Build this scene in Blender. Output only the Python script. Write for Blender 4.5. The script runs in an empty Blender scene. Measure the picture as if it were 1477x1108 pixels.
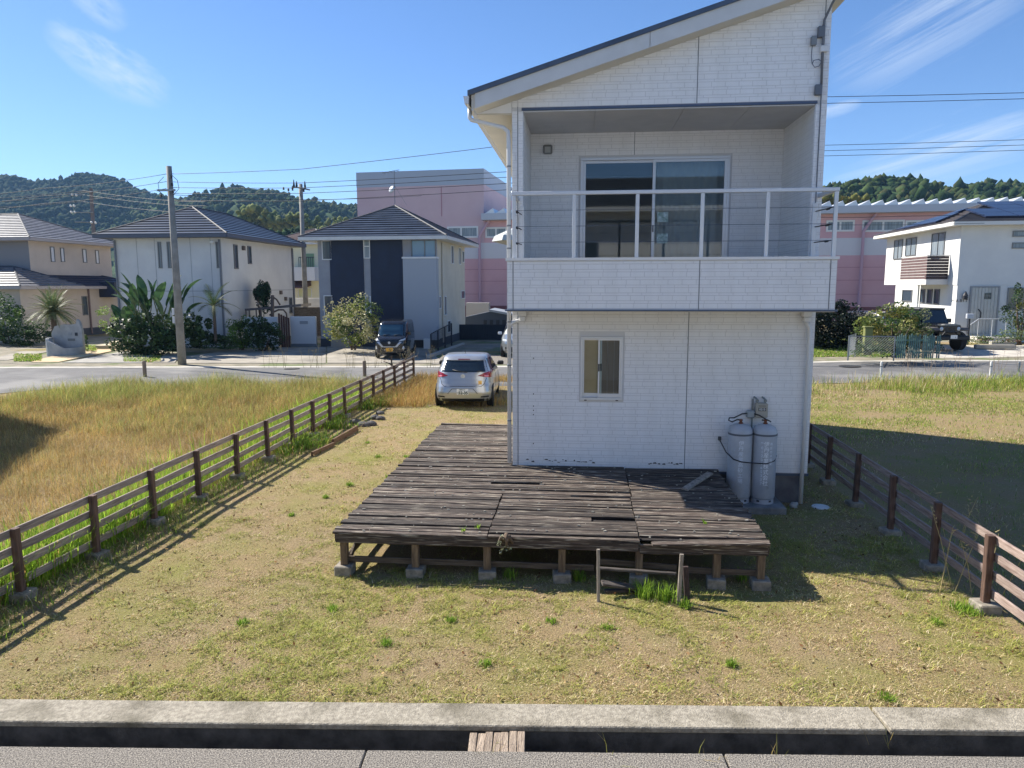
import bpy, bmesh, math, random
import numpy as np
from mathutils import Vector, Matrix

random.seed(11)
rng = np.random.default_rng(11)
rad = math.radians
SC = bpy.context.scene
COL = SC.collection

# ------------------------------------------------------------------ camera
F_PX, W_PX, H_PX = 1053.03, 1477.0, 1108.0
PITCH, ROLL, YAW = rad(7.7606), rad(-0.1166), rad(5.3618)
CAM = np.array([1.0895, -11.6922, 3.4865])
_cp, _sp, _cy, _sy = math.cos(PITCH), math.sin(PITCH), math.cos(YAW), math.sin(YAW)
FW = np.array([-_sy*_cp, _cy*_cp, -_sp])
_rt = np.array([_cy, _sy, 0.0]); _up = np.cross(_rt, FW)
RT = math.cos(ROLL)*_rt + math.sin(ROLL)*_up
UP = -math.sin(ROLL)*_rt + math.cos(ROLL)*_up
cam_d = bpy.data.cameras.new('camera'); cam = bpy.data.objects.new('camera', cam_d)
COL.objects.link(cam); SC.camera = cam
cam_d.sensor_fit = 'HORIZONTAL'; cam_d.sensor_width = 36.0; cam_d.lens = F_PX/W_PX*36.0
cam_d.clip_start = 0.1; cam_d.clip_end = 9000
cam.matrix_world = Matrix(((RT[0], UP[0], -FW[0], CAM[0]), (RT[1], UP[1], -FW[1], CAM[1]),
                           (RT[2], UP[2], -FW[2], CAM[2]), (0, 0, 0, 1)))

# ------------------------------------------------------------------ light
SUN_DIR = Vector((-0.99, 0.53, 1.0)).normalized()      # towards the sun
SUN_EL = math.asin(SUN_DIR.z); SUN_AZ = math.atan2(SUN_DIR.x, SUN_DIR.y)
HAZE = 0.00017
SUN_STRENGTH, SKY_STRENGTH, EXPOSURE = 4.8, 0.091, 1.0
world = bpy.data.worlds.new('World'); SC.world = world; world.use_nodes = True
wn, wl = world.node_tree.nodes, world.node_tree.links
wn.clear()
def _n(t, **k):
    n = wn.new(t)
    for a, b in k.items(): setattr(n, a, b)
    return n
sky = _n('ShaderNodeTexSky', sky_type='NISHITA', sun_disc=False)
sky.sun_elevation = SUN_EL; sky.sun_rotation = SUN_AZ
sky.altitude = 100; sky.air_density = 0.75; sky.dust_density = 0.1; sky.ozone_density = 3.0
hs = _n('ShaderNodeHueSaturation'); hs.inputs['Saturation'].default_value = 1.14; hs.inputs['Hue'].default_value = 0.505
hs.inputs['Value'].default_value = 1.0
wl.new(sky.outputs[0], hs.inputs['Color'])
# thin cirrus: streaks of stretched noise in direction space, in a few soft zones
tc = _n('ShaderNodeTexCoord')
def vmath(op, a, b=None):
    n = _n('ShaderNodeVectorMath', operation=op); wl.new(a, n.inputs[0])
    if b is not None:
        if isinstance(b, (tuple, list)): n.inputs[1].default_value = b
        else: wl.new(b, n.inputs[1])
    return n
def fmath(op, a, b=None, clamp=False):
    n = _n('ShaderNodeMath', operation=op, use_clamp=clamp)
    for i, v in enumerate((a, b)):
        if v is None: continue
        if isinstance(v, (int, float)): n.inputs[i].default_value = v
        else: wl.new(v, n.inputs[i])
    return n.outputs[0]
def ray(x, y):
    return FW + RT*(x-738.5)/F_PX - UP*(y-554)/F_PX
def wisp(p0, p1, wid, scale, thr, gain, seed):
    """cirrus streak along the great circle between two sky directions"""
    a = Vector(ray(*p0)).normalized(); b = Vector(ray(*p1)).normalized()
    m = ((a+b)*0.5).normalized(); t = (b-a).normalized(); s = m.cross(t).normalized()
    L = (b-a).length*0.5
    d = tc.outputs['Generated']
    du = vmath('DOT_PRODUCT', d, tuple(t)).outputs['Value']; dv = vmath('DOT_PRODUCT', d, tuple(s)).outputs['Value']
    dm = vmath('DOT_PRODUCT', d, tuple(m)).outputs['Value']
    nz = _n('ShaderNodeTexNoise'); nz.inputs['Scale'].default_value = 1.0; nz.inputs['Detail'].default_value = 7
    nz.inputs['Roughness'].default_value = .68
    cb = _n('ShaderNodeCombineXYZ')
    wl.new(fmath('MULTIPLY', du, scale[0]), cb.inputs[0]); wl.new(fmath('MULTIPLY', dv, scale[1]), cb.inputs[1]); cb.inputs[2].default_value = seed
    wl.new(cb.outputs[0], nz.inputs['Vector'])
    # wavy axis
    dv2 = fmath('ADD', dv, fmath('MULTIPLY', fmath('SUBTRACT', nz.outputs['Fac'], .5), wid*1.6))
    eu = fmath('POWER', fmath('ABSOLUTE', fmath('DIVIDE', du, L)), 2.6)
    ev = fmath('POWER', fmath('ABSOLUTE', fmath('DIVIDE', dv2, wid)), 2.0)
    fall = fmath('SUBTRACT', 1.0, fmath('ADD', eu, ev), clamp=True)
    tex = fmath('MULTIPLY', fmath('SUBTRACT', nz.outputs['Fac'], thr, clamp=True), gain)
    front = fmath('GREATER_THAN', dm, .5)
    return fmath('MULTIPLY', fmath('MULTIPLY', fall, tex, clamp=True), front, clamp=True)
W = [wisp((60, 40), (245, 150), .028, (14, 42), .36, 2.4, 3.1),
     wisp((95, -30), (185, 40), .022, (14, 42), .36, 2.0, 7.7),
     wisp((1195, 125), (1520, -60), .045, (5, 95), .34, 1.7, 1.3),
     wisp((1190, 275), (1560, 165), .036, (5, 95), .32, 1.9, 5.2),
     wisp((1160, 170), (1245, 148), .009, (10, 40), .3, 1.8, 9.0)]
tot = W[0]
for q in W[1:]: tot = fmath('ADD', tot, q, clamp=True)
mixc = _n('ShaderNodeMix', data_type='RGBA')
wl.new(fmath('MULTIPLY', tot, .85), mixc.inputs[0]); wl.new(hs.outputs[0], mixc.inputs[6])
mixc.inputs[7].default_value = (5.4, 5.9, 6.5, 1)
bg = _n('ShaderNodeBackground'); bg.inputs['Strength'].default_value = SKY_STRENGTH
wl.new(mixc.outputs[2], bg.inputs['Color'])
wo = _n('ShaderNodeOutputWorld'); wl.new(bg.outputs[0], wo.inputs['Surface'])

sun_d = bpy.data.lights.new('sun', 'SUN'); sun_d.energy = SUN_STRENGTH; sun_d.angle = rad(0.53); sun_d.color = (1.0, .94, .84)
sun = bpy.data.objects.new('sun', sun_d); COL.objects.link(sun)
sun.rotation_euler = SUN_DIR.to_track_quat('Z', 'Y').to_euler(); sun.location = (-30, 20, 40)

vs = SC.view_settings
vs.view_transform = 'Standard'; vs.look = 'None'; vs.gamma = 1.0; vs.exposure = EXPOSURE; vs.use_curve_mapping = False
SC.render.engine = 'CYCLES'
SC.cycles.max_bounces = 8; SC.cycles.diffuse_bounces = 3; SC.cycles.transparent_max_bounces = 12; SC.cycles.volume_bounces = 0

# ------------------------------------------------------------------ pixel -> place
def at_z(x, y, z=0.0):
    d = ray(x, y); return Vector(CAM + d*((z-CAM[2])/d[2]))
def at_y(x, y, Y):
    d = ray(x, y); return Vector(CAM + d*((Y-CAM[1])/d[1]))
def at_x(x, y, X):
    d = ray(x, y); return Vector(CAM + d*((X-CAM[0])/d[0]))
def at_d(x, y, D):                       # D = metres in front of the camera
    return Vector(CAM + ray(x, y)*D)
def cd(s, D, z=0.0):                     # s metres to the right, D metres ahead, on the flat
    return Vector((CAM[0]+s*_cy-D*_sy, CAM[1]+s*_sy+D*_cy, z))
def sm(a, b, t):
    t = np.clip((np.asarray(t, float)-a)/(b-a), 0, 1); return t*t*(3-2*t)
def HT(X, Y):                            # height of the ground
    return .2*sm(4, 14, X)*sm(8, 19, Y)+.3*sm(22, 27, Y)*sm(5, 14, X)+.1*sm(21, 26, Y)*(1-sm(5, 14, X))
def at_g(x, y):                          # pixel -> the ground
    z = 0.0
    for _ in range(8):
        p = at_z(x, y, z); z = float(HT(p.x, p.y))
    return at_z(x, y, z)

# ------------------------------------------------------------------ materials
def srgb(r, g, b):
    f = lambda c: (c/255/12.92) if c <= 10.3 else ((c/255+.055)/1.055)**2.4
    return (f(r), f(g), f(b))
MATS = {}
def mat(name, c, rough=.6, c2=None, scale=4.0, detail=6, bump=0.0, bscale=None, metal=0.0, spec=.5, rand=0.0,
        stretch=(1, 1, 1), lo=.35, hi=.65, coat=0.0, c3=None, s3=1.0, lo3=.5, hi3=.6, bdist=.02, st3=False):
    if name in MATS: return MATS[name]
    m = bpy.data.materials.new(name); m.use_nodes = True; MATS[name] = m
    nt = m.node_tree; N, L = nt.nodes, nt.links; b = N['Principled BSDF']
    b.inputs['Roughness'].default_value = rough; b.inputs['Metallic'].default_value = metal
    b.inputs['Specular IOR Level'].default_value = spec; b.inputs['Coat Weight'].default_value = coat
    b.inputs['Base Color'].default_value = (*c, 1)
    out = None
    if c2 is not None or bump or c3 is not None:
        g = N.new('ShaderNodeNewGeometry'); mp = N.new('ShaderNodeMapping'); L.new(g.outputs['Position'], mp.inputs['Vector'])
        mp.inputs['Scale'].default_value = stretch
    if c2 is not None:
        nz = N.new('ShaderNodeTexNoise'); nz.inputs['Scale'].default_value = scale; nz.inputs['Detail'].default_value = detail
        nz.inputs['Roughness'].default_value = .6
        L.new(mp.outputs[0], nz.inputs['Vector'])
        r = N.new('ShaderNodeMapRange'); r.inputs[1].default_value = lo; r.inputs[2].default_value = hi; L.new(nz.outputs['Fac'], r.inputs[0])
        mx = N.new('ShaderNodeMix'); mx.data_type = 'RGBA'; L.new(r.outputs[0], mx.inputs[0])
        mx.inputs[6].default_value = (*c, 1); mx.inputs[7].default_value = (*c2, 1); out = mx.outputs[2]
    if c3 is not None:
        nz = N.new('ShaderNodeTexNoise'); nz.inputs['Scale'].default_value = s3; nz.inputs['Detail'].default_value = 5
        L.new(mp.outputs[0] if stretch == (1, 1, 1) or st3 else g.outputs['Position'], nz.inputs['Vector'])
        r = N.new('ShaderNodeMapRange'); r.inputs[1].default_value = lo3; r.inputs[2].default_value = hi3; L.new(nz.outputs['Fac'], r.inputs[0])
        mx = N.new('ShaderNodeMix'); mx.data_type = 'RGBA'; L.new(r.outputs[0], mx.inputs[0])
        if out is not None: L.new(out, mx.inputs[6])
        else: mx.inputs[6].default_value = (*c, 1)
        mx.inputs[7].default_value = (*c3, 1); out = mx.outputs[2]
    if rand:
        oi = N.new('ShaderNodeObjectInfo'); r = N.new('ShaderNodeMapRange'); L.new(oi.outputs['Random'], r.inputs[0])
        r.inputs[3].default_value = 1-rand; r.inputs[4].default_value = 1+rand
        h = N.new('ShaderNodeHueSaturation'); L.new(r.outputs[0], h.inputs['Value'])
        if out is not None: L.new(out, h.inputs['Color'])
        else: h.inputs['Color'].default_value = (*c, 1)
        out = h.outputs[0]
    if out is not None: L.new(out, b.inputs['Base Color'])
    if bump:
        nb = N.new('ShaderNodeTexNoise'); nb.inputs['Scale'].default_value = bscale or scale*3; nb.inputs['Detail'].default_value = 6
        L.new(mp.outputs[0], nb.inputs['Vector'])
        bp = N.new('ShaderNodeBump'); bp.inputs['Strength'].default_value = bump; bp.inputs['Distance'].default_value = bdist
        L.new(nb.outputs['Fac'], bp.inputs['Height']); L.new(bp.outputs[0], b.inputs['Normal'])
    return m
def leafmat(name, transl=.35, rough=.55, spec=.3):
    """colour per leaf or blade from the mesh, light passes through"""
    if name in MATS: return MATS[name]
    m = bpy.data.materials.new(name); m.use_nodes = True; MATS[name] = m
    N, L = m.node_tree.nodes, m.node_tree.links; b = N['Principled BSDF']
    a = N.new('ShaderNodeAttribute'); a.attribute_name = 'Col'
    b.inputs['Roughness'].default_value = rough; b.inputs['Specular IOR Level'].default_value = spec
    L.new(a.outputs['Color'], b.inputs['Base Color'])
    t = N.new('ShaderNodeBsdfTranslucent'); L.new(a.outputs['Color'], t.inputs['Color'])
    ms = N.new('ShaderNodeMixShader'); ms.inputs[0].default_value = transl
    L.new(b.outputs[0], ms.inputs[1]); L.new(t.outputs[0], ms.inputs[2])
    L.new(ms.outputs[0], N['Material Output'].inputs['Surface'])
    return m
def glassmat(name, tint=(.9, .95, .95), alpha=.35, rough=.02):
    """window pane: mirror-like, partly see-through"""
    if name in MATS: return MATS[name]
    m = bpy.data.materials.new(name); m.use_nodes = True; MATS[name] = m
    N, L = m.node_tree.nodes, m.node_tree.links; N.remove(N['Principled BSDF'])
    fr = N.new('ShaderNodeFresnel'); fr.inputs['IOR'].default_value = 1.62
    gl = N.new('ShaderNodeBsdfGlossy'); gl.inputs['Roughness'].default_value = rough; gl.inputs['Color'].default_value = (.95, .97, 1, 1)
    tr = N.new('ShaderNodeBsdfTransparent'); tr.inputs['Color'].default_value = (*tint, 1)
    ms = N.new('ShaderNodeMixShader'); L.new(fr.outputs[0], ms.inputs[0]); L.new(tr.outputs[0], ms.inputs[1]); L.new(gl.outputs[0], ms.inputs[2])
    L.new(ms.outputs[0], N['Material Output'].inputs['Surface'])
    return m

# ------------------------------------------------------------------ mesh helpers
def mesh(name, V, Fc, m=None, smooth=False):
    me = bpy.data.meshes.new(name); me.from_pydata([tuple(v) for v in V], [], Fc)
    if m: me.materials.append(m)
    if smooth: me.polygons.foreach_set('use_smooth', [True]*len(me.polygons))
    me.update(); return me
def basis(o):
    return Matrix.LocRotScale(o.location, o.rotation_euler, o.scale)
def wm(o):
    return wm(o.parent) @ o.matrix_parent_inverse @ basis(o) if o.parent else basis(o)
def link(name, me, parent=None, loc=(0, 0, 0), rot=None, local=False, scale=None):
    o = bpy.data.objects.new(name, me); COL.objects.link(o)
    o.location = loc
    if rot is not None: o.rotation_euler = rot
    if scale is not None: o.scale = scale
    if parent is not None:
        o.parent = parent
        if not local: o.matrix_parent_inverse = wm(parent).inverted()
    return o
def tag(o, label=None, cat=None, group=None, kind=None):
    if label: o['label'] = label
    if cat: o['category'] = cat
    if group: o['group'] = group
    if kind: o['kind'] = kind
    return o
def emp(name, loc, label=None, cat=None, group=None, rz=0.0):
    o = bpy.data.objects.new(name, None); COL.objects.link(o); o.location = loc; o.rotation_euler = (0, 0, rz)
    o.empty_display_size = .2
    return tag(o, label, cat, group)
class MB:
    def __init__(s): s.v = []; s.f = []
    def add(s, V, Fc):
        n = len(s.v); s.v += [tuple(v) for v in V]; s.f += [tuple(i+n for i in f) for f in Fc]; return s
    def box(s, x0, x1, y0, y1, z0, z1):
        return s.add([(x0, y0, z0), (x1, y0, z0), (x1, y1, z0), (x0, y1, z0), (x0, y0, z1), (x1, y0, z1), (x1, y1, z1), (x0, y1, z1)],
                     [(3, 2, 1, 0), (4, 5, 6, 7), (0, 1, 5, 4), (1, 2, 6, 5), (2, 3, 7, 6), (3, 0, 4, 7)])
    def cham(s, x0, x1, y0, y1, z0, z1, c=.01):
        """box with all edges chamfered"""
        a = []
        for z, e in ((z0, c), (z0+c, 0), (z1-c, 0), (z1, c)):
            if e: a.append([(x0+c, y0+c, z), (x1-c, y0+c, z), (x1-c, y1-c, z), (x0+c, y1-c, z)])
            else: a.append([(x0+c, y0, z), (x1-c, y0, z), (x1, y0+c, z), (x1, y1-c, z), (x1-c, y1, z), (x0+c, y1, z), (x0, y1-c, z), (x0, y0+c, z)])
        V = a[0]+a[1]+a[2]+a[3]; Fc = [(3, 2, 1, 0), (20, 21, 22, 23)]
        for i in range(8): Fc.append((4+i, 4+(i+1) % 8, 12+(i+1) % 8, 12+i))
        for i in range(4):
            p, q = 2*i, 2*i+1
            Fc.append((i, (i+1) % 4, 4+q, 4+p)); Fc.append(((i+1) % 4, 4+(q+1) % 8, 4+q))
            Fc.append((20+i, 12+p, 12+q, 20+(i+1) % 4)); Fc.append((20+(i+1) % 4, 12+q, 12+(q+1) % 8))
        return s.add(V, Fc)
    def quad(s, a, b, c, d): return s.add([a, b, c, d], [(0, 1, 2, 3)])
    def poly(s, P): return s.add(P, [tuple(range(len(P)))])
    def prism(s, P, axis, a, b):
        """polygon P in the two other axes, pulled along axis from a to b"""
        def mk(p, t): return {0: (t, p[0], p[1]), 1: (p[0], t, p[1]), 2: (p[0], p[1], t)}[axis]
        n = len(P)
        return s.add([mk(p, a) for p in P]+[mk(p, b) for p in P],
                     [tuple(range(n))[::-1], tuple(range(n, 2*n))]+[(i, (i+1) % n, n+(i+1) % n, n+i) for i in range(n)])
    def tube(s, path, r, n=8, caps=True):
        path = [Vector(p) for p in path]; rs = r if isinstance(r, (list, tuple)) else [r]*len(path)
        V = []; Fc = []
        t = (path[1]-path[0]).normalized(); u = t.orthogonal().normalized()
        for i, p in enumerate(path):
            if i == 0: t2 = path[1]-path[0]
            elif i == len(path)-1: t2 = path[-1]-path[-2]
            else: t2 = (path[i+1]-path[i]).normalized()+(path[i]-path[i-1]).normalized()
            t2 = t2.normalized() if t2.length > 1e-9 else t
            u = (u-t2*u.dot(t2)).normalized(); w = t2.cross(u); t = t2
            for k in range(n):
                a = 2*math.pi*k/n; V.append(p+(u*math.cos(a)+w*math.sin(a))*rs[i])
        for i in range(len(path)-1):
            for k in range(n):
                Fc.append((i*n+k, i*n+(k+1) % n, (i+1)*n+(k+1) % n, (i+1)*n+k))
        if caps: Fc += [tuple(range(n))[::-1], tuple(range((len(path)-1)*n, len(path)*n))]
        return s.add(V, Fc)
    def lathe(s, c, prof, n=24):
        """prof: list of (radius, height) about a vertical axis at c"""
        V = []; Fc = []; m = len(prof)
        for r, z in prof:
            for k in range(n):
                a = 2*math.pi*k/n; V.append((c[0]+r*math.cos(a), c[1]+r*math.sin(a), c[2]+z))
        for i in range(m-1):
            for k in range(n): Fc.append((i*n+k, i*n+(k+1) % n, (i+1)*n+(k+1) % n, (i+1)*n+k))
        Fc += [tuple(range(n))[::-1], tuple(range((m-1)*n, m*n))]
        return s.add(V, Fc)
    def build(s, name, m, parent=None, smooth=False, local=False, loc=(0, 0, 0), rot=None):
        return link(name, mesh(name, s.v, s.f, m, smooth), parent, loc, rot, local)
def holed(mb, x0, x1, z0, z1, y0, y1, holes):
    """wall slab in x-z with rectangular openings"""
    xs = sorted({x0, x1, *[h[0] for h in holes], *[h[1] for h in holes]}); zs = sorted({z0, z1, *[h[2] for h in holes], *[h[3] for h in holes]})
    for i in range(len(xs)-1):
        run = None
        for j in range(len(zs)-1):
            cx, cz = (xs[i]+xs[i+1])/2, (zs[j]+zs[j+1])/2
            solid = not any(h[0] < cx < h[1] and h[2] < cz < h[3] for h in holes)
            if solid: run = (zs[j] if run is None else run[0], zs[j+1])
            if (not solid or j == len(zs)-2) and run: mb.box(xs[i], xs[i+1], y0, y1, run[0], run[1]); run = None
_UNIT = {}
def board(name, p0, p1, w, t, m, parent=None, up=(0, 0, 1), local=False, c=.006, roll=0.0, ext=0.0):
    """timber from p0 to p1 (centre line), w across, t thick along up; mesh data shared by section"""
    key = (round(w, 3), round(t, 3), round(c, 4), m.name)
    if key not in _UNIT:
        a, b = w/2, t/2
        ring = [(-a+c, -b), (a-c, -b), (a, -b+c), (a, b-c), (a-c, b), (-a+c, b), (-a, b-c), (-a, -b+c)]
        V = [(-.5, y, z) for y, z in ring]+[(.5, y, z) for y, z in ring]
        Fc = [tuple(range(8)), tuple(range(8, 16))[::-1]]+[(i, 8+i, 8+(i+1) % 8, (i+1) % 8) for i in range(8)]
        _UNIT[key] = mesh(name, V, [f[::-1] for f in Fc], m)
    p0, p1 = Vector(p0), Vector(p1); d = p1-p0; L = d.length; x = d/L
    z = Vector(up); z = (z-x*z.dot(x)).normalized(); y = z.cross(x)
    R3 = Matrix((x, y, z)).transposed()
    if roll: R3 = R3 @ Matrix.Rotation(roll, 3, 'X')
    return link(name, _UNIT[key], parent, (p0+p1)/2, R3.to_euler(), local, (L+ext, 1, 1))
def npmesh(name, V, Q, C, m, smooth=False):
    """big mesh from numpy: V (n,3), Q (k,3 or 4), C (n,3) colours"""
    me = bpy.data.meshes.new(name); n, k, w = len(V), len(Q), Q.shape[1]
    me.vertices.add(n); me.vertices.foreach_set('co', np.ascontiguousarray(V, dtype=np.float32).ravel())
    me.loops.add(k*w); me.loops.foreach_set('vertex_index', np.ascontiguousarray(Q, dtype=np.int32).ravel())
    me.polygons.add(k); me.polygons.foreach_set('loop_start', np.arange(0, k*w, w, dtype=np.int32))
    try: me.polygons.foreach_set('loop_total', np.full(k, w, dtype=np.int32))
    except Exception: pass
    if smooth: me.polygons.foreach_set('use_smooth', np.ones(k, dtype=bool))
    if C is not None:
        a = me.color_attributes.new('Col', 'FLOAT_COLOR', 'POINT')
        a.data.foreach_set('color', np.concatenate([C, np.ones((n, 1))], 1).astype(np.float32).ravel())
    me.materials.append(m); me.update(); me.validate(); return me
def vnoise(x, y, seed=0):
    """smooth value noise"""
    xi, yi = np.floor(x).astype(np.int64), np.floor(y).astype(np.int64); xf, yf = x-xi, y-yi
    def h(a, b):
        n = (a*374761393+b*668265263+seed*982451653) & 0xffffffff
        n = ((n ^ (n >> 13))*1274126177) & 0xffffffff
        return ((n ^ (n >> 16)) & 0xffff)/65535.0
    u, v = xf*xf*(3-2*xf), yf*yf*(3-2*yf)
    return (h(xi, yi)*(1-u)+h(xi+1, yi)*u)*(1-v)+(h(xi, yi+1)*(1-u)+h(xi+1, yi+1)*u)*v
def fbm(x, y, o=4, seed=0):
    s, a, t = 0.0, .5, 0.0
    for i in range(o): s = s+a*vnoise(x*2**i, y*2**i, seed+i); t += a; a *= .5
    return s/t
def blades(P, h, w, lean, C, rng, curl=.5):
    """grass blades at P (n,3): bent ribbons of three triangles"""
    n = len(P); az = rng.uniform(0, 2*np.pi, n); d = np.stack([np.cos(az), np.sin(az), np.zeros(n)], 1)
    s = np.stack([-np.sin(az), np.cos(az), np.zeros(n)], 1)*(w[:, None]/2)
    hz = h*np.cos(lean); hl = h*np.sin(lean)
    mid = P+d*(hl*.35)[:, None]; mid[:, 2] += hz*.6
    tip = P+d*(hl*(1+curl*.3))[:, None]; tip[:, 2] += hz*(1-curl*.25*np.sin(lean))
    V = np.stack([P-s, P+s, mid-s*.8, mid+s*.8, tip], 1).reshape(-1, 3)
    i = np.arange(n)[:, None]*5
    Q = np.concatenate([i+np.array([[0, 1, 3]]), i+np.array([[0, 3, 2]]), i+np.array([[2, 3, 4]])], 0)
    return V, Q, np.repeat(C, 5, 0)
def leafquads(P, size, rng, C, aspect=.55, up=.3, nrm=None):
    """small leaf faces at P with random facing"""
    n = len(P); a = rng.normal(size=(n, 3)); a[:, 2] *= .6; a /= np.linalg.norm(a, axis=1)[:, None]
    b = rng.normal(size=(n, 3)); b[:, 2] += up
    b = np.cross(a, b); b /= np.linalg.norm(b, axis=1)[:, None]+1e-9
    L = size*rng.uniform(.6, 1.3, n); A = a*(L/2)[:, None]; B = b*(L*aspect/2)[:, None]
    V = np.stack([P-A, P+B, P+A, P-B], 1).reshape(-1, 3)
    return V, np.arange(4*n).reshape(n, 4), np.repeat(C, 4, 0)
def crown_pts(c, r, nclump, nleaf, rng, flat=.0, csize=.34):
    """leaf positions in uneven clumps through a crown"""
    d = rng.normal(size=(nclump, 3)); d /= np.linalg.norm(d, axis=1)[:, None]
    rr = rng.uniform(.35, 1.0, nclump)**.6
    cc = d*rr[:, None]; cc[:, 2] = np.maximum(cc[:, 2], -.8+flat)
    k = rng.integers(0, nclump, nleaf); s = rng.uniform(.5, 1.25, nclump)*csize
    e = rng.normal(size=(nleaf, 3)); e /= np.linalg.norm(e, axis=1)[:, None]
    p = cc[k]+e*(s[k]*rng.uniform(.5, 1.0, nleaf)**.5)[:, None]
    return p*np.array(r)+np.array(c), k
def colmix(cols, n, rng, jit=.18):
    cols = np.array(cols); C = cols[rng.integers(0, len(cols), n)]
    return np.clip(C*rng.uniform(1-jit, 1+jit, (n, 1)), 0, 1)
def text(name, body, size, m, parent, M, ext=.002, local=False, align='CENTER', bold=0.0):
    """flat lettering as mesh; M places its x-y plane"""
    cu = bpy.data.curves.new(name, 'FONT'); cu.body = body; cu.size = size; cu.align_x = align; cu.align_y = 'CENTER'
    cu.extrude = ext; cu.resolution_u = 2; cu.offset = bold
    o = bpy.data.objects.new(name, cu); COL.objects.link(o)
    dg = bpy.context.evaluated_depsgraph_get(); me = bpy.data.meshes.new_from_object(o.evaluated_get(dg))
    bpy.data.objects.remove(o); me.materials.clear(); me.materials.append(m)
    me.transform(M)
    return link(name, me, parent, local=local)

# ================================================================== THE SETTING
# lane in front of the camera, ditch and kerb: they run at a small angle to the house
KA = rad(4.25); KD = Vector((math.cos(KA), math.sin(KA), 0)); KN = Vector((-math.sin(KA), math.cos(KA), 0)); KO = Vector((.56, -6.05, 0))
def kp(u, v, z=0.0):                     # u along the kerb, v away from the camera (0 = back edge of the kerb)
    return KO+KD*u+KN*v+Vector((0, 0, z))

m_conc = mat('kerb_concrete', srgb(172, 164, 148), .9, srgb(132, 125, 112), 26.0, detail=8, bump=.9, bscale=70, c3=srgb(98, 92, 76), s3=2.2, lo3=.5, hi3=.75, bdist=.012)
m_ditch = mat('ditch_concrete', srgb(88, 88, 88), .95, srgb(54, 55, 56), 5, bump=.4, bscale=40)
m_asph = mat('lane_asphalt', srgb(128, 125, 120), .95, srgb(92, 90, 88), 70, detail=3, bump=.8, bscale=160, lo=.4, hi=.6, c3=srgb(165, 160, 152), s3=230, lo3=.6, hi3=.68, bdist=.008)
m_road = mat('road_asphalt', srgb(110, 109, 108), .9, srgb(92, 91, 91), 1.2, bump=.3, bscale=60, c3=srgb(126, 124, 121), s3=.35, lo3=.5, hi3=.62, bdist=.006)
m_conc2 = mat('drive_concrete', srgb(172, 164, 149), .9, srgb(146, 139, 127), 1.5, c3=srgb(126, 121, 112), s3=.6, lo3=.5, hi3=.7, bump=.2, bscale=40, bdist=.004)
m_gutter = mat('gutter_concrete', srgb(200, 195, 184), .9, srgb(172, 168, 160), 2.5)

lane = MB()
us = [-120, -8, 0, 2.63, 8, 120]
lane.quad(kp(-120, -70, -.004), kp(120, -70, -.004), kp(120, -.93, -.004), kp(-120, -.93, -.004))
tag(lane.build('lane', m_asph), kind='structure')
# concrete lip of the ditch on the lane side, in two lengths with a joint
for k, (a, b) in enumerate(((-60, -1.1), (-1.09, 1.585), (1.6, 60))):
    lip = MB(); lip.cham(a, b, -.93, -.585, -.35, .0, .008)
    o = lip.build('ditch_lip', mat('lip_concrete', srgb(158, 151, 141), .95, srgb(84, 80, 75), 85, detail=3, bump=1.0, bscale=90, lo=.40, hi=.60, c3=srgb(186, 178, 164), s3=105, lo3=.60, hi3=.66, bdist=.015), loc=KO, rot=(0, 0, KA))
    tag(o, kind='structure')
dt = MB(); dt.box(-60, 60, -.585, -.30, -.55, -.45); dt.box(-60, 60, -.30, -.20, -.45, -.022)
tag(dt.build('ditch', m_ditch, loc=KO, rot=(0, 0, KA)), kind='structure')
kerb = MB()
for (a, b) in ((-60, -8.6), (-8.59, 2.94), (2.965, 14.4), (14.41, 60)): 
    k = MB(); k.cham(a, b, -.315, .0, -.02, .03, .008)
    tag(k.build('kerb', m_conc, loc=KO, rot=(0, 0, KA)), kind='structure')

# ground: one sheet from the kerb to the horizon
def gridlines(fine0, fine1, step, far0, far1):
    a = list(np.arange(fine0, fine1+1e-6, step)); s = step
    while a[-1] < far1: s *= 1.35; a.append(min(a[-1]+s, far1))
    s = step
    while a[0] > far0: s *= 1.35; a.insert(0, max(a[0]-s, far0))
    return np.array(a)
gu = gridlines(-24, 24, .45, -4500, 4500); gv = gridlines(0, 32, .45, 0, 4500)
GU, GV = np.meshgrid(gu, gv); GX = KO.x+GU*KD.x+GV*KN.x; GY = KO.y+GU*KD.y+GV*KN.y
near = 1-sm(16, 30, np.hypot(GX, GY))
GZ = HT(GX, GY)+near*(fbm(GX*.8, GY*.8, 3, 5)-.5)*.05*sm(0, .6, GV)
GZ -= .012*sm(0, .2, .2-GV)
ny, nx = GU.shape; I = np.arange(nx*ny).reshape(ny, nx)
Q = np.stack([I[:-1, :-1], I[:-1, 1:], I[1:, 1:], I[1:, :-1]], -1).reshape(-1, 4)
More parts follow.
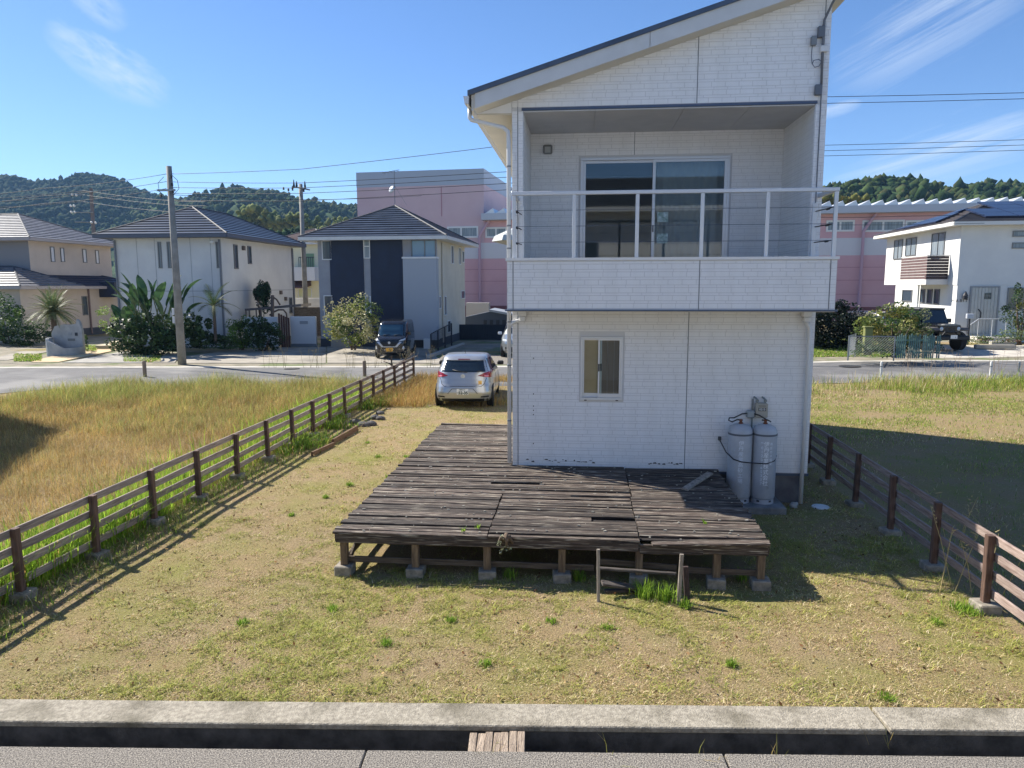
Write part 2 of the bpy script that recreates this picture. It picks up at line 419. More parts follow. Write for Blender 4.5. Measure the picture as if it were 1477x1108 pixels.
def groundmat():
    m = bpy.data.materials.new('ground'); m.use_nodes = True; N, L = m.node_tree.nodes, m.node_tree.links; b = N['Principled BSDF']
    b.inputs['Roughness'].default_value = .95; b.inputs['Specular IOR Level'].default_value = .15
    g = N.new('ShaderNodeNewGeometry')
    def noise(s, d=6):
        n = N.new('ShaderNodeTexNoise'); n.inputs['Scale'].default_value = s; n.inputs['Detail'].default_value = d; n.inputs['Roughness'].default_value = .65
        L.new(g.outputs['Position'], n.inputs['Vector']); return n.outputs['Fac']
    def ramp(f, lo, hi):
        r = N.new('ShaderNodeMapRange'); L.new(f, r.inputs[0]); r.inputs[1].default_value = lo; r.inputs[2].default_value = hi; return r.outputs[0]
    def mix(f, a, c):
        x = N.new('ShaderNodeMix'); x.data_type = 'RGBA'; L.new(f, x.inputs[0])
        for i, v in ((6, a), (7, c)):
            if isinstance(v, tuple): x.inputs[i].default_value = (*v, 1)
            else: L.new(v, x.inputs[i])
        return x.outputs[2]
    soil = mix(ramp(noise(30), .35, .65), srgb(168, 148, 116), srgb(128, 112, 84))
    straw = mix(ramp(noise(90, 4), .35, .62), srgb(176, 154, 116), srgb(124, 106, 76))
    base = mix(ramp(noise(1.1), .42, .62), straw, soil)
    green = mix(ramp(noise(45), .3, .7), srgb(124, 124, 68), srgb(146, 138, 84))
    base = mix(ramp(noise(.7), .46, .66), base, green)
    L.new(base, b.inputs['Base Color'])
    bp = N.new('ShaderNodeBump'); bp.inputs['Strength'].default_value = .9; bp.inputs['Distance'].default_value = .03
    L.new(noise(55, 8), bp.inputs['Height']); L.new(bp.outputs[0], b.inputs['Normal'])
    return m
m_ground = groundmat()
g_me = npmesh('ground', np.stack([GX, GY, GZ], -1).reshape(-1, 3), Q, None, m_ground, True)
tag(link('ground', g_me), kind='structure')

# bare yard ground beyond the street, under drives and planting
YV = []; YF = []
for i in range(41):
    s_ = -60+i*3.0
    for k in range(9):
        q = cd(s_, 31.2+k*2.2); YV.append((q.x, q.y, float(HT(q.x, q.y))+.006))
for i in range(40):
    for k in range(8): YF.append((i*9+k, (i+1)*9+k, (i+1)*9+k+1, i*9+k+1))
tag(link('yard_ground', mesh('yard_ground', YV, YF, mat('yard_soil', srgb(152, 142, 124), .95, srgb(112, 108, 90), 1.4, bump=.5, bscale=30, c3=srgb(104, 112, 70), s3=.5, lo3=.52, hi3=.6))), kind='structure')
# the street behind: a strip on the ground, with a pale gutter line along its far side
def strip(name, m, s0, s1, d0, d1, dz, n=60, f=None):
    V = []; Fc = []
    for i in range(n+1):
        s = s0+(s1-s0)*i/n
        a, b = (d0(s) if callable(d0) else d0), (d1(s) if callable(d1) else d1)
        for k in range(5):
            p = cd(s, a+(b-a)*k/4); V.append((p.x, p.y, float(HT(p.x, p.y))+dz))
    for i in range(n):
        for k in range(4): Fc.append((i*5+k, (i+1)*5+k, (i+1)*5+k+1, i*5+k+1))
    return tag(link(name, mesh(name, V, Fc, m)), kind='structure')
D_FAR = 31.3
strip('street', m_road, -70, 60, lambda s: 25.0-8.0*float(sm(14, 24, -s)), D_FAR-.5, .012)
strip('street_gutter', m_gutter, -70, 60, D_FAR-.5, D_FAR-.02, .02)
for k, (s, d, w) in enumerate(((-9.2, 30.3, .32), (13.6, 29.2, .42))):
    mh = MB(); p = cd(s, d); mh.lathe((p.x, p.y, float(HT(p.x, p.y))+.02), [(w, 0), (w, .012), (w*.9, .014)], 20)
    tag(mh.build('manhole_cover', mat('iron', srgb(70, 68, 66), .7, srgb(50, 48, 46), 30, metal=.3), smooth=False),
        ['round iron manhole cover in the street below the parked van', 'round iron manhole cover in the street before the chain link fence'][k], 'manhole cover')
def patch(name, m, pts, dz, kind='structure'):
    """paved area on the ground from pixel corners, with thickness"""
    P = [at_g(*q) for q in pts]; V = [(p.x, p.y, float(HT(p.x, p.y))+dz) for p in P]; n = len(V)
    V += [(x, y, z-.12) for x, y, z in V]
    return tag(link(name, mesh(name, V, [tuple(range(n))[::-1]]+[(i, (i+1) % n, n+(i+1) % n, n+i) for i in range(n)], m)), kind=kind)
# concrete forecourts beyond the street
patch('forecourt_slab', m_conc2, [(268, 524.5), (470, 524.5), (470, 501), (330, 506), (268, 515)], .03)
patch('forecourt_slab', m_conc2, [(472, 524.5), (640, 524.5), (615, 503), (530, 499), (472, 500)], .034)
patch('driveway_slab', mat('drive_grey', srgb(168, 164, 156), .9, srgb(140, 137, 130), 2), [(90, 524), (205, 524), (228, 508), (175, 508)], .03)
patch('driveway_slab', mat('drive_tan', srgb(214, 190, 150), .9, srgb(196, 172, 136), 2), [(45, 523), (85, 523), (172, 505), (110, 505)], .034)
patch('driveway_slab', m_conc2, [(220, 524), (252, 524), (262, 511), (240, 511)], .03)
patch('driveway_slab', m_conc2, [(-20, 520), (12, 520), (70, 508), (30, 508)], .03)
patch('forecourt_slab', mat('drive_pale', srgb(206, 198, 184), .9, srgb(178, 171, 160), 1.2, bump=.2, bscale=30), [(1345, 517.5), (1500, 516), (1500, 499), (1440, 501), (1340, 503)], .03)
patch('gravel_drive', mat('gravel', srgb(150, 143, 132), .95, srgb(104, 99, 92), 40, bump=.8, bscale=60), [(622, 526), (760, 526), (740, 498), (662, 498)], .022)

# ================================================================== THE WHITE HOUSE
WH = 4.70; DEEP = 8.15; Y_REC = 1.696; Y_BAL = -.841
SO, SL = 6.28, .307                      # soffit height over x = 0 and roof slope
house = emp('white_house', (0, 0, 0), 'tall narrow white brick-pattern house with shed roof and balcony above the deck', 'house')
m_side = mat('siding_white', (.86, .86, .86), .55, (.79, .79, .785), 1.3, bump=.1, bscale=30, stretch=(4, 4, .45), lo=.42, hi=.78, c3=(.76, .755, .74), s3=.9, lo3=.55, hi3=.8, bdist=.003)
m_back = mat('siding_groove', (.66, .66, .66), .8)
m_trim = mat('trim_white', (.66, .66, .65), .45, (.60, .60, .59), 3)
m_alu = mat('silver_aluminium', (.68, .70, .72), .35, metal=.35)
m_soff = mat('soffit_cream', (.66, .62, .54), .7, (.60, .57, .50), 2)
m_ceil = mat('balcony_ceiling', (.62, .61, .60), .7, (.56, .555, .55), 3)
m_metal_dk = mat('flashing_blue_grey', srgb(86, 98, 118), .45, metal=.4)
m_roof = mat('metal_roof_grey', srgb(96, 104, 116), .4, srgb(80, 88, 100), 2, metal=.5)
m_base = mat('foundation_grey', srgb(120, 120, 122), .9, srgb(96, 96, 100), 3, bump=.3, bscale=40)
m_pvc = mat('white_pipe', (.72, .72, .71), .35)
m_dark = mat('dark_rubber', (.03, .03, .035), .6)

DOOR = (1.06, 3.65, 3.35, 5.70); WIN = (1.11, 1.755, 1.665, 2.65)
def ztop(x): return SO+SL*x
# solid backing of the walls
fb = MB(); fb.box(0, WH, .02, .12, -.2, .49); fb.box(0, .12, .12, DEEP, -.2, .49); fb.box(WH-.12, WH, .12, DEEP, -.2, .49); fb.box(.12, WH-.12, DEEP-.12, DEEP, -.2, .49)
fnd = MB(); fnd.box(.05, WH-.05, .03, DEEP-.05, -.3, .47)
fnd.build('foundation', m_base, house)
fl = MB(); fl.box(-.015, WH+.015, -.02, .03, .462, .50); fl.build('base_flashing', m_metal_dk, house)
wl_ = MB()
holed(wl_, 0, WH, .50, 3.10, 0, .12, [WIN])
wl_.box(0, .171, 0, Y_REC, 3.1, 6.14); wl_.box(4.541, WH, 0, Y_REC, 3.1, 6.14)
wl_.box(0, .12, .12, DEEP, .5, 3.1); wl_.box(WH-.12, WH, .12, DEEP, .5, 3.1)
wl_.box(.0, .12, Y_REC, DEEP, 3.1, 6.14); wl_.box(WH-.12, WH, Y_REC, DEEP, 3.1, 6.14); wl_.box(0, WH, DEEP-.12, DEEP, .5, 6.14)
holed(wl_, .12, WH-.12, 3.1, 6.14, Y_REC, Y_REC+.12, [DOOR])
wl_.prism([(0, 6.142), (WH, 6.142), (WH, ztop(WH)), (0, ztop(0))], 1, 0, .12)
wl_.prism([(0, 6.142), (WH, 6.142), (WH, ztop(WH)), (0, ztop(0))], 1, DEEP-.12, DEEP)
wl_.box(0, .12, .12, DEEP-.12, 6.142, ztop(0)); wl_.box(WH-.12, WH, .12, DEEP-.12, 6.142, ztop(WH-.12))
walls = wl_.build('wall', m_back, house)
flr = MB(); flr.box(.12, WH-.12, .12, DEEP-.12, 3.0, 3.1); flr.box(.12, WH-.12, .12, DEEP-.12, .45, .52)
flr.build('floor_slab', mat('floor_wood', srgb(120, 92, 64), .5), house)
# stamped brick courses of the cladding: 75 mm and 38 mm rows, bricks 200 mm or more
def courses(x0, x1, z0, z1, y, holes=(), seed=1, top=None, joints=()):
    r = random.Random(seed); out = []; z = z0; k = 0
    while z < z1-.012:
        hgt = (.0755 if k % 2 == 0 else .0384); zz = min(z+hgt, z1); x = x0-r.uniform(0, .2); k += 1
        while x < x1:
            ln = .2 if k % 2 else r.choice((.2, .4, .3)); a, b = max(x, x0), min(x+ln, x1); x += ln
            segs = [(a, b)]
            for (hx0, hx1, hz0, hz1) in holes:
                if zz > hz0 and z < hz1:
                    ns = []
                    for (p, q) in segs:
                        if q <= hx0 or p >= hx1: ns.append((p, q))
                        else:
                            if p < hx0: ns.append((p, hx0))
                            if q > hx1: ns.append((hx1, q))
                    segs = ns
            for jx in joints:
                ns = []
                for (p, q) in segs:
                    if p < jx < q: ns += [(p, jx-.004), (jx+.004, q)]
                    else: ns.append((p, q))
                segs = ns
            for (p, q) in segs:
                if q-p < .012: continue
                g = .0022
                if top is not None:
                    if top(p) < z+.02: 
                        p = max(p, (z+.02-SO)/SL)
                        if q-p < .02: continue
                    tl, tr = min(zz, top(p)), min(zz, top(q))
                else: tl = tr = zz
                out.append((p+g, q-g, z+g, tl-g, tr-g, y-.0042-r.uniform(0, .0014)))
        z = zz
    return out
def brick_geo(b, y1):
    x0, x1, z0, zl, zr, y = b; e = .0018
    V = [(x0, y1, z0), (x1, y1, z0), (x1, y1, zr), (x0, y1, zl), (x0+e, y, z0+e), (x1-e, y, z0+e), (x1-e, y, zr-e), (x0+e, y, zl-e)]
    return V, [(4, 5, 6, 7), (0, 1, 5, 4), (1, 2, 6, 5), (2, 3, 7, 6), (3, 0, 4, 7)]
def brick_stuff(name, B, y1, parent, tf=None):
    mb = MB()
    for b in B:
        V, Fc = brick_geo(b, y1)
        mb.add([tf(*v) for v in V] if tf else V, Fc)
    o = mb.build(name, m_side, parent); o['kind'] = 'stuff'; return o
low = courses(.095, 4.605, .505, 3.09, 0, [(WIN[0]-.03, WIN[1]+.03, WIN[2]-.03, WIN[3]+.03)], 3, joints=(2.78,))
gab = courses(.095, 4.605, 6.19, 7.75, 0, (), 5, top=ztop, joints=(2.80,))
gab = [b for b in gab if b[3] > b[2]+.006 and b[4] > b[2]+.002]
cor = courses(.0, .085, .505, 6.14, 0, (), 6)+courses(4.615, WH, .505, 6.14, 0, (), 7)+courses(0, .085, 6.19, 6.29, 0, (), 8)+courses(4.615, WH, 6.19, 7.68, 0, (), 9)
ins = courses(.095, .171, 3.87, 6.13, 0, (), 10)+courses(4.541, 4.605, 3.87, 6.13, 0, (), 11)
brick_stuff('brick_courses', low+gab+cor+ins, .002, walls)
rec = courses(.171, 4.541, 3.12, 6.13, Y_REC, [(DOOR[0]-.03, DOOR[1]+.03, DOOR[2]-.03, DOOR[3]+.03)], 12, joints=(2.0,))
brick_stuff('recess_brick_courses', rec, Y_REC+.002, walls)
sr = courses(0.01, Y_REC-.01, 3.12, 6.13, 0, (), 13)
brick_stuff('side_brick_courses', sr, .002, walls, lambda x, y, z: (4.541+y, x, z))
brick_stuff('side_brick_courses', sr, .002, walls, lambda x, y, z: (.171-y, Y_REC-x, z))
lint = MB(); lint.box(.15, 4.56, -.012, .03, 6.142, 6.168); lint.box(.15, 4.56, -.006, .03, 6.172, 6.184)
lint.build('opening_flashing', m_metal_dk, house)
cl = MB(); xs = [.175, 1.28, 2.62, 3.6, 4.537]
for a, b in zip(xs[:-1], xs[1:]):
    c_ = MB(); c_.box(a+.003, b-.003, .005, Y_REC-.002, 6.122, 6.138); c_.build('ceiling_panel', m_ceil, house)
cl.box(.05, WH-.05, .125, Y_REC, 6.14, 6.2); cl.build('ceiling_backing', m_back, house)

# balcony parapet with its own bricks, cap and rail
bal = MB(); bal.box(0, WH, Y_BAL, Y_BAL+.1, 3.115, 3.83); bal.box(0, .1, Y_BAL+.1, 0, 3.115, 3.83); bal.box(WH-.1, WH, Y_BAL+.1, 0, 3.115, 3.83)
bal.box(.1, WH-.1, Y_BAL+.1, 0, 3.115, 3.25)
balcony = bal.build('balcony_parapet', m_back, house)
PB = courses(.095, 4.605, 3.135, 3.82, Y_BAL, (), 21, joints=(2.79,))+courses(.004, .085, 3.135, 3.82, Y_BAL, (), 22)+courses(4.615, WH-.004, 3.135, 3.82, Y_BAL, (), 23)
PB.sort(key=lambda b: -(b[1]-b[0])*(b[3]-b[2]))
_bm = {}
for b in PB[:298]:
    w, h = round(b[1]-b[0], 3), round(b[3]-b[2], 3)
    if (w, h) not in _bm:
        V, Fc = brick_geo((-w/2, w/2, -h/2, h/2, h/2, -.0075), 0); _bm[(w, h)] = mesh('brick', V, Fc, m_side)
    link('brick', _bm[(w, h)], balcony, ((b[0]+b[1])/2, Y_BAL+.003-(Y_BAL-b[5])*.2, (b[2]+b[3])/2))
if PB[298:]: brick_stuff('brick_offcuts', PB[298:], Y_BAL+.002, balcony)
cap = MB(); cap.box(-.02, WH+.02, Y_BAL-.025, Y_BAL+.125, 3.832, 3.872); cap.box(-.02, .125, Y_BAL+.125, 0, 3.832, 3.872); cap.box(WH-.125, WH+.02, Y_BAL+.125, 0, 3.832, 3.872)
cap.build('parapet_cap', m_alu, house)
for x in (.56, 3.98):
    j = MB(); j.box(x-.03, x+.03, Y_BAL-.029, Y_BAL+.129, 3.836, 3.877); j.build('cap_joint', m_alu, house)
bf = MB(); bf.box(-.03, WH+.03, Y_BAL-.03, Y_BAL+.08, 3.095, 3.118); bf.build('drip_flashing', m_metal_dk, house)
bs = MB(); bs.box(.0, WH, Y_BAL+.01, -.005, 3.085, 3.112); bs.build('balcony_soffit', m_soff, house)
YR = -.78
rail = emp('balcony_railing', (2.35, YR, 3.87)); rail.parent = house; rail.matrix_parent_inverse = wm(house).inverted()
rt_ = MB(); rt_.cham(.06, 4.69, YR-.03, YR+.03, 4.775, 4.83, .006); rt_.cham(.06, .12, YR+.031, .02, 4.775, 4.83, .006); rt_.cham(4.63, 4.69, YR+.031, .02, 4.775, 4.83, .006)
rt_.build('top_rail', m_alu, rail)
for x in (.10, .98, 1.89, 2.81, 3.72, 4.655):
    p = MB(); p.cham(x-.026, x+.026, YR-.02, YR+.02, 3.872, 4.776, .004); p.build('post', m_alu, rail)
for x in (.155, 4.60):
    p = MB(); p.cham(x-.035, x+.035, -.03, -.008, 3.872, 4.70, .004); p.build('wall_post', m_alu, rail)
for z in (4.10, 4.33, 4.56):
    w = MB(); w.tube([(.1, YR, z), (4.655, YR, z)], .0035, 5); w.build('wire', mat('steel_wire', srgb(120, 126, 135), .4, metal=.8), rail)
    for x, s in ((.1, 1), (4.655, -1)):
        t = MB(); t.tube([(x+s*.03, YR+.03, z), (x+s*.05, -.05, z+.01)], .008, 6); t.tube([(x+s*.02, YR+.2, z), (x+s*.02, YR+.32, z)], .016, 6)
        t.build('turnbuckle', m_dark, rail)
# sliding glass door of the upper room, lit only by daylight
def slider(name, x0, x1, z0, z1, y, parent, fw=.045, mid=None, fo=.03, gm=None):
    d = emp(name, ((x0+x1)/2, y, z0)); d.parent = parent; d.matrix_parent_inverse = wm(parent).inverted()
    f = MB(); f.cham(x0-fo, x1+fo, y-.035, y+.06, z1-.02, z1+fo, .004); f.cham(x0-fo, x1+fo, y-.045, y+.06, z0-fo-.01, z0+.02, .004)
    f.cham(x0-fo, x0+.02, y-.034, y+.06, z0+.021, z1-.021, .004); f.cham(x1-.02, x1+fo, y-.034, y+.06, z0+.021, z1-.021, .004)
    f.build('frame', m_alu, d); mid = mid or (x0+x1)/2
    for (a, b, yy) in ((x0+.02, mid+.03, y+.03), (mid-.03, x1-.02, y-.012)):
        s = MB(); s.box(a, b, yy-.014, yy+.014, z1-.02-fw, z1-.022); s.box(a, b, yy-.014, yy+.014, z0+.022, z0+.085)
        s.box(a, a+fw, yy-.014, yy+.014, z0+.085, z1-.02-fw); s.box(b-fw, b, yy-.014, yy+.014, z0+.085, z1-.02-fw)
        so = s.build('sash', m_alu, d)
        g = MB(); g.box(a+fw, b-fw, yy-.004, yy+.004, z0+.085, z1-.02-fw); g.build('pane', gm or glassmat('clear_glass'), so)
        h = MB(); hx = a+.5*fw if yy < y else b-.5*fw; h.cham(hx-.01, hx+.01, yy-.024, yy-.013, z0+.45*(z1-z0), z0+.45*(z1-z0)+.12, .003); h.build('latch', m_dark, so)
    return d
sd = slider('sliding_door', DOOR[0]+.03, DOOR[1]-.03, DOOR[2]+.02, DOOR[3]-.03, Y_REC, house)
for zc in (4.66, 4.29):
    st = MB(); st.box(2.42, 2.61, Y_REC-.022, Y_REC-.019, zc-.085, zc+.085); st.build('notice_sticker', mat('sticker', srgb(196, 214, 214), .4, srgb(120, 150, 140), 14), sd)
w1 = slider('window', WIN[0], WIN[1], WIN[2], WIN[3], 0, house, fw=.026, mid=1.405, fo=.012)
for x in (1.18, 1.68):
    k = MB(); k.box(x-.02, x+.02, -.05, -.044, WIN[2]-.03, WIN[2]-.015); k.build('drain_slot', m_dark, w1)
bl = MB(); bl.box(WIN[0]+.03, 1.42, .050, .058, WIN[2]+.03, WIN[3]-.03); bl.build('tan_panel', mat('tan_board', srgb(244, 212, 170), .7, srgb(232, 198, 156), 5), house)
for i in range(3):
    b2 = MB(); b2.box(1.424+i*.104, 1.524+i*.104, .046, .056, WIN[2]+.03, WIN[3]-.03); b2.build('blind_panel', mat('grey_blind', srgb(170, 150, 138), .7), house)
# room behind the upper door: partition walls and curtains, so that the glass has something behind it
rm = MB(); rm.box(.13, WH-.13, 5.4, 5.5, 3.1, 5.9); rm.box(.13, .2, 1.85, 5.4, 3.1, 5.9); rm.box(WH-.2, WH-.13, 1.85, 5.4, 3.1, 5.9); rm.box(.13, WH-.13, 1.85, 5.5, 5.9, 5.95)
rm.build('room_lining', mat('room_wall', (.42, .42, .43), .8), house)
cv = []; 
for i in range(60):
    x = 2.42+i*.02; cv.append((x, 1.95+.012*math.sin(i*.8)+.008*math.sin(i*.47)))
ct = MB()
for i in range(59): ct.quad((cv[i][0], cv[i][1], 3.12), (cv[i+1][0], cv[i+1][1], 3.12), (cv[i+1][0], cv[i+1][1], 5.64), (cv[i][0], cv[i][1], 5.64))
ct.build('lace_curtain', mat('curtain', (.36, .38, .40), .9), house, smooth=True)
vt = MB(); vt.cham(.40, .56, Y_REC-.07, Y_REC-.012, 5.77, 5.93, .02); v_ = vt.build('vent_hood', mat('vent_grey', srgb(120, 122, 122), .5), house)
vg = MB(); vg.box(.43, .53, Y_REC-.074, Y_REC-.0695, 5.79, 5.89); vg.build('vent_grille', mat('vent_light', srgb(168, 170, 168), .5), v_)

# vertical sealant joints and corner lines
jt = MB()
for (x, z0, z1) in ((.09, .5, 6.2), (4.61, .5, 7.6), (2.78, .5, 3.09), (2.80, 6.19, ztop(2.8))): jt.box(x-.0045, x+.0045, -.004, .001, z0, z1)
for x in (.09, 2.79, 4.61): jt.box(x-.0045, x+.0045, Y_BAL-.004, Y_BAL+.001, 3.12, 3.83)
jt.box(1.996, 2.004, Y_REC-.004, Y_REC+.001, 5.74, 6.13)
jt.build('sealant_joint', mat('sealant', srgb(120, 124, 130), .7), house)
# worn patches along the foot of the wall
wr = MB(); r_ = random.Random(5)
for (x0, x1) in ((.22, .36), (.52, .86), (1.0, 1.3), (2.2, 2.72)):
    x = x0
    while x < x1:
        w, h = r_.uniform(.015, .07), r_.uniform(.006, .022); z = r_.uniform(.60, .645)
        wr.add([(x, -.0135, z), (x+w, -.0135, z-.004), (x+w*.8, -.0135, z+h), (x+w*.2, -.0135, z+h*.8)], [(0, 1, 2, 3)]); x += w*r_.uniform(.9, 1.8)
for z in (1.72, 1.52, 1.45, 1.38, 2.3, .9): wr.add([(.335, -.0135, z), (.35, -.0135, z), (.35, -.0135, z+.02), (.337, -.0135, z+.018)], [(0, 1, 2, 3)])
wr.build('chipped_paint', mat('chipped_core', srgb(62, 58, 54), .9), walls)

# roof: a shed slab with fascias, metal edge and gutter
XL, XR, YV, YB2 = -.58, WH+.42, -.38, DEEP+.4
rf = MB(); th = .245
rf.prism([(XL, ztop(XL)), (XR, ztop(XR)), (XR, ztop(XR)+th), (XL, ztop(XL)+th)], 1, YV+.03, YB2)
roof = rf.build('roof', m_soff, house)
fs = MB(); n_ = Vector((-SL, 0, 1)).normalized()
mid_x = 2.05
for a, b in ((XL+.06, mid_x-.004), (mid_x+.004, XR)):
    f = MB(); f.prism([(a, ztop(a)-.012), (b, ztop(b)-.012), (b, ztop(b)+th-.045), (a, ztop(a)+th-.045)], 1, YV, YV+.03); f.build('fascia_board', m_trim, roof)
el = MB(); el.box(XL, XL+.03, YV+.031, YB2, ztop(XL)-.02, ztop(XL)+th-.05); el.build('eave_fascia', m_trim, roof)
tp = MB(); tp.prism([(XL-.05, ztop(XL)+th-.045-.015), (XR+.03, ztop(XR)+th-.045+.009), (XR+.03, ztop(XR)+th+.03), (XL-.05, ztop(XL)+th+.015)], 1, YV-.03, YB2+.03)
tp.build('roof_metal', m_roof, roof)
# soffit boards on the low side hang level with the eave
sf = MB(); sf.box(XL+.03, -.002, .01, DEEP+.2, ztop(XL)-.02+.012, ztop(XL)+.012); sf.build('eave_soffit', m_soff, roof)
tri = MB(); tri.prism([(XL+.04, ztop(XL)+.013), (-.004, ztop(XL)+.013), (-.004, ztop(-.004)-.003), (XL+.04, ztop(XL+.04)-.003)], 1, -.006, .05); tri.build('eave_end_panel', m_side, roof)
gt = MB(); gx = XL-.02; gz = ztop(XL)+.18
gt.prism([(gx-.10, gz), (gx-.012, gz), (gx-.012, gz-.02), (gx-.02, gz-.11), (gx-.075, gz-.11), (gx-.09, gz-.02)], 1, YV-.02, YB2); gt.build('gutter', m_pvc, roof)
dp = MB(); dp.tube([(gx-.05, -.06, gz-.1), (gx-.05, -.06, gz-.24), (gx-.02, -.07, gz-.275), (-.13, -.075, gz-.40), (-.055, -.07, gz-.46), (-.045, -.07, gz-.6), (-.045, -.07, .60)], .033, 10)
dpo = dp.build('downpipe', m_pvc, house, smooth=True)
for z in (5.3, 4.4, 4.05, 2.9, 2.2, 1.3):
    k = MB(); k.tube([(-.045, -.07, z-.012), (-.045, -.07, z+.012)], .038, 10); k.build('pipe_bracket', mat('bracket_grey', srgb(140, 142, 145), .5), dpo)
for s, x in ((1, .0), (-1, 4.7)):
    # balcony drains: hopper under the slab and a pipe to the ground
    hp = MB(); hx = .17 if s > 0 else 4.545; hp.cham(hx-.07, hx+.07, -.13, -.012, 2.985, 3.084, .012); hp.cham(hx-.05, hx+.05, -.12, -.02, 2.90, 2.986, .015); h_ = hp.build('drain_hopper', m_pvc, house)
    px = -.03 if s > 0 else 4.60
    d2 = MB()
    if s > 0: d2.tube([(.15, -.07, 2.93), (.06, -.07, 2.90), (-.02, -.072, 2.86), (-.045, -.072, 2.80)], .03, 10)
    else: d2.tube([(4.545, -.07, 2.92), (4.57, -.07, 2.86), (4.60, -.07, 2.80), (4.60, -.07, .03)], .033, 10)
    d2.build('downpipe', m_pvc, house, smooth=True)
# electricity riser at the top right corner
el_ = emp('power_inlet', (4.58, 0, 6.3)); el_.parent = house; el_.matrix_parent_inverse = wm(house).inverted()
m_con = mat('conduit_grey', srgb(104, 110, 120), .5)
cdt = MB(); cdt.tube([(4.72, -.33, 7.66), (4.66, -.12, 7.50), (4.585, -.05, 7.30), (4.575, -.045, 7.2), (4.59, -.045, 6.4)], .018, 8); cdt.build('conduit', m_con, el_, smooth=True)
for (x0, x1, z0, z1, mm) in ((4.50, 4.60, 7.06, 7.215, m_con), (4.41, 4.49, 6.95, 7.08, mat('box_grey', srgb(128, 134, 140), .5)), (4.545, 4.655, 6.855, 6.945, m_pvc), (4.50, 4.60, 6.25, 6.40, m_con)):
    k = MB(); k.cham(x0, x1, -.075, -.012, z0, z1, .008); k.build('junction_box', mm, el_)
lp = MB(); lp.tube([(4.43, -.05, 6.95), (4.425, -.05, 6.8), (4.44, -.05, 6.70), (4.48, -.05, 6.645), (4.54, -.05, 6.66), (4.575, -.05, 6.72), (4.53, -.055, 6.755), (4.46, -.055, 6.74), (4.44, -.055, 6.69)], .006, 6); lp.build('cable_loop', m_con, el_, smooth=True)
wr2 = MB(); wr2.tube([(4.60, -.02, 6.25), (4.605, -.02, 3.9)], .006, 6); wr2.build('cable', m_con, el_)
# side awning on the right wall
aw = MB(); aw.prism([(WH, 3.52), (WH+.62, 3.18), (WH+.62, 3.13), (WH, 3.13)], 1, 2.2, 3.4); aw.build('side_awning', mat('awning_green', srgb(38, 58, 60), .8), house)

# gas cylinders on a concrete pad, with meter, hose and chain
pad = MB(); pad.cham(3.30, 4.24, -.62, .028, -.05, .115, .015)
tag(pad.build('cylinder_pad', mat('pad_concrete', srgb(140, 140, 138), .9, srgb(112, 112, 112), 6, bump=.3, bscale=50)), 'low grey concrete pad under the two gas cylinders', 'concrete pad')
m_cyl = mat('cylinder_grey', srgb(182, 186, 192), .45, srgb(166, 171, 178), 4, c3=srgb(146, 146, 144), s3=9, lo3=.62, hi3=.8)
m_white = mat('lettering_white', (.9, .92, .94), .5); m_white2 = mat('lettering_faded', (.74, .79, .85), .5)
m_brass = mat('valve_brass', srgb(112, 66, 44), .5, metal=.3)
def cyl_text(body, size, cx, cy, r, ztop_, ang, m, parent, adv):
    for i, ch in enumerate(body):
        if ch == ' ': continue
        M = Matrix.Translation((cx, cy, ztop_-i*adv)) @ Matrix.Rotation(ang, 4, 'Z') @ Matrix.Translation((0, -r-.0015, 0)) @ Matrix.Rotation(math.pi/2, 4, 'X')
        text('glyph', ch, size, m, parent, M, ext=.0008)
for i, (cx, lab) in enumerate(((3.575, 'left light grey gas cylinder, faded lettering, partly behind the deck'), (3.945, 'grey gas cylinder with crisp white lettering beside the downpipe'))):
    cy, r, z0 = -.30, .183, .115
    c = emp('gas_cylinder', (cx, cy, z0), lab.replace('left light', 'light'), 'gas cylinder', 'gas cylinders')
    b = MB(); b.lathe((cx, cy, z0), [(.172, .075), (r, .10), (r, 1.09), (.178, 1.14), (.155, 1.185), (.11, 1.215), (.05, 1.23), (.03, 1.235)], 28); b.build('body', m_cyl, c, smooth=True)
    s = MB(); s.lathe((cx, cy, z0), [(.165, .0), (.17, .0), (.17, .085), (.163, .085)], 28); sk = s.build('foot_ring', m_cyl, c)
    for a in (-.6, .5):
        h = MB(); h.cham(-.022, .022, -.004, .004, -.013, .013, .003)
        h.build('foot_slot', m_dark, sk, local=False, loc=(cx+.171*math.sin(a), cy-.171*math.cos(a), z0+.045), rot=(0, 0, a))
    bd = MB(); bd.lathe((cx, cy, z0), [(r+.001, 1.065), (r+.003, 1.067), (r+.003, 1.093), (r+.001, 1.095)], 28); bd.build('band', mat('band_grey', srgb(92, 96, 104), .6), c)
    v = MB(); v.lathe((cx, cy, z0), [(.035, 1.23), (.035, 1.25), (.022, 1.255), (.022, 1.275), (.028, 1.277), (.028, 1.30), (.01, 1.305)], 12); v.build('valve', m_brass, c, smooth=False)
    k = MB(); k.tube([(cx-.02, cy, z0+1.29), (cx-.055, cy-.01, z0+1.295)], .012, 8); k.build('outlet', m_dark, c)
    if i == 0:
        cyl_text('伊丹産業高砂工場', .080, cx, cy, r, z0+.955, -.10, m_white2, c, .085)
        cyl_text('液化石油ガス容器', .04, cx, cy, r, z0+.85, -.62, mat('lettering_faint', (.44, .50, .58), .5), c, .08)
    else:
        cyl_text('伊丹産業株式会社', .086, cx, cy, r, z0+.945, -.06, m_white, c, .087)
        cyl_text('℡0120165337', .064, cx, cy, r, z0+.95, -.40, m_white2, c, .062)
        cyl_text('高圧ガス保安', .05, cx, cy, r, z0+.95, .33, m_white2, c, .062)
hose = MB(); y0 = -.30
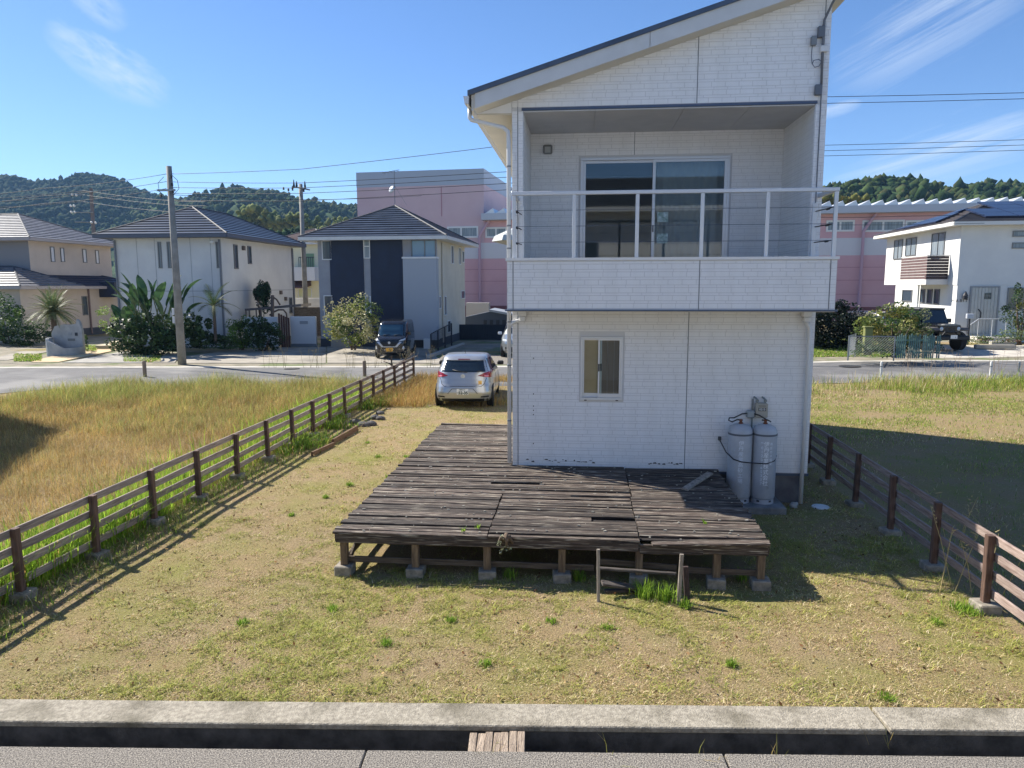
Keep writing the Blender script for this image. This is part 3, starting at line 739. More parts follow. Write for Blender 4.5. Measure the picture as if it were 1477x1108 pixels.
hose.tube([(3.52, y0, 1.41), (3.44, y0-.02, 1.375), (3.385, y0-.02, 1.40), (3.40, y0, 1.435), (3.48, y0+.04, 1.43), (3.54, y0+.08, 1.45), (3.62, y0+.14, 1.475), (3.72, -.10, 1.475)], .011, 8)
hose.tube([(3.80, -.10, 1.475), (3.88, y0+.1, 1.46), (3.93, y0, 1.43), (4.0, y0-.03, 1.40), (4.02, y0-.02, 1.385)], .011, 8)
tag(hose.build('gas_hose', m_dark, smooth=True), 'black rubber gas hoses looped over the tops of both cylinders', 'hose')
mt = emp('gas_meter', (3.9, -.02, 1.40), 'small beige gas meter with pipes on the white wall above the cylinders', 'gas meter')
k = MB(); k.cham(3.835, 4.015, -.15, -.03, 1.41, 1.64, .015); mo = k.build('meter_case', mat('meter_beige', srgb(170, 164, 150), .55), mt)
k = MB(); k.box(3.865, 3.985, -.1535, -.149, 1.52, 1.575); k.build('dial', mat('dial', srgb(96, 96, 92), .4), mo)
text('meter_number', '0213', .045, m_white, mo, Matrix.Translation((3.925, -.1545, 1.547)) @ Matrix.Rotation(math.pi/2, 4, 'X'), ext=.0005)
k = MB(); k.box(3.87, 3.98, -.1535, -.149, 1.595, 1.61); k.build('nameplate', mat('dial2', srgb(120, 118, 110), .4), mo)
for x in (3.86, 3.985):
    k = MB(); k.tube([(x, -.08, 1.63), (x, -.08, 1.69), (x-.03, -.06, 1.72), (x-.03, -.005, 1.72)], .016, 8); k.lathe((x, -.08, 1.66), [(.026, 0), (.026, .03)], 10); k.build('pipe', mat('galv', srgb(130, 138, 140), .45, metal=.6), mt, smooth=False)
k = MB(); k.tube([(3.80, -.04, 1.70), (3.80, -.04, 1.05)], .014, 8); k.build('riser', mat('galv', (0, 0, 0)), mt)
k = MB(); k.cham(3.70, 3.83, -.13, -.02, 1.40, 1.52, .02); k.build('regulator', mat('regulator', srgb(150, 158, 160), .5), mt)
ch = emp('safety_chain', (3.3, -.02, 1.05), 'dark safety chain slung from a wall hook round the gas cylinders', 'chain')
k = MB(); k.tube([(3.315, -.02, 1.03), (3.36, -.35, .9), (3.45, -.48, .82), (3.575, -.492, .785), (3.76, -.45, .76), (3.945, -.492, .765), (4.07, -.44, .80), (4.125, -.33, .86)], .009, 6); k.build('chain', m_dark, ch, smooth=True)
k = MB(); k.cham(3.29, 3.34, -.04, -.008, 1.02, 1.08, .005); k.build('hook_plate', mat('hook', srgb(90, 94, 98), .5, metal=.5), ch)
dc = MB(); dc.lathe((4.87, -.2, .0), [(.135, -.02), (.135, .022), (.125, .032), (.03, .036), (.0, .036)], 24)
tag(dc.build('drain_lid', mat('lid_white', (.72, .73, .72), .5, (.6, .61, .6), 8), smooth=False), 'round white plastic drain lid lying in the shaded grass', 'drain lid')
dcp = MB(); dcp.lathe((4.45, -.22, .0), [(.06, -.02), (.06, .05), (.035, .085), (.0, .09)], 14); dcp.tube([(4.45, -.22, .05), (4.52, -.16, .05)], .03, 8)
tag(dcp.build('pipe_cap', mat('cap_grey', srgb(160, 160, 156), .6), smooth=False), 'small grey pipe cap at the foot of the right downpipe', 'pipe cap')

# ================================================================== DECK
m_deck = mat('weathered_deck', srgb(104, 90, 80), .85, srgb(38, 31, 27), 2.6, detail=9, bump=.9, bscale=6, stretch=(1, 26, 26), lo=.32, hi=.64, rand=.5, c3=srgb(196, 186, 168), s3=3.4, lo3=.57, hi3=.70, bdist=.012, st3=True)
m_joist = mat('old_joist', srgb(104, 92, 78), .85, srgb(62, 52, 46), 3, detail=7, bump=.5, bscale=8, stretch=(1, 14, 14), rand=.15)
m_post = mat('deck_post', srgb(132, 112, 88), .85, srgb(84, 68, 54), 3, detail=7, bump=.5, bscale=8, stretch=(14, 14, 1.5), rand=.12)
m_block = mat('concrete_block', srgb(156, 148, 134), .95, srgb(116, 110, 100), 14, bump=.6, bscale=70, rand=.08, bdist=.006)
m_grey = mat('grey_timber', srgb(178, 168, 154), .85, srgb(120, 110, 100), 3, detail=8, bump=.6, bscale=9, stretch=(16, 16, 1.2), rand=.1)
XD0, XD1, YD0, YD1, ZD = -1.85, 3.28, -3.474, 3.48, .558
deck = emp('wooden_deck', (.7, -1, 0), 'wide weathered dark timber deck wrapped round the corner of the white house', 'deck')
PT, PW, PP = .03, .0865, .1035
rd = random.Random(4)
rows = int((YD1-YD0)/PP)
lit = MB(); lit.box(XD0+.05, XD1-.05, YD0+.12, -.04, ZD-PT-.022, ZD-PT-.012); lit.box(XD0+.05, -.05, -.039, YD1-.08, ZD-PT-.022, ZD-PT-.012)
lit.build('deck_light_block', mat('light_block_brown', srgb(46, 38, 34), .95, srgb(28, 24, 22), 12, bump=.5, bscale=40), deck)  # dark sheet added under the boards to block sun through the gaps
for i in range(rows):
    y = YD0+PW/2+i*PP
    segs = []
    if y > -.03: segs = [(XD0, -.012)] if y > -.03 else []
    elif y < -1.72: segs = [(XD0, .015), (.02, 1.80), (1.805, XD1)]
    else: segs = [(XD0, 1.82), (1.825, XD1)]
    if -.03 < y < .02: segs = [(XD0, -.012)]
    j = i
    for k, (a, b) in enumerate(segs):
        a2, b2 = a+rd.uniform(0, .012), b-rd.uniform(0, .012)
        if k == 0: a2 = XD0+rd.uniform(-.02, .02)
        if b == XD1: b2 = XD1+rd.uniform(-.02, .02)
        # broken or missing pieces
        if len(segs) == 2 and k == 0 and abs(y+.78) < .06: segs_ = [(a2, -.03), (.82, b2)]
        elif len(segs) == 2 and k == 0 and abs(y+1.20) < .055: segs_ = [(a2, -.22), (.55, b2)]
        elif len(segs) == 3 and k == 1 and abs(y+1.80) < .06: segs_ = [(a2, .98)]
        elif len(segs) == 3 and k == 1 and abs(y+2.76) < .055: segs_ = [(a2, 1.25)]
        else: segs_ = [(a2, b2)]
        for (p, q) in segs_:
            z0, z1 = ZD-PT/2+rd.uniform(-.014, .009), ZD-PT/2+rd.uniform(-.014, .009)
            y0, y1 = y+rd.uniform(-.007, .007), y+rd.uniform(-.007, .007)
            if i == 0 and k == 2: p += .12; y0 -= .075; z0 -= .012     # sprung front board
            if i == 1 and k == 2: p += .5; z0 -= .03
            board('plank', (p, y0, z0), (q, y1, z1), PW-rd.uniform(0, .006), PT, m_deck, deck, c=.005, roll=rd.gauss(0, .085))
fk = MB(); rf2 = random.Random(77)
for i in range(420):
    x = rf2.uniform(XD0+.05, XD1-.05); y = rf2.uniform(YD0+.03, 3.3)
    if y > -.05 and x > -.08: continue
    r = rf2.uniform(.004, .013); a = rf2.uniform(0, 3.1); e = rf2.uniform(1.2, 3.0)
    P_ = [(x+r*e*math.cos(a+t)*(1 if k % 2 else .6), y+r*.7*math.sin(a+t), ZD+.0095) for k, t in enumerate((0, 1.2, 2.4, 3.6, 4.9))]
    fk.add(P_+[(p[0], p[1], p[2]-.012) for p in P_], [(0, 1, 2, 3, 4)]+[(j, 5+j, 5+(j+1) % 5, (j+1) % 5) for j in range(5)])
fo = fk.build('lichen_flecks', mat('lichen', srgb(196, 190, 176), .9, srgb(150, 146, 132), 30), deck); fo['kind'] = 'stuff'
for y in (-2.5, -1.55, -.5, .6, 1.7, 2.8):
    for a, b in (((XD0+.02, XD1-.02) if y < 0 else (XD0+.02, -.03)),):
        board('joist', (a, y, ZD-PT-.05), (b, y, ZD-PT-.05), .04, .09, m_joist, deck)
for x in (-1.8, -.92, -.05, .82, 1.7, 2.5, 3.22):
    y1 = YD1-.03 if x < -.03 else -.02
    board('joist', (x, YD0+.06, ZD-PT-.06), (x, y1, ZD-PT-.06), .04, .085, m_joist, deck)
board('fascia', (XD0+.03, YD0+.02, .467), (1.785, YD0+.02, .467), .03, .115, m_deck, deck)
board('fascia', (1.80, YD0+.012, .445), (2.52, YD0+.012, .455), .03, .115, m_deck, deck)
board('fascia', (2.44, YD0+.045, .458), (XD1-.03, YD0+.045, .458), .028, .12, m_deck, deck)
board('fascia', (XD0+.02, YD0+.05, .467), (XD0+.02, YD1-.02, .467), .03, .115, m_deck, deck)
board('fascia', (XD1-.02, YD0+.06, .467), (XD1-.02, -.05, .467), .03, .115, m_deck, deck)
def deck_post(x, y):
    board('post', (x, y, .08), (x, y, .415), .085, .085, m_post, deck, up=(0, 1, 0))
    b = MB(); b.cham(-.105, .105, -.105, .105, -.06, .115, .012); b.build('footing_block', m_block, deck, loc=(x, y, 0), rot=(0, 0, rd.uniform(-.12, .12)))
for x in (-1.74, -.86, .01, .90, 1.80, 2.69, 3.19): deck_post(x, YD0+.08)
for y in (-2.2, -.9): 
    for x in (-1.74, -.86, .01, .90, 1.80, 2.69, 3.19): deck_post(x, y)
for y in (.4, 1.7, 3.3):
    for x in (-1.74, -.86): deck_post(x, y)
for (a, b, za, zb) in ((-1.70, 1.28, .165, .155), (1.34, 2.24, .235, .19), (2.30, 3.17, .165, .16)):
    board('stretcher', (a, YD0+.13, za), (b, YD0+.13, zb), .03, .075, m_joist, deck)
board('stretcher', (-1.74, YD0+.12, .17), (-1.74, -.5, .17), .03, .075, m_joist, deck)
board('brace', (-1.70, YD0+.2, .17), (-1.70, YD0+.75, .42), .03, .06, m_joist, deck)
# the old steps: two uprights with treads fallen between
steps = emp('broken_step_frame', (1.75, -3.75, 0), 'broken step frame of two grey uprights with fallen treads before the deck', 'step frame')
board('upright', (1.32, -3.96, -.05), (1.31, -3.93, .60), .036, .034, m_grey, steps, up=(0, 1, 0))
board('upright', (2.19, -3.95, -.05), (2.215, -3.92, .57), .042, .034, m_grey, steps, up=(0, 1, 0))
board('upright', (2.30, -3.90, -.05), (2.27, -3.84, .40), .06, .05, mat('dark_timber', srgb(78, 62, 56), .85, srgb(48, 38, 36), 4, stretch=(14, 14, 1.5)), steps, up=(0, 1, 0))
m_tread = mat('tread_timber', srgb(104, 96, 90), .85, srgb(58, 52, 48), 2.4, detail=8, bump=.6, bscale=8, stretch=(1, 20, 20))
board('tread', (1.30, -3.66, .275), (2.20, -3.62, .225), .05, .03, m_tread, steps)
board('tread', (1.36, -3.80, .16), (1.86, -3.66, .05), .09, .03, m_tread, steps, roll=.25)
board('tread', (1.40, -3.70, .02), (2.15, -3.58, .03), .09, .03, m_tread, steps, roll=-.1)
lb = board('loose_board', (2.60, -1.35, ZD+.016), (3.08, -.62, ZD+.075), .10, .03, m_tread, roll=.12)
lb.data = lb.data.copy(); lb.data.materials[0] = mat('loose_timber', srgb(170, 160, 146), .85, srgb(112, 104, 96), 3, detail=8, bump=.6, bscale=9, stretch=(6, 6, 6))
tag(lb, 'single loose grey board lying askew on the shaded end of the deck', 'board')

# ================================================================== TIMBER FENCES
m_fence = mat('fence_rail', srgb(168, 154, 142), .85, srgb(118, 104, 96), 3, detail=8, bump=.5, bscale=9, stretch=(18, 1.2, 18), rand=.14)
m_fpost = mat('fence_post', srgb(112, 86, 72), .8, srgb(74, 56, 48), 3, detail=7, bump=.4, bscale=9, stretch=(14, 14, 1.2), rand=.1)
m_frail2 = mat('fence_rail_brown', srgb(170, 152, 142), .85, srgb(120, 100, 92), 3, detail=8, bump=.5, bscale=9, stretch=(18, 1.2, 18), rand=.14)
def fence(name, pts, side, label, mats, topz=.82, rails=4, wonky=.012):
    """pts: list of (x, y) of posts; side: +1 rails on the +x face of the posts"""
    f = emp(name, (pts[len(pts)//2][0], pts[len(pts)//2][1], 0), label, 'fence')
    r = random.Random(len(pts))
    for (x, y) in pts:
        z = float(HT(x, y)); dx = r.uniform(-.02, .02)
        board('post', (x+dx*.2, y, z+.02), (x+dx, y, z+topz+.005), .075, .075, m_fpost, f, up=(0, 1, 0))
        b = MB(); b.cham(-.115, .115, -.115, .115, -.12, .09+r.uniform(-.02, .02), .014); b.build('footing_block', m_block, f, loc=(x, y, z), rot=(0, 0, r.uniform(-.15, .15)))
    for i in range(len(pts)-1):
        (x0, y0), (x1, y1) = pts[i], pts[i+1]
        for k in range(rails):
            zc = topz-.05-k*.193
            o = side*.055
            e = .0 if k else .04
            z0, z1 = zc+r.uniform(-wonky, wonky), zc+r.uniform(-wonky, wonky)
            if k == 0: z0 = z1 = zc
            board('rail', (x0+o, y0+.006, z0+float(HT(x0, y0))), (x1+o, y1-.006, z1+float(HT(x1, y1))), .028, .092, mats, f, c=.004)
    return f
LY = [-5.75, -4.45, -3.17, -1.88, -.62, .72, 2.05, 3.32, 4.5, 5.66, 6.85, 8.22, 9.47, 10.66, 12.0, 13.3, 14.75]
fence('timber_fence', [(-5.10+.003*y, y) for y in LY], -1, 'long weathered four-rail timber fence between the lawn and the tall dry grass', m_fence)
fence('timber_fence', [(5.45, y) for y in (-5.15, -3.80, -2.62, -1.36, -.02, 1.27, 2.45, 3.7, 5.0, 6.3)], 1, 'four-rail timber fence with red-brown posts beside the shaded right wall', m_frail2, topz=.84)

# bed edging and rubble by the long fence
ed = board('bed_edging', tuple(at_z(480, 638, .06)), tuple(at_z(515, 618, .06)), .05, .14, mat('edging', srgb(128, 98, 70), .85, srgb(92, 70, 52), 4, stretch=(1, 8, 8)))
tag(ed, 'short tan timber edging board along the weedy bed by the fence', 'edging board')
ed = board('bed_edging', tuple(at_z(450, 655, .04)), tuple(at_z(481, 641, .04)), .05, .09, mat('edging', (0, 0, 0)))
tag(ed, 'low sunken tan edging board nearer the fence bed corner', 'edging board')
def rock(name, c, r, m, seed, label, flat=.7):
    bm = bmesh.new(); bmesh.ops.create_icosphere(bm, subdivisions=2, radius=1)
    q = random.Random(seed); off = [Vector((q.gauss(0, 1), q.gauss(0, 1), q.gauss(0, 1))).normalized() for _ in range(7)]; am = [q.uniform(.06, .2) for _ in off]
    for v in bm.verts:
        d = v.co.normalized(); s = 1.0
        for o, a in zip(off, am): s -= a*max(0, d.dot(o)-.35)*1.6
        v.co = Vector((d.x*s*r[0], d.y*s*r[1], d.z*s*r[2]*flat))
    me = bpy.data.meshes.new(name); bm.to_mesh(me); bm.free(); me.materials.append(m)
    return tag(link(name, me, loc=c), label, 'stone', 'stones round the weedy bed')
m_rk = mat('bed_stone', srgb(92, 90, 90), .9, srgb(56, 55, 58), 9, bump=.6, bscale=30)
m_rk2 = mat('pale_stone', srgb(136, 120, 100), .9, srgb(96, 84, 72), 9, bump=.6, bscale=30)
for k, (x, y, s) in enumerate(((512, 610, .17), (524, 613, .2), (535, 612, .17), (541, 603, .16), (550, 604, .16), (548, 596, .14), (456, 637, .16), (468, 634, .14))):
    rock('bed_stone', at_z(x, y, .03), (s, s*.9, s*.8), m_rk, k, 'dark garden stone edging the weedy bed by the fence')
for k, (x, y, s) in enumerate(((560, 590, .13), (566, 585, .16), (587, 583, .2), (620, 586, .12), (630, 584, .14))):
    rock('pale_stone', at_z(x, y, .0), (s*.8, s*.7, s*.35), m_rk2, 20+k, 'pale flat rubble stone near the silver car')
# weathered stump of board bridging the ditch
bp = emp('ditch_board', (.47, -6.45, -.1), 'short split weathered board bridging the roadside ditch', 'board')
for k in range(7):
    u0 = -.26+k*.062; w = .062
    p0 = kp(u0+.12-.16, -.60, -.02+rd.uniform(-.004, .004)); p1 = kp(u0+.12-.16+rd.uniform(-.008, .008), -.345+rd.uniform(-.02, .02), -.02+rd.uniform(-.006, .006))
    board('splinter', p0, p1, w-.004, .03, mat('split_board', srgb(186, 168, 148), .9, srgb(132, 116, 102), 4, detail=8, bump=.8, bscale=12, stretch=(20, 1.2, 20), rand=.12), bp, c=.004)

# ================================================================== NEIGHBOURING BUILDINGS
class Frame:
    """local axes of a building: x along its front, y into it; pixels can be read on its planes"""
    def __init__(s, o, rz):
        s.o = Vector(o); s.rz = rz; s.M = Matrix.Translation(s.o) @ Matrix.Rotation(rz, 4, 'Z'); s.I = s.M.inverted()
    def hit(s, px, py, axis, val):
        c = s.I @ Vector(CAM); d = s.I.to_3x3() @ Vector(ray(px, py)); t = (val-c[axis])/d[axis]; return c+d*t
    def fr(s, px, py, yl=0.0): p = s.hit(px, py, 1, yl); return p.x, p.z
    def sd(s, px, py, xl): p = s.hit(px, py, 0, xl); return p.y, p.z
m_glass_d = mat('dark_window', srgb(58, 72, 84), .08, spec=.8)
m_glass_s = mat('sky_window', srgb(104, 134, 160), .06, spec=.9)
m_glass_c = mat('curtained_window', srgb(150, 160, 166), .2, srgb(104, 116, 126), 2.5, stretch=(5, 5, .3))
m_wframe = mat('window_frame_white', (.70, .71, .71), .4); m_wframe_g = mat('window_frame_grey', srgb(120, 122, 124), .4, metal=.3)
def win_f(par, x0, x1, z0, z1, yl, glass, frame=m_wframe, w=.05, mull=(), trans=(), sgn=-1, axis='f'):
    """window on a front (x-z, facing -y) or side (y-z, facing sgn x) wall; frame, sill and panes are separate"""
    if x1 < x0: x0, x1 = x1, x0
    if z1 < z0: z0, z1 = z1, z0
    def B(mb, a, b, d0, d1, c, e):       # a..b along wall, d0..d1 outwards, c..e height
        if axis == 'f': mb.box(a, b, yl-d1, yl-d0, c, e)
        elif sgn > 0: mb.box(yl+d0, yl+d1, a, b, c, e)
        else: mb.box(yl-d1, yl-d0, a, b, c, e)
    f = MB(); B(f, x0, x1, -.02, .05, z1-w, z1); B(f, x0, x1, -.02, .06, z0, z0+w); B(f, x0, x0+w, -.02, .05, z0+w, z1-w); B(f, x1-w, x1, -.02, .05, z0+w, z1-w)
    for q in mull: xm = x0+(x1-x0)*q; B(f, xm-w/2, xm+w/2, -.02, .045, z0+w, z1-w)
    for q in trans: zm = z0+(z1-z0)*q; B(f, x0+w, x1-w, -.02, .043, zm-w/2, zm+w/2)
    o = f.build('window', frame, par, local=True)
    xs = [x0+w]+[x0+(x1-x0)*q for q in mull]+[x1-w]
    for a, b in zip(xs[:-1], xs[1:]):
        g = MB(); B(g, a+.002, b-.002, -.01, .012, z0+w, z1-w); link('pane', mesh('pane', g.v, g.f, glass), o, local=True)
    return o
def roof_face(mb, e0, e1, r0, r1, step=.34, lip=.06):
    """one tiled slope: e0-e1 eave, r0-r1 top edge, courses overlap like shingles"""
    e0, e1, r0, r1 = map(Vector, (e0, e1, r0, r1))
    n = max(3, int(((r0+r1)/2-(e0+e1)/2).length/step)); nrm = (e1-e0).cross(r0-e0)
    if nrm.length < 1e-6: nrm = (e1-e0).cross(r1-e0)
    nrm.normalize()
    if nrm.z < 0: nrm = -nrm
    for i in range(n):
        a, b = i/n, min(1, (i+1.12)/n)
        p0, p1, q0, q1 = e0.lerp(r0, a)+nrm*lip, e1.lerp(r1, a)+nrm*lip, e0.lerp(r0, b)+nrm*.004, e1.lerp(r1, b)+nrm*.004
        b0, b1 = e0.lerp(r0, a), e1.lerp(r1, a)
        mb.add([b0, b1, p0, p1, q0, q1], [(0, 1, 3, 2), (2, 3, 5, 4)])
m_tile_dk = mat('tile_charcoal', srgb(70, 76, 88), .30, srgb(50, 56, 66), 1.2, spec=.7)
m_tile_gr = mat('tile_grey', srgb(128, 128, 132), .45, srgb(96, 96, 102), 3, spec=.5, bump=.3, bscale=9)
m_tile_nv = mat('tile_slate', srgb(42, 52, 78), .55, srgb(34, 42, 64), 1.5)
def hip_roof(par, x0, x1, y0, y1, ze, h, m, ov=.55, ridge='x', fm=None, inset=None, cap=True, name='roof', ex=None):
    """hipped roof over a wall rectangle; ridge along x or y"""
    X0, X1, Y0, Y1 = x0-ov, x1+ov, y0-ov, y1+ov
    if ridge == 'x':
        i = inset if inset is not None else (Y1-Y0)/2; ym = (Y0+Y1)/2; A, B = (min(X0+i, (X0+X1)/2-.15), ym, ze+h), (max(X1-i, (X0+X1)/2+.15), ym, ze+h)
    else:
        i = inset if inset is not None else (X1-X0)/2; xm = (X0+X1)/2; A, B = (xm, min(Y0+i, (Y0+Y1)/2-.15), ze+h), (xm, max(Y1-i, (Y0+Y1)/2+.15), ze+h)
    a, b, c, d = (X0, Y0, ze), (X1, Y0, ze), (X1, Y1, ze), (X0, Y1, ze)
    mb = MB()
    if ridge == 'x': fs_ = [(a, b, A, B), (c, d, B, A), (b, c, B, B), (d, a, A, A)]
    else: fs_ = [(a, b, A, A), (b, c, A, B), (c, d, B, B), (d, a, B, A)]
    for (e0, e1, r0, r1) in fs_: roof_face(mb, e0, e1, r0, r1)
    r = mb.build(name, m, par, local=True)
    cp = MB(); up = Vector((0, 0, .03))
    for p, q in ((a, A), (b, B if ridge == 'x' else A), (c, B), (d, A if ridge == 'x' else B), (A, B)): 
        if (Vector(p)-Vector(q)).length > .05: cp.tube([Vector(p)+up, Vector(q)+up], .06, 6)
    if cap: link('ridge_cap', mesh('ridge_cap', cp.v, cp.f, mat('ridge_tile', srgb(66, 70, 80), .7, srgb(52, 56, 64), 2)), r, local=True)
    fm = fm or m_trim
    f = MB(); t = .16
    f.box(X0, X1, Y0-.03, Y0, ze-t, ze+.02); f.box(X0, X1, Y1, Y1+.03, ze-t, ze+.02); f.box(X0-.03, X0, Y0, Y1, ze-t, ze+.02); f.box(X1, X1+.03, Y0, Y1, ze-t, ze+.02)
    link('eave_gutter', mesh('eave_gutter', f.v, f.f, fm), r, local=True)
    s = MB(); s.box(X0, X1, Y0, Y1, ze-t+.02, ze-t+.05); link('soffit', mesh('soffit', s.v, s.f, fm), r, local=True)
    return r, (A, B)
def place(fr, name, label, cat='house'):
    return emp(name, fr.o, label, cat, rz=fr.rz)

# ---- house with navy panels (centre left)
p = cd((463-738.5)/F_PX*40.3, 40.3, .1); FC = Frame(p, rad(-2.5))
hc = place(FC, 'navy_and_grey_house', 'two-storey grey house with navy vertical panels and hipped tile roof')
xw = FC.fr(630, 430)[0]; DC = 7.6
m_cgrey = mat('render_grey', srgb(158, 160, 166), .8, srgb(148, 150, 157), 1.5); m_cbeige = mat('render_cream', srgb(206, 200, 186), .8, srgb(196, 190, 176), 1.2)
m_navy = mat('panel_navy', srgb(30, 44, 70), .6, srgb(26, 38, 61), 2)
zE = FC.fr(540, 346)[1]; zb = FC.fr(540, 489)[1]
b = MB(); b.box(0, xw, 0, .25, -.3, zE); b.build('front_wall', m_cgrey, hc, local=True)
b = MB(); b.box(.002, xw-.002, .25, DC, -.3, zE); b.build('wall', m_cbeige, hc, local=True)
b = MB(); b.box(-.02, xw+.02, -.03, DC+.02, -.3, zb); b.build('foundation', mat('found_dark', srgb(70, 74, 82), .9), hc, local=True)
for (a, c) in ((478, 526), (536, 582)):
    xa, xb = FC.fr(a, 430)[0], FC.fr(c, 430)[0]
    k = MB(); k.box(xa, xb, -.05, -.001, zb+.02, zE-.02); k.build('navy_panel', m_navy, hc, local=True)
xa, xb = FC.fr(582, 430, -.5)[0], FC.fr(630, 430, -.5)[0]; zt = FC.fr(605, 373, -.5)[1]
k = MB(); k.box(xa, xb, -.5, -.002, zb, zt); k.build('balcony_wall', mat('render_blue_grey', srgb(164, 170, 178), .8), hc, local=True)
k = MB(); k.box(xa-.04, xb+.04, -.54, .0, zt, zt+.09); k.build('balcony_cap', m_wframe, hc, local=True)
def wf(par, F, px0, px1, py0, py1, glass, **k):
    x0, z1 = F.fr(px0, py0); x1, z0 = F.fr(px1, py1); return win_f(par, x0, x1, z0, z1, 0, glass, **k)
def ws(par, F, xl, px0, px1, py0, py1, glass, sgn, **k):
    pm = (py0+py1)/2
    y0, _ = F.sd(px0, pm, xl); y1, _ = F.sd(px1, pm, xl); z1 = F.sd((px0+px1)/2, py0, xl)[1]; z0 = F.sd((px0+px1)/2, py1, xl)[1]
    return win_f(par, y0, y1, z0, z1, xl, glass, sgn=sgn, axis='s', **k)
wf(hc, FC, 464, 479, 347, 375, m_glass_d); wf(hc, FC, 467, 481, 426, 458, m_glass_d)
x0, z1 = FC.fr(524, 341, -.0); x1, z0 = FC.fr(534.5, 373); win_f(hc, x0, x1, z0, z1, 0, m_glass_c, trans=(.55,))
x0, z1 = FC.fr(527, 427); x1, z0 = FC.fr(536, 455); win_f(hc, x0, x1, z0, z1, 0, m_glass_c)
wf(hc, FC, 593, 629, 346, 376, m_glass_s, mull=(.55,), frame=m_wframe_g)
for (a, c, d, e) in ((650, 653.5, 354, 381), (661.5, 664, 357, 382), (666, 669, 362, 379), (632.5, 635.5, 427, 445.5), (640.5, 643.5, 427, 455), (664.5, 670, 419, 431), (645, 650, 462, 480)):
    ws(hc, FC, xw-.002, a, c, d, e, m_glass_d, 1)
k = MB(); yy = FC.sd(637, 400, xw)[0]; k.tube([(xw+.06, yy, zE-.1), (xw+.06, yy, .2)], .05, 8); k.build('downpipe', mat('pipe_cream', srgb(196, 190, 178), .5), hc, local=True)
rc, (A, B) = hip_roof(hc, 0, xw, 0, DC, zE+.12, FC.fr(570, 298, DC/2)[1]-zE-.12, m_tile_dk, ov=.75, ridge='y', inset=4.4)
k = MB(); ax, ay, az = A; k.tube([(ax, ay, az), (ax, ay, az+2.0)], .02, 6); k.tube([(ax-.7, ay, az+1.9), (ax+.3, ay, az+2.05)], .015, 5)
for q in (-.6, -.4, -.2, .0, .2): k.tube([(ax+q, ay-.3, az+1.97+q*.15), (ax+q, ay+.3, az+1.97+q*.15)], .01, 4)
k.tube([(ax-.02, ay, az+1.2), (ax+.8, ay-.3, az)], .008, 4); an = k.build('tv_antenna', mat('antenna', srgb(120, 122, 126), .5, metal=.6), rc, local=True)
k = MB(); k.lathe((0, 0, 0), [(.0, .06), (.12, .045), (.22, .0), (.23, .0), (.13, .05), (.0, .065)], 16); d_ = link('dish', mesh('dish', k.v, k.f, m_wframe, True), an, (ax-.16, ay-.05, az+.95), (rad(70), 0, rad(-30)), local=True)
k = MB(); k.box(FC.fr(617, 490)[0], FC.fr(626, 490)[0], -.9, -.55, .0, .55); k.build('air_conditioner', m_wframe, hc, local=True)
k = MB(); k.box(FC.fr(486, 490)[0], FC.fr(514, 490)[0], -.9, -.02, -.2, zb+.1); k.build('porch_step', mat('step_grey', srgb(138, 138, 136), .9), hc, local=True)

# ---- white cube house with long side (left)
pB = cd((326-738.5)/F_PX*40.0, 40.0, .1); FB = Frame(pB, rad(0))
hb = place(FB, 'white_cube_house', 'plain white two-storey house with slit windows and dark striped tile roof')
xL = FB.fr(169, 420)[0]; yF = FB.sd(424, 420, 0)[0]; zE = FB.fr(300, 343)[1]
m_bw = mat('render_white', srgb(214, 215, 214), .75, srgb(202, 203, 204), .8); m_seam = mat('panel_seam', srgb(150, 154, 158), .8)
b = MB(); b.box(xL, 0, 0, yF, -.3, zE); b.build('wall', m_bw, hb, local=True)
sm_ = MB(); zs = FB.fr(250, 420)[1]
sm_.box(xL, 0, -.006, .0, zs-.015, zs+.015); sm_.box(0, .006, 0, yF, zs-.015, zs+.015)
for a in (200, 226, 277, 306): x = FB.fr(a, 400)[0]; sm_.box(x-.012, x+.012, -.006, .0, 0, zE)
sm_.build('panel_seams', m_seam, hb, local=True)
for (a, c) in ((227, 234.5), (240.5, 248), (311, 317.5)):
    wf(hb, FB, a, c, 349, 387, m_glass_c if a != 311 else m_glass_d, frame=m_wframe_g, w=.06)
for (a, c, d, e) in ((337, 342.5, 353, 388), (357, 362, 355, 381), (417, 421, 429, 452)):
    ws(hb, FB, 0, a, c, d, e, m_glass_d, 1, frame=m_wframe_g, w=.06)
for (a, d) in ((350, 358), (404, 422), (411, 431)):
    y, z = FB.sd(a, d, 0); k = MB(); k.box(.0, .12, y-.12, y+.12, z-.12, z+.12); k.build('vent_hood', mat('vent_brown', srgb(104, 94, 88), .6), hb, local=True)
for (x, y) in ((-.06, -.08), (xL+.1, -.08)):
    k = MB(); k.tube([(x, y, zE-.1), (x, y, .1)], .055, 8); k.build('downpipe', mat('pipe_grey', srgb(112, 116, 124), .5), hb, local=True)
y = yF-.15; k = MB(); k.tube([(.07, y, zE-.1), (.07, y, .1)], .06, 8); k.build('downpipe', mat('pipe_grey', (0, 0, 0)), hb, local=True)
k = MB(); k.lathe((-.35, -.3, zE-.28), [(.02, .1), (.1, .08), (.11, .0), (.05, -.05), (0, -.06)], 12); k.build('eave_lamp', m_wframe, hb, local=True)
hip_roof(hb, xL, 0, 0, yF, zE+.15, 1.75, m_tile_dk, ov=.7, ridge='y', fm=mat('eave_slate', srgb(84, 90, 104), .5), inset=3.6)

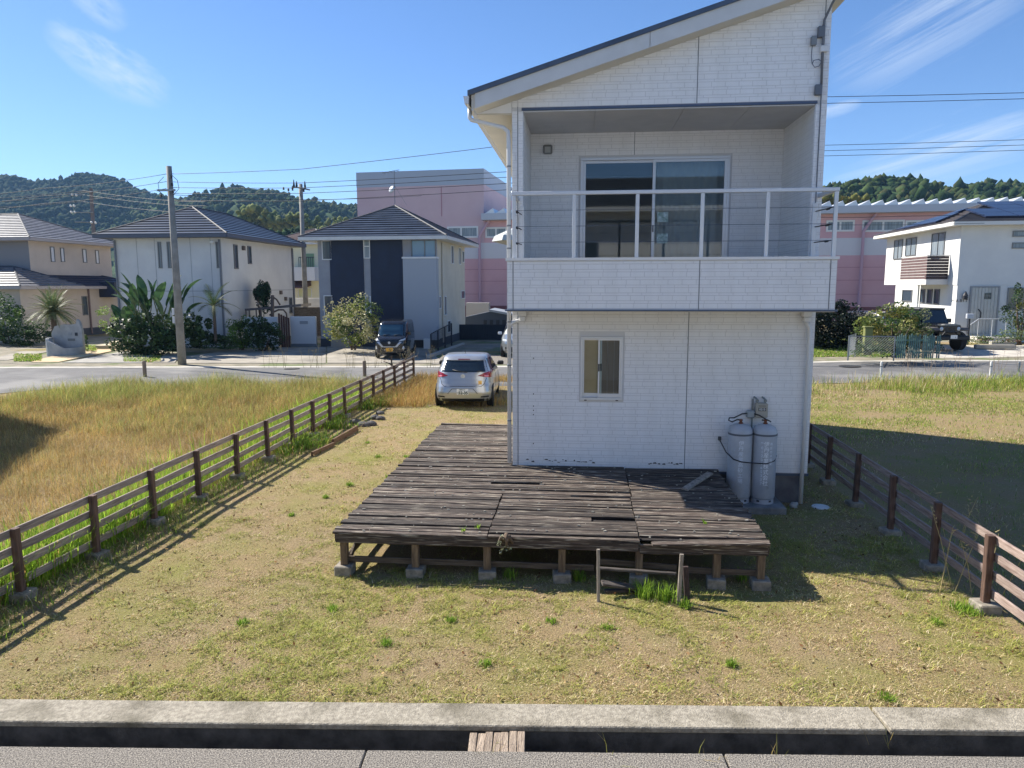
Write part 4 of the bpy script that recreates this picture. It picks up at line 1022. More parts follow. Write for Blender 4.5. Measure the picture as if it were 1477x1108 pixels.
# ---- beige house at the far left with a tiled skirt roof
pA = cd((53-738.5)/F_PX*47.0, 47.0, .1); FA = Frame(pA, rad(-2))
ha = place(FA, 'beige_tiled_house', 'beige two-storey house with grey tiled hip roof and lower tiled wing')
zE = FA.fr(20, 347)[1]; zL = FA.fr(20, 416)[1]; yA = FA.sd(160, 370, 0)[0]
m_aw = mat('render_beige', srgb(200, 186, 172), .8, srgb(190, 176, 163), 1.0); m_agr = mat('render_taupe', srgb(140, 138, 140), .8)
b = MB(); b.box(-9, 0, 0, yA, zL-.5, zE); b.build('upper_wall', m_aw, ha, local=True)
b = MB(); b.box(-10, 1.1, -1.6, yA+1.5, -.3, zL); b.build('lower_wall', m_aw, ha, local=True)
b = MB(); b.box(-9.01, -.01, -.012, .0, zL, zE-.05); b.build('front_panel', m_agr, ha, local=True)
b = MB(); b.box(-10.03, 1.13, -1.63, yA, -.3, .5); b.build('foundation', mat('found_dark', (0, 0, 0)), ha, local=True)
for (a, c, d, e) in ((72.5, 78.5, 356, 378), (87, 92.5, 357.5, 378), (119, 124.5, 359.5, 379), (137.5, 142.5, 361, 380.5)):
    ws(ha, FA, 0, a, c, d, e, mat('frosted_pane', srgb(214, 216, 222), .3), 1, frame=m_wframe_g, w=.05)
hip_roof(ha, -9, 0, 0, yA, zE+.12, 1.9, m_tile_gr, ov=.7, ridge='x', fm=mat('eave_pinkgrey', srgb(170, 160, 156), .6))
hip_roof(ha, -10, 1.1, -1.6, yA+1.5, zL+.1, 1.35, m_tile_nv, ov=.6, ridge='x', inset=3.2, fm=mat('eave_pinkgrey', (0, 0, 0)), name='skirt_roof')
x0 = FA.fr(38, 405, -3.2)[0]
b = MB(); b.box(-12, x0-.5, -3.2, -1.5, -.3, zL); b.build('wing_wall', m_aw, ha, local=True)
hip_roof(ha, -13, x0-.5, -3.2, 1.2, zL+.12, 1.2, m_tile_gr, ov=.5, ridge='x', fm=mat('eave_pinkgrey', (0, 0, 0)), name='wing_roof')
y_, z_ = FA.sd(122, 440, 1.1)
win_f(ha, y_-.25, y_+.25, z_-.7, z_+.6, 1.1, m_glass_d, frame=m_wframe_g, sgn=1, axis='s')
y_ = FA.sd(128, 440, 1.1)[0]; k = MB(); k.tube([(1.17, y_, zL), (1.17, y_, .1)], .06, 8); k.build('downpipe', mat('pipe_rust', srgb(120, 100, 96), .6), ha, local=True)
a0 = FA.sd(147, 410, 1.15); k = MB(); k.box(1.12, 2.3, a0[0]-.3, a0[0]+1.2, zL-.65, zL+.42); k.build('porch_canopy', mat('canopy_navy', srgb(44, 54, 74), .6), ha, local=True)
# ---- small cream house seen between the two
pD = cd((424-738.5)/F_PX*62, 62, .2); FD = Frame(pD, rad(-2))
hd = place(FD, 'cream_balcony_house', 'far cream house with green balcony door seen between two nearer houses')
x1 = FD.fr(475, 400)[0]; zE = FD.fr(445, 352)[1]
b = MB(); b.box(-1.5, x1, 0, 6, -.3, zE); b.build('wall', mat('render_pale_yellow', srgb(222, 218, 190), .8), hd, local=True)
x0, z1 = FD.fr(441, 366); x2, z0 = FD.fr(454, 397); k = MB(); k.box(x0, x2, -.06, -.001, z0, z1); k.build('balcony_door', mat('door_green', srgb(128, 158, 124), .5), hd, local=True)
xa, zt = FD.fr(425, 386); xb, z0 = FD.fr(463, 405); k = MB(); k.box(xa, xb, -1.3, -.002, z0, zt); k.build('balcony', mat('balcony_white', srgb(214, 216, 218), .7), hd, local=True)
k = MB()
for i in range(8): x = xa+(xb-xa)*(.42+i*.075); k.box(x-.02, x+.02, -1.32, -1.28, zt, zt+.75)
k.box(xa+(xb-xa)*.42, xb, -1.33, -1.27, zt+.75, zt+.82); k.build('balcony_rail', mat('rail_dark', srgb(60, 62, 62), .5), hd, local=True)
x0, z1 = FD.fr(424, 404); x2, z0 = FD.fr(449, 414); k = MB(); k.prism([(-1.4, z0), (-.0, z1), (.0, z0+.1), (-1.4, z0-.1)], 0, x0, x2); k.build('awning', mat('awning_maroon', srgb(92, 70, 72), .7), hd, local=True)
x0, z1 = FD.fr(430, 416); x2, z0 = FD.fr(450, 429); win_f(hd, x0, x2, z0, z1, 0, mat('yellow_pane', srgb(206, 208, 164), .3), mull=(.5,))
hip_roof(hd, -1.5, x1, 0, 6, zE+.1, 1.3, mat('tile_brown', srgb(96, 76, 74), .6), ov=.6, ridge='x')
# white garden walls in front of it
for (a, c, yt, yb, D, m, nm, lb) in ((425, 466, 430, 443, 52, mat('wall_white', srgb(206, 206, 204), .8, srgb(190, 190, 188), 2), 'garden_wall', 'long white garden wall before the far cream house'),
                               (425, 466, 443, 462, 49, mat('stone_wall', srgb(122, 112, 100), .9, srgb(84, 76, 68), 6, stretch=(1, 1, 2.5)), 'stone_wall', 'low brown stone wall between the white cube house and navy house')):
    P0, P1 = at_d(a, yb, D), at_d(c, yt, D); k = MB(); L = (Vector((P1.x, P1.y, 0))-Vector((P0.x, P0.y, 0))).length
    k.cham(0, L, 0, .2, -P0.z if P0.z > 0 else -.3, P1.z-P0.z, .02); tag(k.build(nm, m, loc=(P0.x, P0.y, P0.z), rot=(0, 0, YAW)), lb, 'wall')

# ---- pink factory
pF = cd((521-738.5)/F_PX*66.0, 66.0, .1); FF = Frame(pF, YAW-rad(11))
hf = place(FF, 'pink_factory', 'large pink factory with white band, tall block and saw-edged long wing', 'factory')
xc = FF.fr(698, 330)[0]; zT = FF.fr(698, 243)[1]; xe = FF.fr(1300, 330)[0]+14
zw = FF.fr(1000, 303)[1]; zb1, zb0, zm = FF.fr(715, 350)[1], FF.fr(715, 373)[1], FF.fr(715, 441)[1]
m_pk = mat('factory_pink', srgb(212, 172, 178), .8, srgb(204, 163, 170), .5); m_pk2 = mat('factory_lilac', srgb(208, 182, 186), .8, srgb(201, 174, 179), .5); m_fw = mat('factory_white', srgb(208, 208, 212), .8); m_mar = mat('factory_maroon', srgb(128, 84, 88), .8); m_ftop = mat('factory_greyblue', srgb(170, 180, 194), .7)
def band(nm, m, x0, x1, z0, z1, y1=14): k = MB(); k.box(x0, x1, 0, y1, z0, z1); return k.build(nm, m, hf, local=True)
band('maroon_band', m_mar, 0, xe, -.5, zm); band('pink_band', m_pk, 0, xe, zm, zb0); band('white_band', m_fw, 0, xe, zb0, zb1)
zup = zw; band('upper_pink_band', m_pk, xc+.01, xe, zb1, zup); band('tall_block', m_pk2, 0, xc, zb1, zT-1.3, 22); band('tall_block_top', m_ftop, -.02, xc+.02, zT-1.3, zT, 22)
for (a, c) in ((645, 690),):
    x0, z1 = FF.fr(a, 327); x1, z0 = FF.fr(c, 343); win_f(hf, x0, x1, z0, z1, 0, m_glass_c, w=.14, mull=(.45,))
for (a, c) in ((700, 731), (1192, 1232), (1244, 1304), (1306, 1340)):
    x0, z1 = FF.fr(a, 318 if a > 1000 else 328); x1, z0 = FF.fr(c, 334 if a > 1000 else 343); win_f(hf, x0, x1, z0, z1, 0, m_glass_c, w=.14, mull=(.5,), frame=m_wframe)
i = 0; x = xc+.3
while x < xe-1:
    k = MB(); w = .95
    k.prism([(x, zw), (x+w*.9, zw), (x+w*.72, zw+.4)], 1, -.9, 13.5); k.build('roof_rib', mat('factory_roof', srgb(214, 216, 220), .35, metal=.3), hf, local=True); x += w
k = MB(); k.box(xc, xe, -1.0, -.002, zw-.55, zw-.01); k.build('roof_gutter', mat('gutter_pale', srgb(180, 186, 196), .6), hf, local=True)
for a in (693, 1240):
    x = FF.fr(a, 400)[0]; k = MB(); k.tube([(x+.9, -.3, zw-.5), (x+.5, -.3, zw-1.1), (x, -.3, zw-1.9), (x, -.3, .2)], .12, 8); k.build('downpipe', mat('pipe_pink', srgb(188, 156, 170), .6), hf, local=True)
sl_ = MB()
for z in (zm+1.0, zm+2.1, zm+3.1): sl_.box(0, xe, -.02, 0, z-.02, z+.02)
x = FF.fr(637, 300)[0]; sl_.box(x-.04, x+.04, -.02, 0, zb1+2.3, zT-1.4)
sl_.build('panel_seams', mat('pink_seam', srgb(176, 132, 140), .8), hf, local=True)
k = MB(); P0 = FF.fr(1335, 291, 40); k.box(P0[0]-4, P0[0]+60, 40, 55, 0, P0[1]); tag(k.build('rear_hall', mat('hall_white', srgb(226, 228, 230), .5), loc=FF.o, rot=(0, 0, FF.rz)), 'long white-roofed hall rising behind the pink factory', 'hall')

# ---- white house with solar panels (right)
pR = cd((1375-738.5)/F_PX*38.0, 38.0, .5); FR = Frame(pR, rad(-2.7))
hr = place(FR, 'solar_panel_house', 'white rendered house with solar panels, slatted balcony and panelled door')
zE = FR.fr(1420, 324)[1]; yb = FR.sd(1278, 370, 0)[0]; yb2 = FR.sd(1290, 430, 0)[0]; zo = FR.sd(1285, 411, 0)[1]
m_rw = mat('render_bright_white', (.72, .72, .70), .75, (.66, .66, .65), 1.0, bump=.2, bscale=20)
b = MB(); b.box(0, 9, 0, yb, zo, zE); b.build('upper_wall', m_rw, hr, local=True)
b = MB(); b.box(.03, 9, .01, yb2, -.6, zo); b.build('lower_wall', m_rw, hr, local=True)
rr, _ = hip_roof(hr, 0, 9, 0, yb, zE+.1, FR.fr(1428, 293, yb/2)[1]-zE-.1, mat('tile_dark_grey', srgb(92, 88, 90), .6, srgb(74, 70, 74), 2), ov=.62, ridge='x', inset=4.2, fm=mat('eave_white', (.70, .69, .66), .6))
# solar arrays lie on two slopes
hgt = FR.fr(1428, 293, yb/2)[1]-zE-.1
def slope_pt(face, u, v, off):
    X0, Y0, Y1, X1 = -.62, -.62, yb+.62, 9.62; ym = (Y0+Y1)/2; ins = 4.2
    if face == 'L': a, d, r = Vector((X0, Y0, zE+.1)), Vector((X0, Y1, zE+.1)), Vector((X0+ins, ym, zE+.1+hgt)); nrm = (d-a).cross(r-a); 
    else: a, d, r = Vector((X0, Y0, zE+.1)), Vector((X1, Y0, zE+.1)), None
    if face == 'L':
        e = a.lerp(d, u); p = e.lerp(r, v)
        nrm = (r-a).cross(d-a).normalized()
    else:
        e = Vector((X0+(X1-X0)*u, Y0, zE+.1)); p = e+Vector((0, ym-Y0, hgt))*v; nrm = Vector((0, -hgt, ym-Y0)).normalized()
    if nrm.z < 0: nrm = -nrm
    return p+nrm*off
m_pv = mat('solar_cells', srgb(40, 50, 76), .3, srgb(32, 40, 62), 3, spec=.4); m_pvf = mat('solar_frame', srgb(150, 160, 176), .4, metal=.6)
def pv(face, u0, u1, v0, v1):
    q = [(u0, v0), (u1, v0), (u1, v1), (u0, v1)]
    V = [slope_pt(face, u, v, .16) for u, v in q]+[slope_pt(face, u, v, .08) for u, v in q]
    k = MB(); k.add(V, [(0, 1, 2, 3), (7, 6, 5, 4)]+[(j, 4+j, 4+(j+1) % 4, (j+1) % 4) for j in range(4)])
    o = link('solar_panel', mesh('solar_panel', k.v, k.f, m_pv), rr, local=True)
for i in range(6):
    for j in range(3):
        u0, v0 = .10+i*.135, .08+j*.21
        lo = (v0+.2)*.5
        if u0 > lo*.9 and u0+.13 < 1-lo*.9: pv('L', u0, u0+.131, v0, v0+.2)
for i in range(5):
    for j in range(4):
        u0, v0 = .17+i*.155, .12+j*.2
        if u0 > .02+v0*.36 and u0+.15 < 1.0-v0*.3: pv('F', u0, u0+.15, v0, v0+.194)
# balcony on the sunny side
y0 = FR.sd(1372, 390, 0)[0]+.25; y1 = y0+3.6; zB0 = FR.sd(1345, 403, -1.1)[1]; zB1 = FR.sd(1345, 369, -1.1)[1]; XB = -1.1
k = MB(); k.box(XB, -.002, y0, y1, zB0-.28, zB0); bl_ = k.build('balcony_floor', mat('balcony_trim', (.62, .60, .57), .6), hr, local=True)
m_slat = mat('slat_brown', srgb(104, 82, 80), .7, srgb(92, 72, 70), 3); n = 8; hh = (zB1-zB0)/n
for i in range(n):
    z = zB0+.02+i*hh
    k = MB(); k.box(XB-.02, XB+.01, y0, y1, z, z+hh*.86); link('balcony_slat', mesh('balcony_slat', k.v, k.f, m_slat), bl_, local=True)
    k = MB(); k.box(XB+.012, -.05, y0-.02, y0+.01, z, z+hh*.9); link('balcony_slat', mesh('balcony_slat', k.v, k.f, mat('slat_brown_shaded', srgb(56, 46, 48), .7)), bl_, local=True)  # front-facing slats: their shade is put into a darker brown
k = MB(); k.box(XB-.04, XB+.03, y0-.03, y1, zB1+.02, zB1+.07); k.box(XB+.03, -.0, y0-.03, y0+.04, zB1+.02, zB1+.07); link('balcony_rail', mesh('balcony_rail', k.v, k.f, mat('balcony_trim', (0, 0, 0))), bl_, local=True)
for (a, c, d, e) in ((1290, 1302, 346, 374), (1307, 1322, 343, 369), (1344, 1363, 336, 372)):
    ws(hr, FR, 0, a, c, d, e, m_glass_c, -1, frame=m_wframe_g, mull=(.5,))
for (a, c, d, e) in ((1302, 1316, 418, 435), (1328, 1334.5, 417, 437), (1338, 1345, 417, 438), (1348, 1355.5, 417, 439)):
    ws(hr, FR, .03, a, c, d, e, m_glass_d, -1, frame=m_wframe_g)
k = MB(); y = FR.sd(1326, 430, 0)[0]; k.tube([(-.08, y, zB0-.3), (-.08, y, -.3)], .06, 8); k.build('downpipe', m_wframe, hr, local=True)
for (a, c, d, e) in ((1461, 1477, 333, 341.5), (1460, 1477, 350, 358.5)):
    x0, z1 = FR.fr(a, d); x1, z0 = FR.fr(c, e); win_f(hr, x0, x1+.6, z0, z1, 0, m_glass_c, frame=m_wframe_g)
x0, z1 = FR.fr(1454, 415); x1, z0 = FR.fr(1479, 448); win_f(hr, x0, x1+.4, z0, z1, 0, m_glass_d, frame=m_wframe_g)
# front door of pale vertical boards
x0, z1 = FR.fr(1402, 415); x1, z0 = FR.fr(1434, 482)
dr = MB(); dr.box(x0-.08, x0, -.06, -.001, z0, z1+.08); dr.box(x1, x1+.08, -.06, -.001, z0, z1+.08); dr.box(x0, x1, -.06, -.001, z1, z1+.08); door = dr.build('front_door', mat('door_frame', srgb(150, 152, 154), .6), hr, local=True)
for i in range(8):
    a = x0+(x1-x0)*i/8; k = MB(); k.cham(a+.004, a+(x1-x0)/8-.004, -.05, -.004, z0, z1, .012); link('door_board', mesh('door_board', k.v, k.f, mat('door_pale', srgb(196, 196, 190), .6, srgb(182, 182, 176), 3)), door, local=True)
gx_, gz_ = FR.fr(1424, 427)
for i in range(2):
    for j in range(2): k = MB(); k.box(gx_+(i-1)*.17+.01, gx_+i*.17-.01, -.062, -.049, gz_+(j-1)*.17+.01, gz_+j*.17-.01); link('door_light', mesh('door_light', k.v, k.f, m_glass_d), door, local=True)
hx, hz = FR.fr(1412.5, 455); k = MB(); k.tube([(hx-.1, -.06, hz+.32), (hx+.02, -.11, hz+.15), (hx+.02, -.11, hz-.1), (hx-.1, -.06, hz-.25)], .025, 6); link('door_handle', mesh('door_handle', k.v, k.f, m_dark), door, local=True)
lx, lz = FR.fr(1391, 425); k = MB(); k.lathe((lx, -.12, lz-.25), [(.02, 0), (.12, .02), (.13, .2), (.02, .42)], 8); k.build('wall_lantern', m_dark, hr, local=True)
tx, tz = FR.fr(1389.5, 434)
text('name_letters', 'H A B I T T A', .2, m_dark, hr, Matrix.Translation((tx, -.02, tz)) @ Matrix.Rotation(math.pi/2, 4, 'X'), ext=.006, local=True)
k = MB(); sx0, sz = FR.fr(1395, 484); sx1, _ = FR.fr(1452, 484); k.box(sx0, sx1, -1.3, -.002, -.4, sz); k.box(sx0+.4, sx1-.4, -1.7, -1.3, -.4, sz-.17); k.build('porch_step', mat('porch_pale', srgb(200, 196, 188), .8), hr, local=True)
k = MB(); zr = FR.fr(1430, 460, -1.2)[1]; xr0 = FR.fr(1398, 466, -1.2)[0]; xr1 = FR.fr(1412, 460, -1.2)[0]; xr2 = FR.fr(1452, 460, -1.2)[0]
k.tube([(xr0, -1.2, zr-.35), (xr1, -1.2, zr), (xr2, -1.2, zr)], .025, 6)
for q in (xr0, xr1, (xr1+xr2)/2, xr2): k.tube([(q, -1.2, zr-.36 if q == xr0 else zr), (q, -1.2, sz-.1)], .02, 6)
k.build('handrail', m_alu, hr, local=True)
# mailbox stand and bench by the porch
px, pz = FR.fr(1399, 455, -1.9); ms_ = emp('post_box', FR.M @ Vector((px, -1.9, -.3)), 'small white letter box on a post beside the porch', 'letter box', rz=FR.rz)
k = MB(); k.cham(-.16, .16, -.08, .08, pz+.13, pz+.38, .02); k.build('box', mat('letterbox', srgb(186, 190, 196), .5), ms_, local=True)
k = MB(); k.box(-.03, .03, -.03, .03, -.2, pz+.13); k.build('post', m_dark, ms_, local=True)

# ---- house just left of the frame; its shadow lies on the dry grass
FS = Frame((-17.25, 7.7, 0), rad(-64.5))
hs_ = place(FS, 'neighbour_house', 'plain grey flat-roofed house standing left of the dry grass field')
b = MB(); b.box(0, 8, -6, 0, -.2, 5.9); b.build('wall', m_bw, hs_, local=True)
b = MB(); b.box(-.05, 8.05, -6.05, .05, 5.9, 6.0); b.build('parapet_cap', m_wframe_g, hs_, local=True)
for q in (1.2, 4.4): win_f(hs_, -5.0+q*.8, -4.0+q*.8, 3.4, 4.7, 0, m_glass_d, axis='s', sgn=-1)

# ---- unseen house added behind the camera: its sunlit front bounces light onto the white house
FO = Frame((-9.0, -15.2, 0), 0)
ho2 = place(FO, 'added_bounce_house', 'unseen cream two-storey house added across the lane to bounce sun onto the white house')
b = MB(); b.box(0, 22, -7, 0, -.1, 6.4); b.build('wall', mat('render_warm_cream', (.74, .73, .71), .8, (.70, .69, .67), 1.5), ho2, local=True)
b = MB(); b.box(6, 14, .002, 3.9, 1.72, 1.88); b.build('raised_terrace', m_conc2, ho2, local=True)
for q in (6.2, 13.8): b = MB(); b.box(q-.1, q+.1, 3.5, 3.7, -.1, 1.72); b.build('terrace_post', m_conc2, ho2, local=True)
for (a, z) in ((2, 1.0), (17, 1.0), (2, 3.9), (9, 3.9), (17, 3.9)):
    k = MB(); k.box(a, a+1.7, .001, .05, z, z+1.3); k.build('window', m_glass_d, ho2, local=True)
hip_roof(ho2, 0, 22, -7, 0, 6.5, 1.6, m_tile_dk, ov=.6, ridge='x')

# ================================================================== VEHICLES
def lerp_tab(tab, t):
    for (a, b) in zip(tab[:-1], tab[1:]):
        if t <= b[0]:
            u = 0 if b[0] == a[0] else max(0, (t-a[0])/(b[0]-a[0])); u = u*u*(3-2*u)*.4+u*.6
            return [p+(q-p)*u for p, q in zip(a[1:], b[1:])]
    return list(tab[-1][1:])
class Body:
    """car skin: stacked rounded outlines. tab rows: z, y_rear, y_front, half_width, squareness"""
    def __init__(s, tab, n=72, m=40): s.tab = tab; s.n = n; s.m = m; s.z0, s.z1 = tab[0][0], tab[-1][0]
    def prm(s, z):
        yr, yf, w, q = lerp_tab(s.tab, min(max(z, s.z0), s.z1)); return (yr+yf)/2, (yf-yr)/2, w, q
    def skin(s):
        V = []; Fc = []; n, m = s.n, s.m
        for j in range(m+1):
            z = s.z0+(s.z1-s.z0)*j/m; yc, l, w, q = s.prm(z)
            for i in range(n):
                a = 2*math.pi*(i+.5)/n; c, d = math.cos(a), math.sin(a)
                V.append((w*math.copysign(abs(c)**(2/q), c), yc+l*math.copysign(abs(d)**(2/q), d), z))
        for j in range(m):
            for i in range(n): Fc.append((j*n+i, j*n+(i+1) % n, (j+1)*n+(i+1) % n, (j+1)*n+i))
        yc, l, w, q = s.prm(s.z1); k = len(V)
        for f in (.75, .45, .0):             # gently crowned roof
            for i in range(n):
                a = 2*math.pi*(i+.5)/n; c, d = math.cos(a), math.sin(a)
                V.append((f*w*math.copysign(abs(c)**(2/q), c), yc+f*l*math.copysign(abs(d)**(2/q), d), s.z1+.035*(1-f*f)))
        b = m*n
        for r in range(3):
            t = k+r*n
            for i in range(n): Fc.append((b+i, b+(i+1) % n, t+(i+1) % n, t+i))
            b = t
        Fc.append(tuple(range(n))[::-1])
        return V, Fc
    def end(s, x, z, sg):                    # point on the rear (sg=-1) or front (sg=+1) face
        yc, l, w, q = s.prm(z); u = min(abs(x)/w, .995); return Vector((x, yc+sg*l*(1-u**q)**(1/q), z))
    def side(s, y, z, sg):
        yc, l, w, q = s.prm(z); u = min(abs(y-yc)/l, .995); return Vector((sg*w*(1-u**q)**(1/q), y, z))
    def patch(s, quad, kind, sg, off=.006, nu=10, nv=6):
        """quad of four (a, z) corners on a face, lifted a little off the skin"""
        V = []; Fc = []
        f = s.end if kind == 'end' else s.side
        for j in range(nv+1):
            for i in range(nu+1):
                u, v = i/nu, j/nv
                a = (quad[0][0]*(1-u)+quad[1][0]*u)*(1-v)+(quad[3][0]*(1-u)+quad[2][0]*u)*v
                z = (quad[0][1]*(1-u)+quad[1][1]*u)*(1-v)+(quad[3][1]*(1-u)+quad[2][1]*u)*v
                V.append(f(a, z, sg)+(Vector((0, sg*off, 0)) if kind == 'end' else Vector((sg*off, 0, 0))))
        for j in range(nv):
            for i in range(nu):
                t = j*(nu+1)+i; Fc.append((t, t+1, t+nu+2, t+nu+1))
        return V, Fc
m_tyre = mat('tyre_rubber', srgb(30, 30, 32), .85); m_rim = mat('alloy_rim', srgb(168, 170, 174), .3, metal=.8); m_carglass = mat('car_glass', srgb(24, 32, 38), .06, spec=.9)
m_blackpl = mat('black_plastic', srgb(26, 27, 29), .55); m_red = mat('lamp_red', srgb(150, 22, 34), .15, srgb(110, 14, 24), 20, spec=.7); m_clear = mat('lamp_clear', srgb(200, 205, 210), .12, spec=.8)
m_plate = mat('plate_white', srgb(228, 228, 224), .5); m_plate_y = mat('plate_yellow', srgb(226, 168, 58), .5); m_ink = mat('plate_green', srgb(30, 62, 50), .6); m_chrome = mat('chrome', srgb(190, 194, 200), .35, metal=.5)
def add_wheel(par, x, y, r, w, sg, rim=m_rim):
    t = MB(); R = r
    t.lathe((0, 0, 0), [(R*.66, -w/2), (R*.9, -w/2), (R, -w/2+.03), (R, w/2-.03), (R*.9, w/2), (R*.66, w/2)], 28)
    o = link('wheel', mesh('wheel', t.v, t.f, m_tyre), par, (x, y, r), (0, rad(90), 0), local=True)
    k = MB(); k.lathe((0, 0, 0), [(R*.66, -w*.3), (R*.66, w*.38), (R*.6, w*.40), (R*.57, w*.2)], 24)
    for i in range(5):
        a = 2*math.pi*i/5; c, s_ = math.cos(a), math.sin(a); u = Vector((c, s_, 0)); p = Vector((-s_, c, 0))*R*.09
        z0, z1 = w*.22, w*.36
        V = [u*R*.1-p, u*R*.1+p, u*R*.62+p*1.3, u*R*.62-p*1.3]; k.add([Vector((q.x, q.y, z0)) for q in V]+[Vector((q.x, q.y, z1)) for q in V], [(4, 5, 6, 7), (0, 1, 5, 4), (1, 2, 6, 5), (2, 3, 7, 6), (3, 0, 4, 7)])
    k.lathe((0, 0, 0), [(R*.16, w*.1), (R*.16, w*.39)], 14)
    if sg < 0: k.v = [(x_, -y_, -z_) for x_, y_, z_ in k.v]
    link('rim', mesh('rim', k.v, k.f, rim), o, local=True)
    return o
def carpart(nm, par, geo, m, smooth=True): return link(nm, mesh(nm, geo[0], geo[1], m, smooth), par, local=True)
def arch(par, x, y, r, sg):
    k = MB(); k.lathe((0, 0, 0), [(r, -.015), (r, .012)], 26); carpart('wheel_arch', par, (k.v, k.f), m_blackpl, False).location = (x, y, 0); o = par.children[-1] if False else None
def darkdisc(par, x, y, z, r, sg):
    k = MB(); k.lathe((0, 0, 0), [(r, -.02), (r, .02)], 26); return link('wheel_arch', mesh('wheel_arch', k.v, k.f, m_blackpl), par, (x, y, z), (0, rad(90), 0), local=True)
def carpaint(name, c, rough=.28, metal=.6): return mat(name, c, rough, tuple(q*.93 for q in c), 1.5, metal=metal, coat=.6)
def Mend(B, x, z, sg, tilt=0.0, off=.01):
    """matrix for lettering on the rear (sg=-1) / front (sg=+1) of a body"""
    p = B.end(x, z, sg)+Vector((0, sg*off, 0))
    return Matrix.Translation(p) @ (Matrix.Rotation(math.pi, 4, 'Z') if sg > 0 else Matrix.Identity(4)) @ Matrix.Rotation(math.pi/2, 4, 'X')

# ---- silver hatchback, seen from behind (y+ is the car's front)
gl, gr = at_g(636, 577), at_g(712, 580); ang = math.atan2(gr.y-gl.y, gr.x-gl.x)
mid = (gl+gr)/2
hb_ = emp('silver_hatchback', (mid.x, mid.y+.55, 0), 'silver hatchback parked on the dry grass, seen from behind', 'car', rz=rad(3.0))
HB = Body([(.20, -1.90, 1.90, .80, 5.5), (.28, -2.0, 2.0, .842, 5.5), (.46, -2.04, 2.04, .85, 5.5), (.60, -2.02, 2.03, .848, 5), (.75, -1.95, 1.95, .845, 4.6), (.88, -1.90, 1.55, .835, 4.4),
           (.98, -1.86, 1.05, .815, 4.4), (1.05, -1.82, .88, .785, 4.4), (1.18, -1.66, .60, .73, 4.6), (1.33, -1.50, .30, .675, 4.4), (1.41, -1.38, .05, .64, 4), (1.45, -1.24, -.15, .59, 3.6)])
m_sil = carpaint('silver_paint', (.46, .47, .475)); V, Fc = HB.skin(); carpart('body', hb_, (V, Fc), m_sil)
carpart('rear_window', hb_, HB.patch([(-.70, 1.03), (.70, 1.03), (.60, 1.325), (-.60, 1.325)], 'end', -1, .006, 16, 8), m_carglass)
carpart('spoiler', hb_, HB.patch([(-.62, 1.345), (.62, 1.345), (.59, 1.385), (-.59, 1.385)], 'end', -1, .045, 16, 3), m_sil)
carpart('high_brake_lamp', hb_, HB.patch([(-.17, 1.352), (.17, 1.352), (.17, 1.375), (-.17, 1.375)], 'end', -1, .05, 6, 2), mat('lamp_dark_red', srgb(84, 24, 30), .3))
for s in (-1, 1):
    lp_ = carpart('tail_lamp', hb_, HB.patch([(s*.42, .935), (s*.815, .845), (s*.80, 1.04), (s*.60, 1.01)], 'end', -1, .012, 10, 6), m_red)
    carpart('lamp_lens', lp_, HB.patch([(s*.60, .905), (s*.72, .885), (s*.72, .925), (s*.60, .94)], 'end', -1, .016, 6, 3), mat('lens_pink', srgb(214, 120, 130), .15, spec=.7))
    for (a, b, c, d) in ((-.55, -.1, 1.04, 1.38), (-1.35, -.60, 1.05, 1.37)):
        carpart('side_window', hb_, HB.patch([(a-.05, c), (b+.12 if a > -.6 else b, c), (b-.22 if a > -.6 else b, d), (a+.1, d)], 'side', s, .005, 8, 5), m_carglass)
    carpart('front_side_window', hb_, HB.patch([(-.06, 1.05), (.70, 1.05), (.30, 1.34), (-.06, 1.37)], 'side', s, .005, 8, 5), m_carglass)
    k = MB(); k.cham(-.10, .10, -.06, .06, -.065, .065, .03); link('mirror', mesh('mirror', k.v, k.f, m_blackpl), hb_, (s*.92, .62, 1.05), local=True)
    for y in (-1.32, 1.22):
        darkdisc(hb_, s*.81, y, .31, .345, s); add_wheel(hb_, s*.738, y, .30, .19, s)
    carpart('bumper_reflector', hb_, HB.patch([(s*.50, .33), (s*.74, .33), (s*.72, .37), (s*.52, .37)], 'end', -1, .008, 5, 2), m_blackpl)
carpart('windscreen', hb_, HB.patch([(-.66, 1.03), (.66, 1.03), (.54, 1.38), (-.54, 1.38)], 'end', 1, .006, 12, 6), m_carglass)
carpart('lower_valance', hb_, HB.patch([(-.79, .205), (.79, .205), (.81, .30), (-.81, .30)], 'end', -1, .008, 14, 3), m_blackpl)
seam = MB(); 
for P_, Q_ in (((-.52, .645), (.52, .645)), ((.52, .645), (.60, .70)), ((.60, .70), (.66, .86)), ((-.52, .645), (-.60, .70)), ((-.60, .70), (-.66, .86)), ((-.30, .58), (.30, .58)), ((.30, .58), (.42, .44)), ((-.30, .58), (-.42, .44))):
    seam.tube([HB.end(P_[0]+(Q_[0]-P_[0])*i/4, P_[1]+(Q_[1]-P_[1])*i/4, -1)+Vector((0, -.002, 0)) for i in range(5)], .008, 5)
carpart('tailgate_seam', hb_, (seam.v, seam.f), mat('seam_dark', srgb(60, 62, 66), .6), False)
k = MB(); k.tube([HB.end(-.30, 1.09, -1)+Vector((0, -.03, 0)), HB.end(-.1, 1.055, -1)+Vector((0, -.03, 0)), HB.end(.12, 1.035, -1)+Vector((0, -.035, 0))], .013, 6); carpart('wiper', hb_, (k.v, k.f), m_blackpl)
k = MB(); k.lathe((0, 0, 0), [(.05, 0), (.062, 0), (.062, .012), (.05, .012)], 18); o = link('badge', mesh('badge', k.v, k.f, m_chrome), hb_, HB.end(0, .92, -1)+Vector((0, -.004, 0)), (rad(90), 0, 0), local=True)
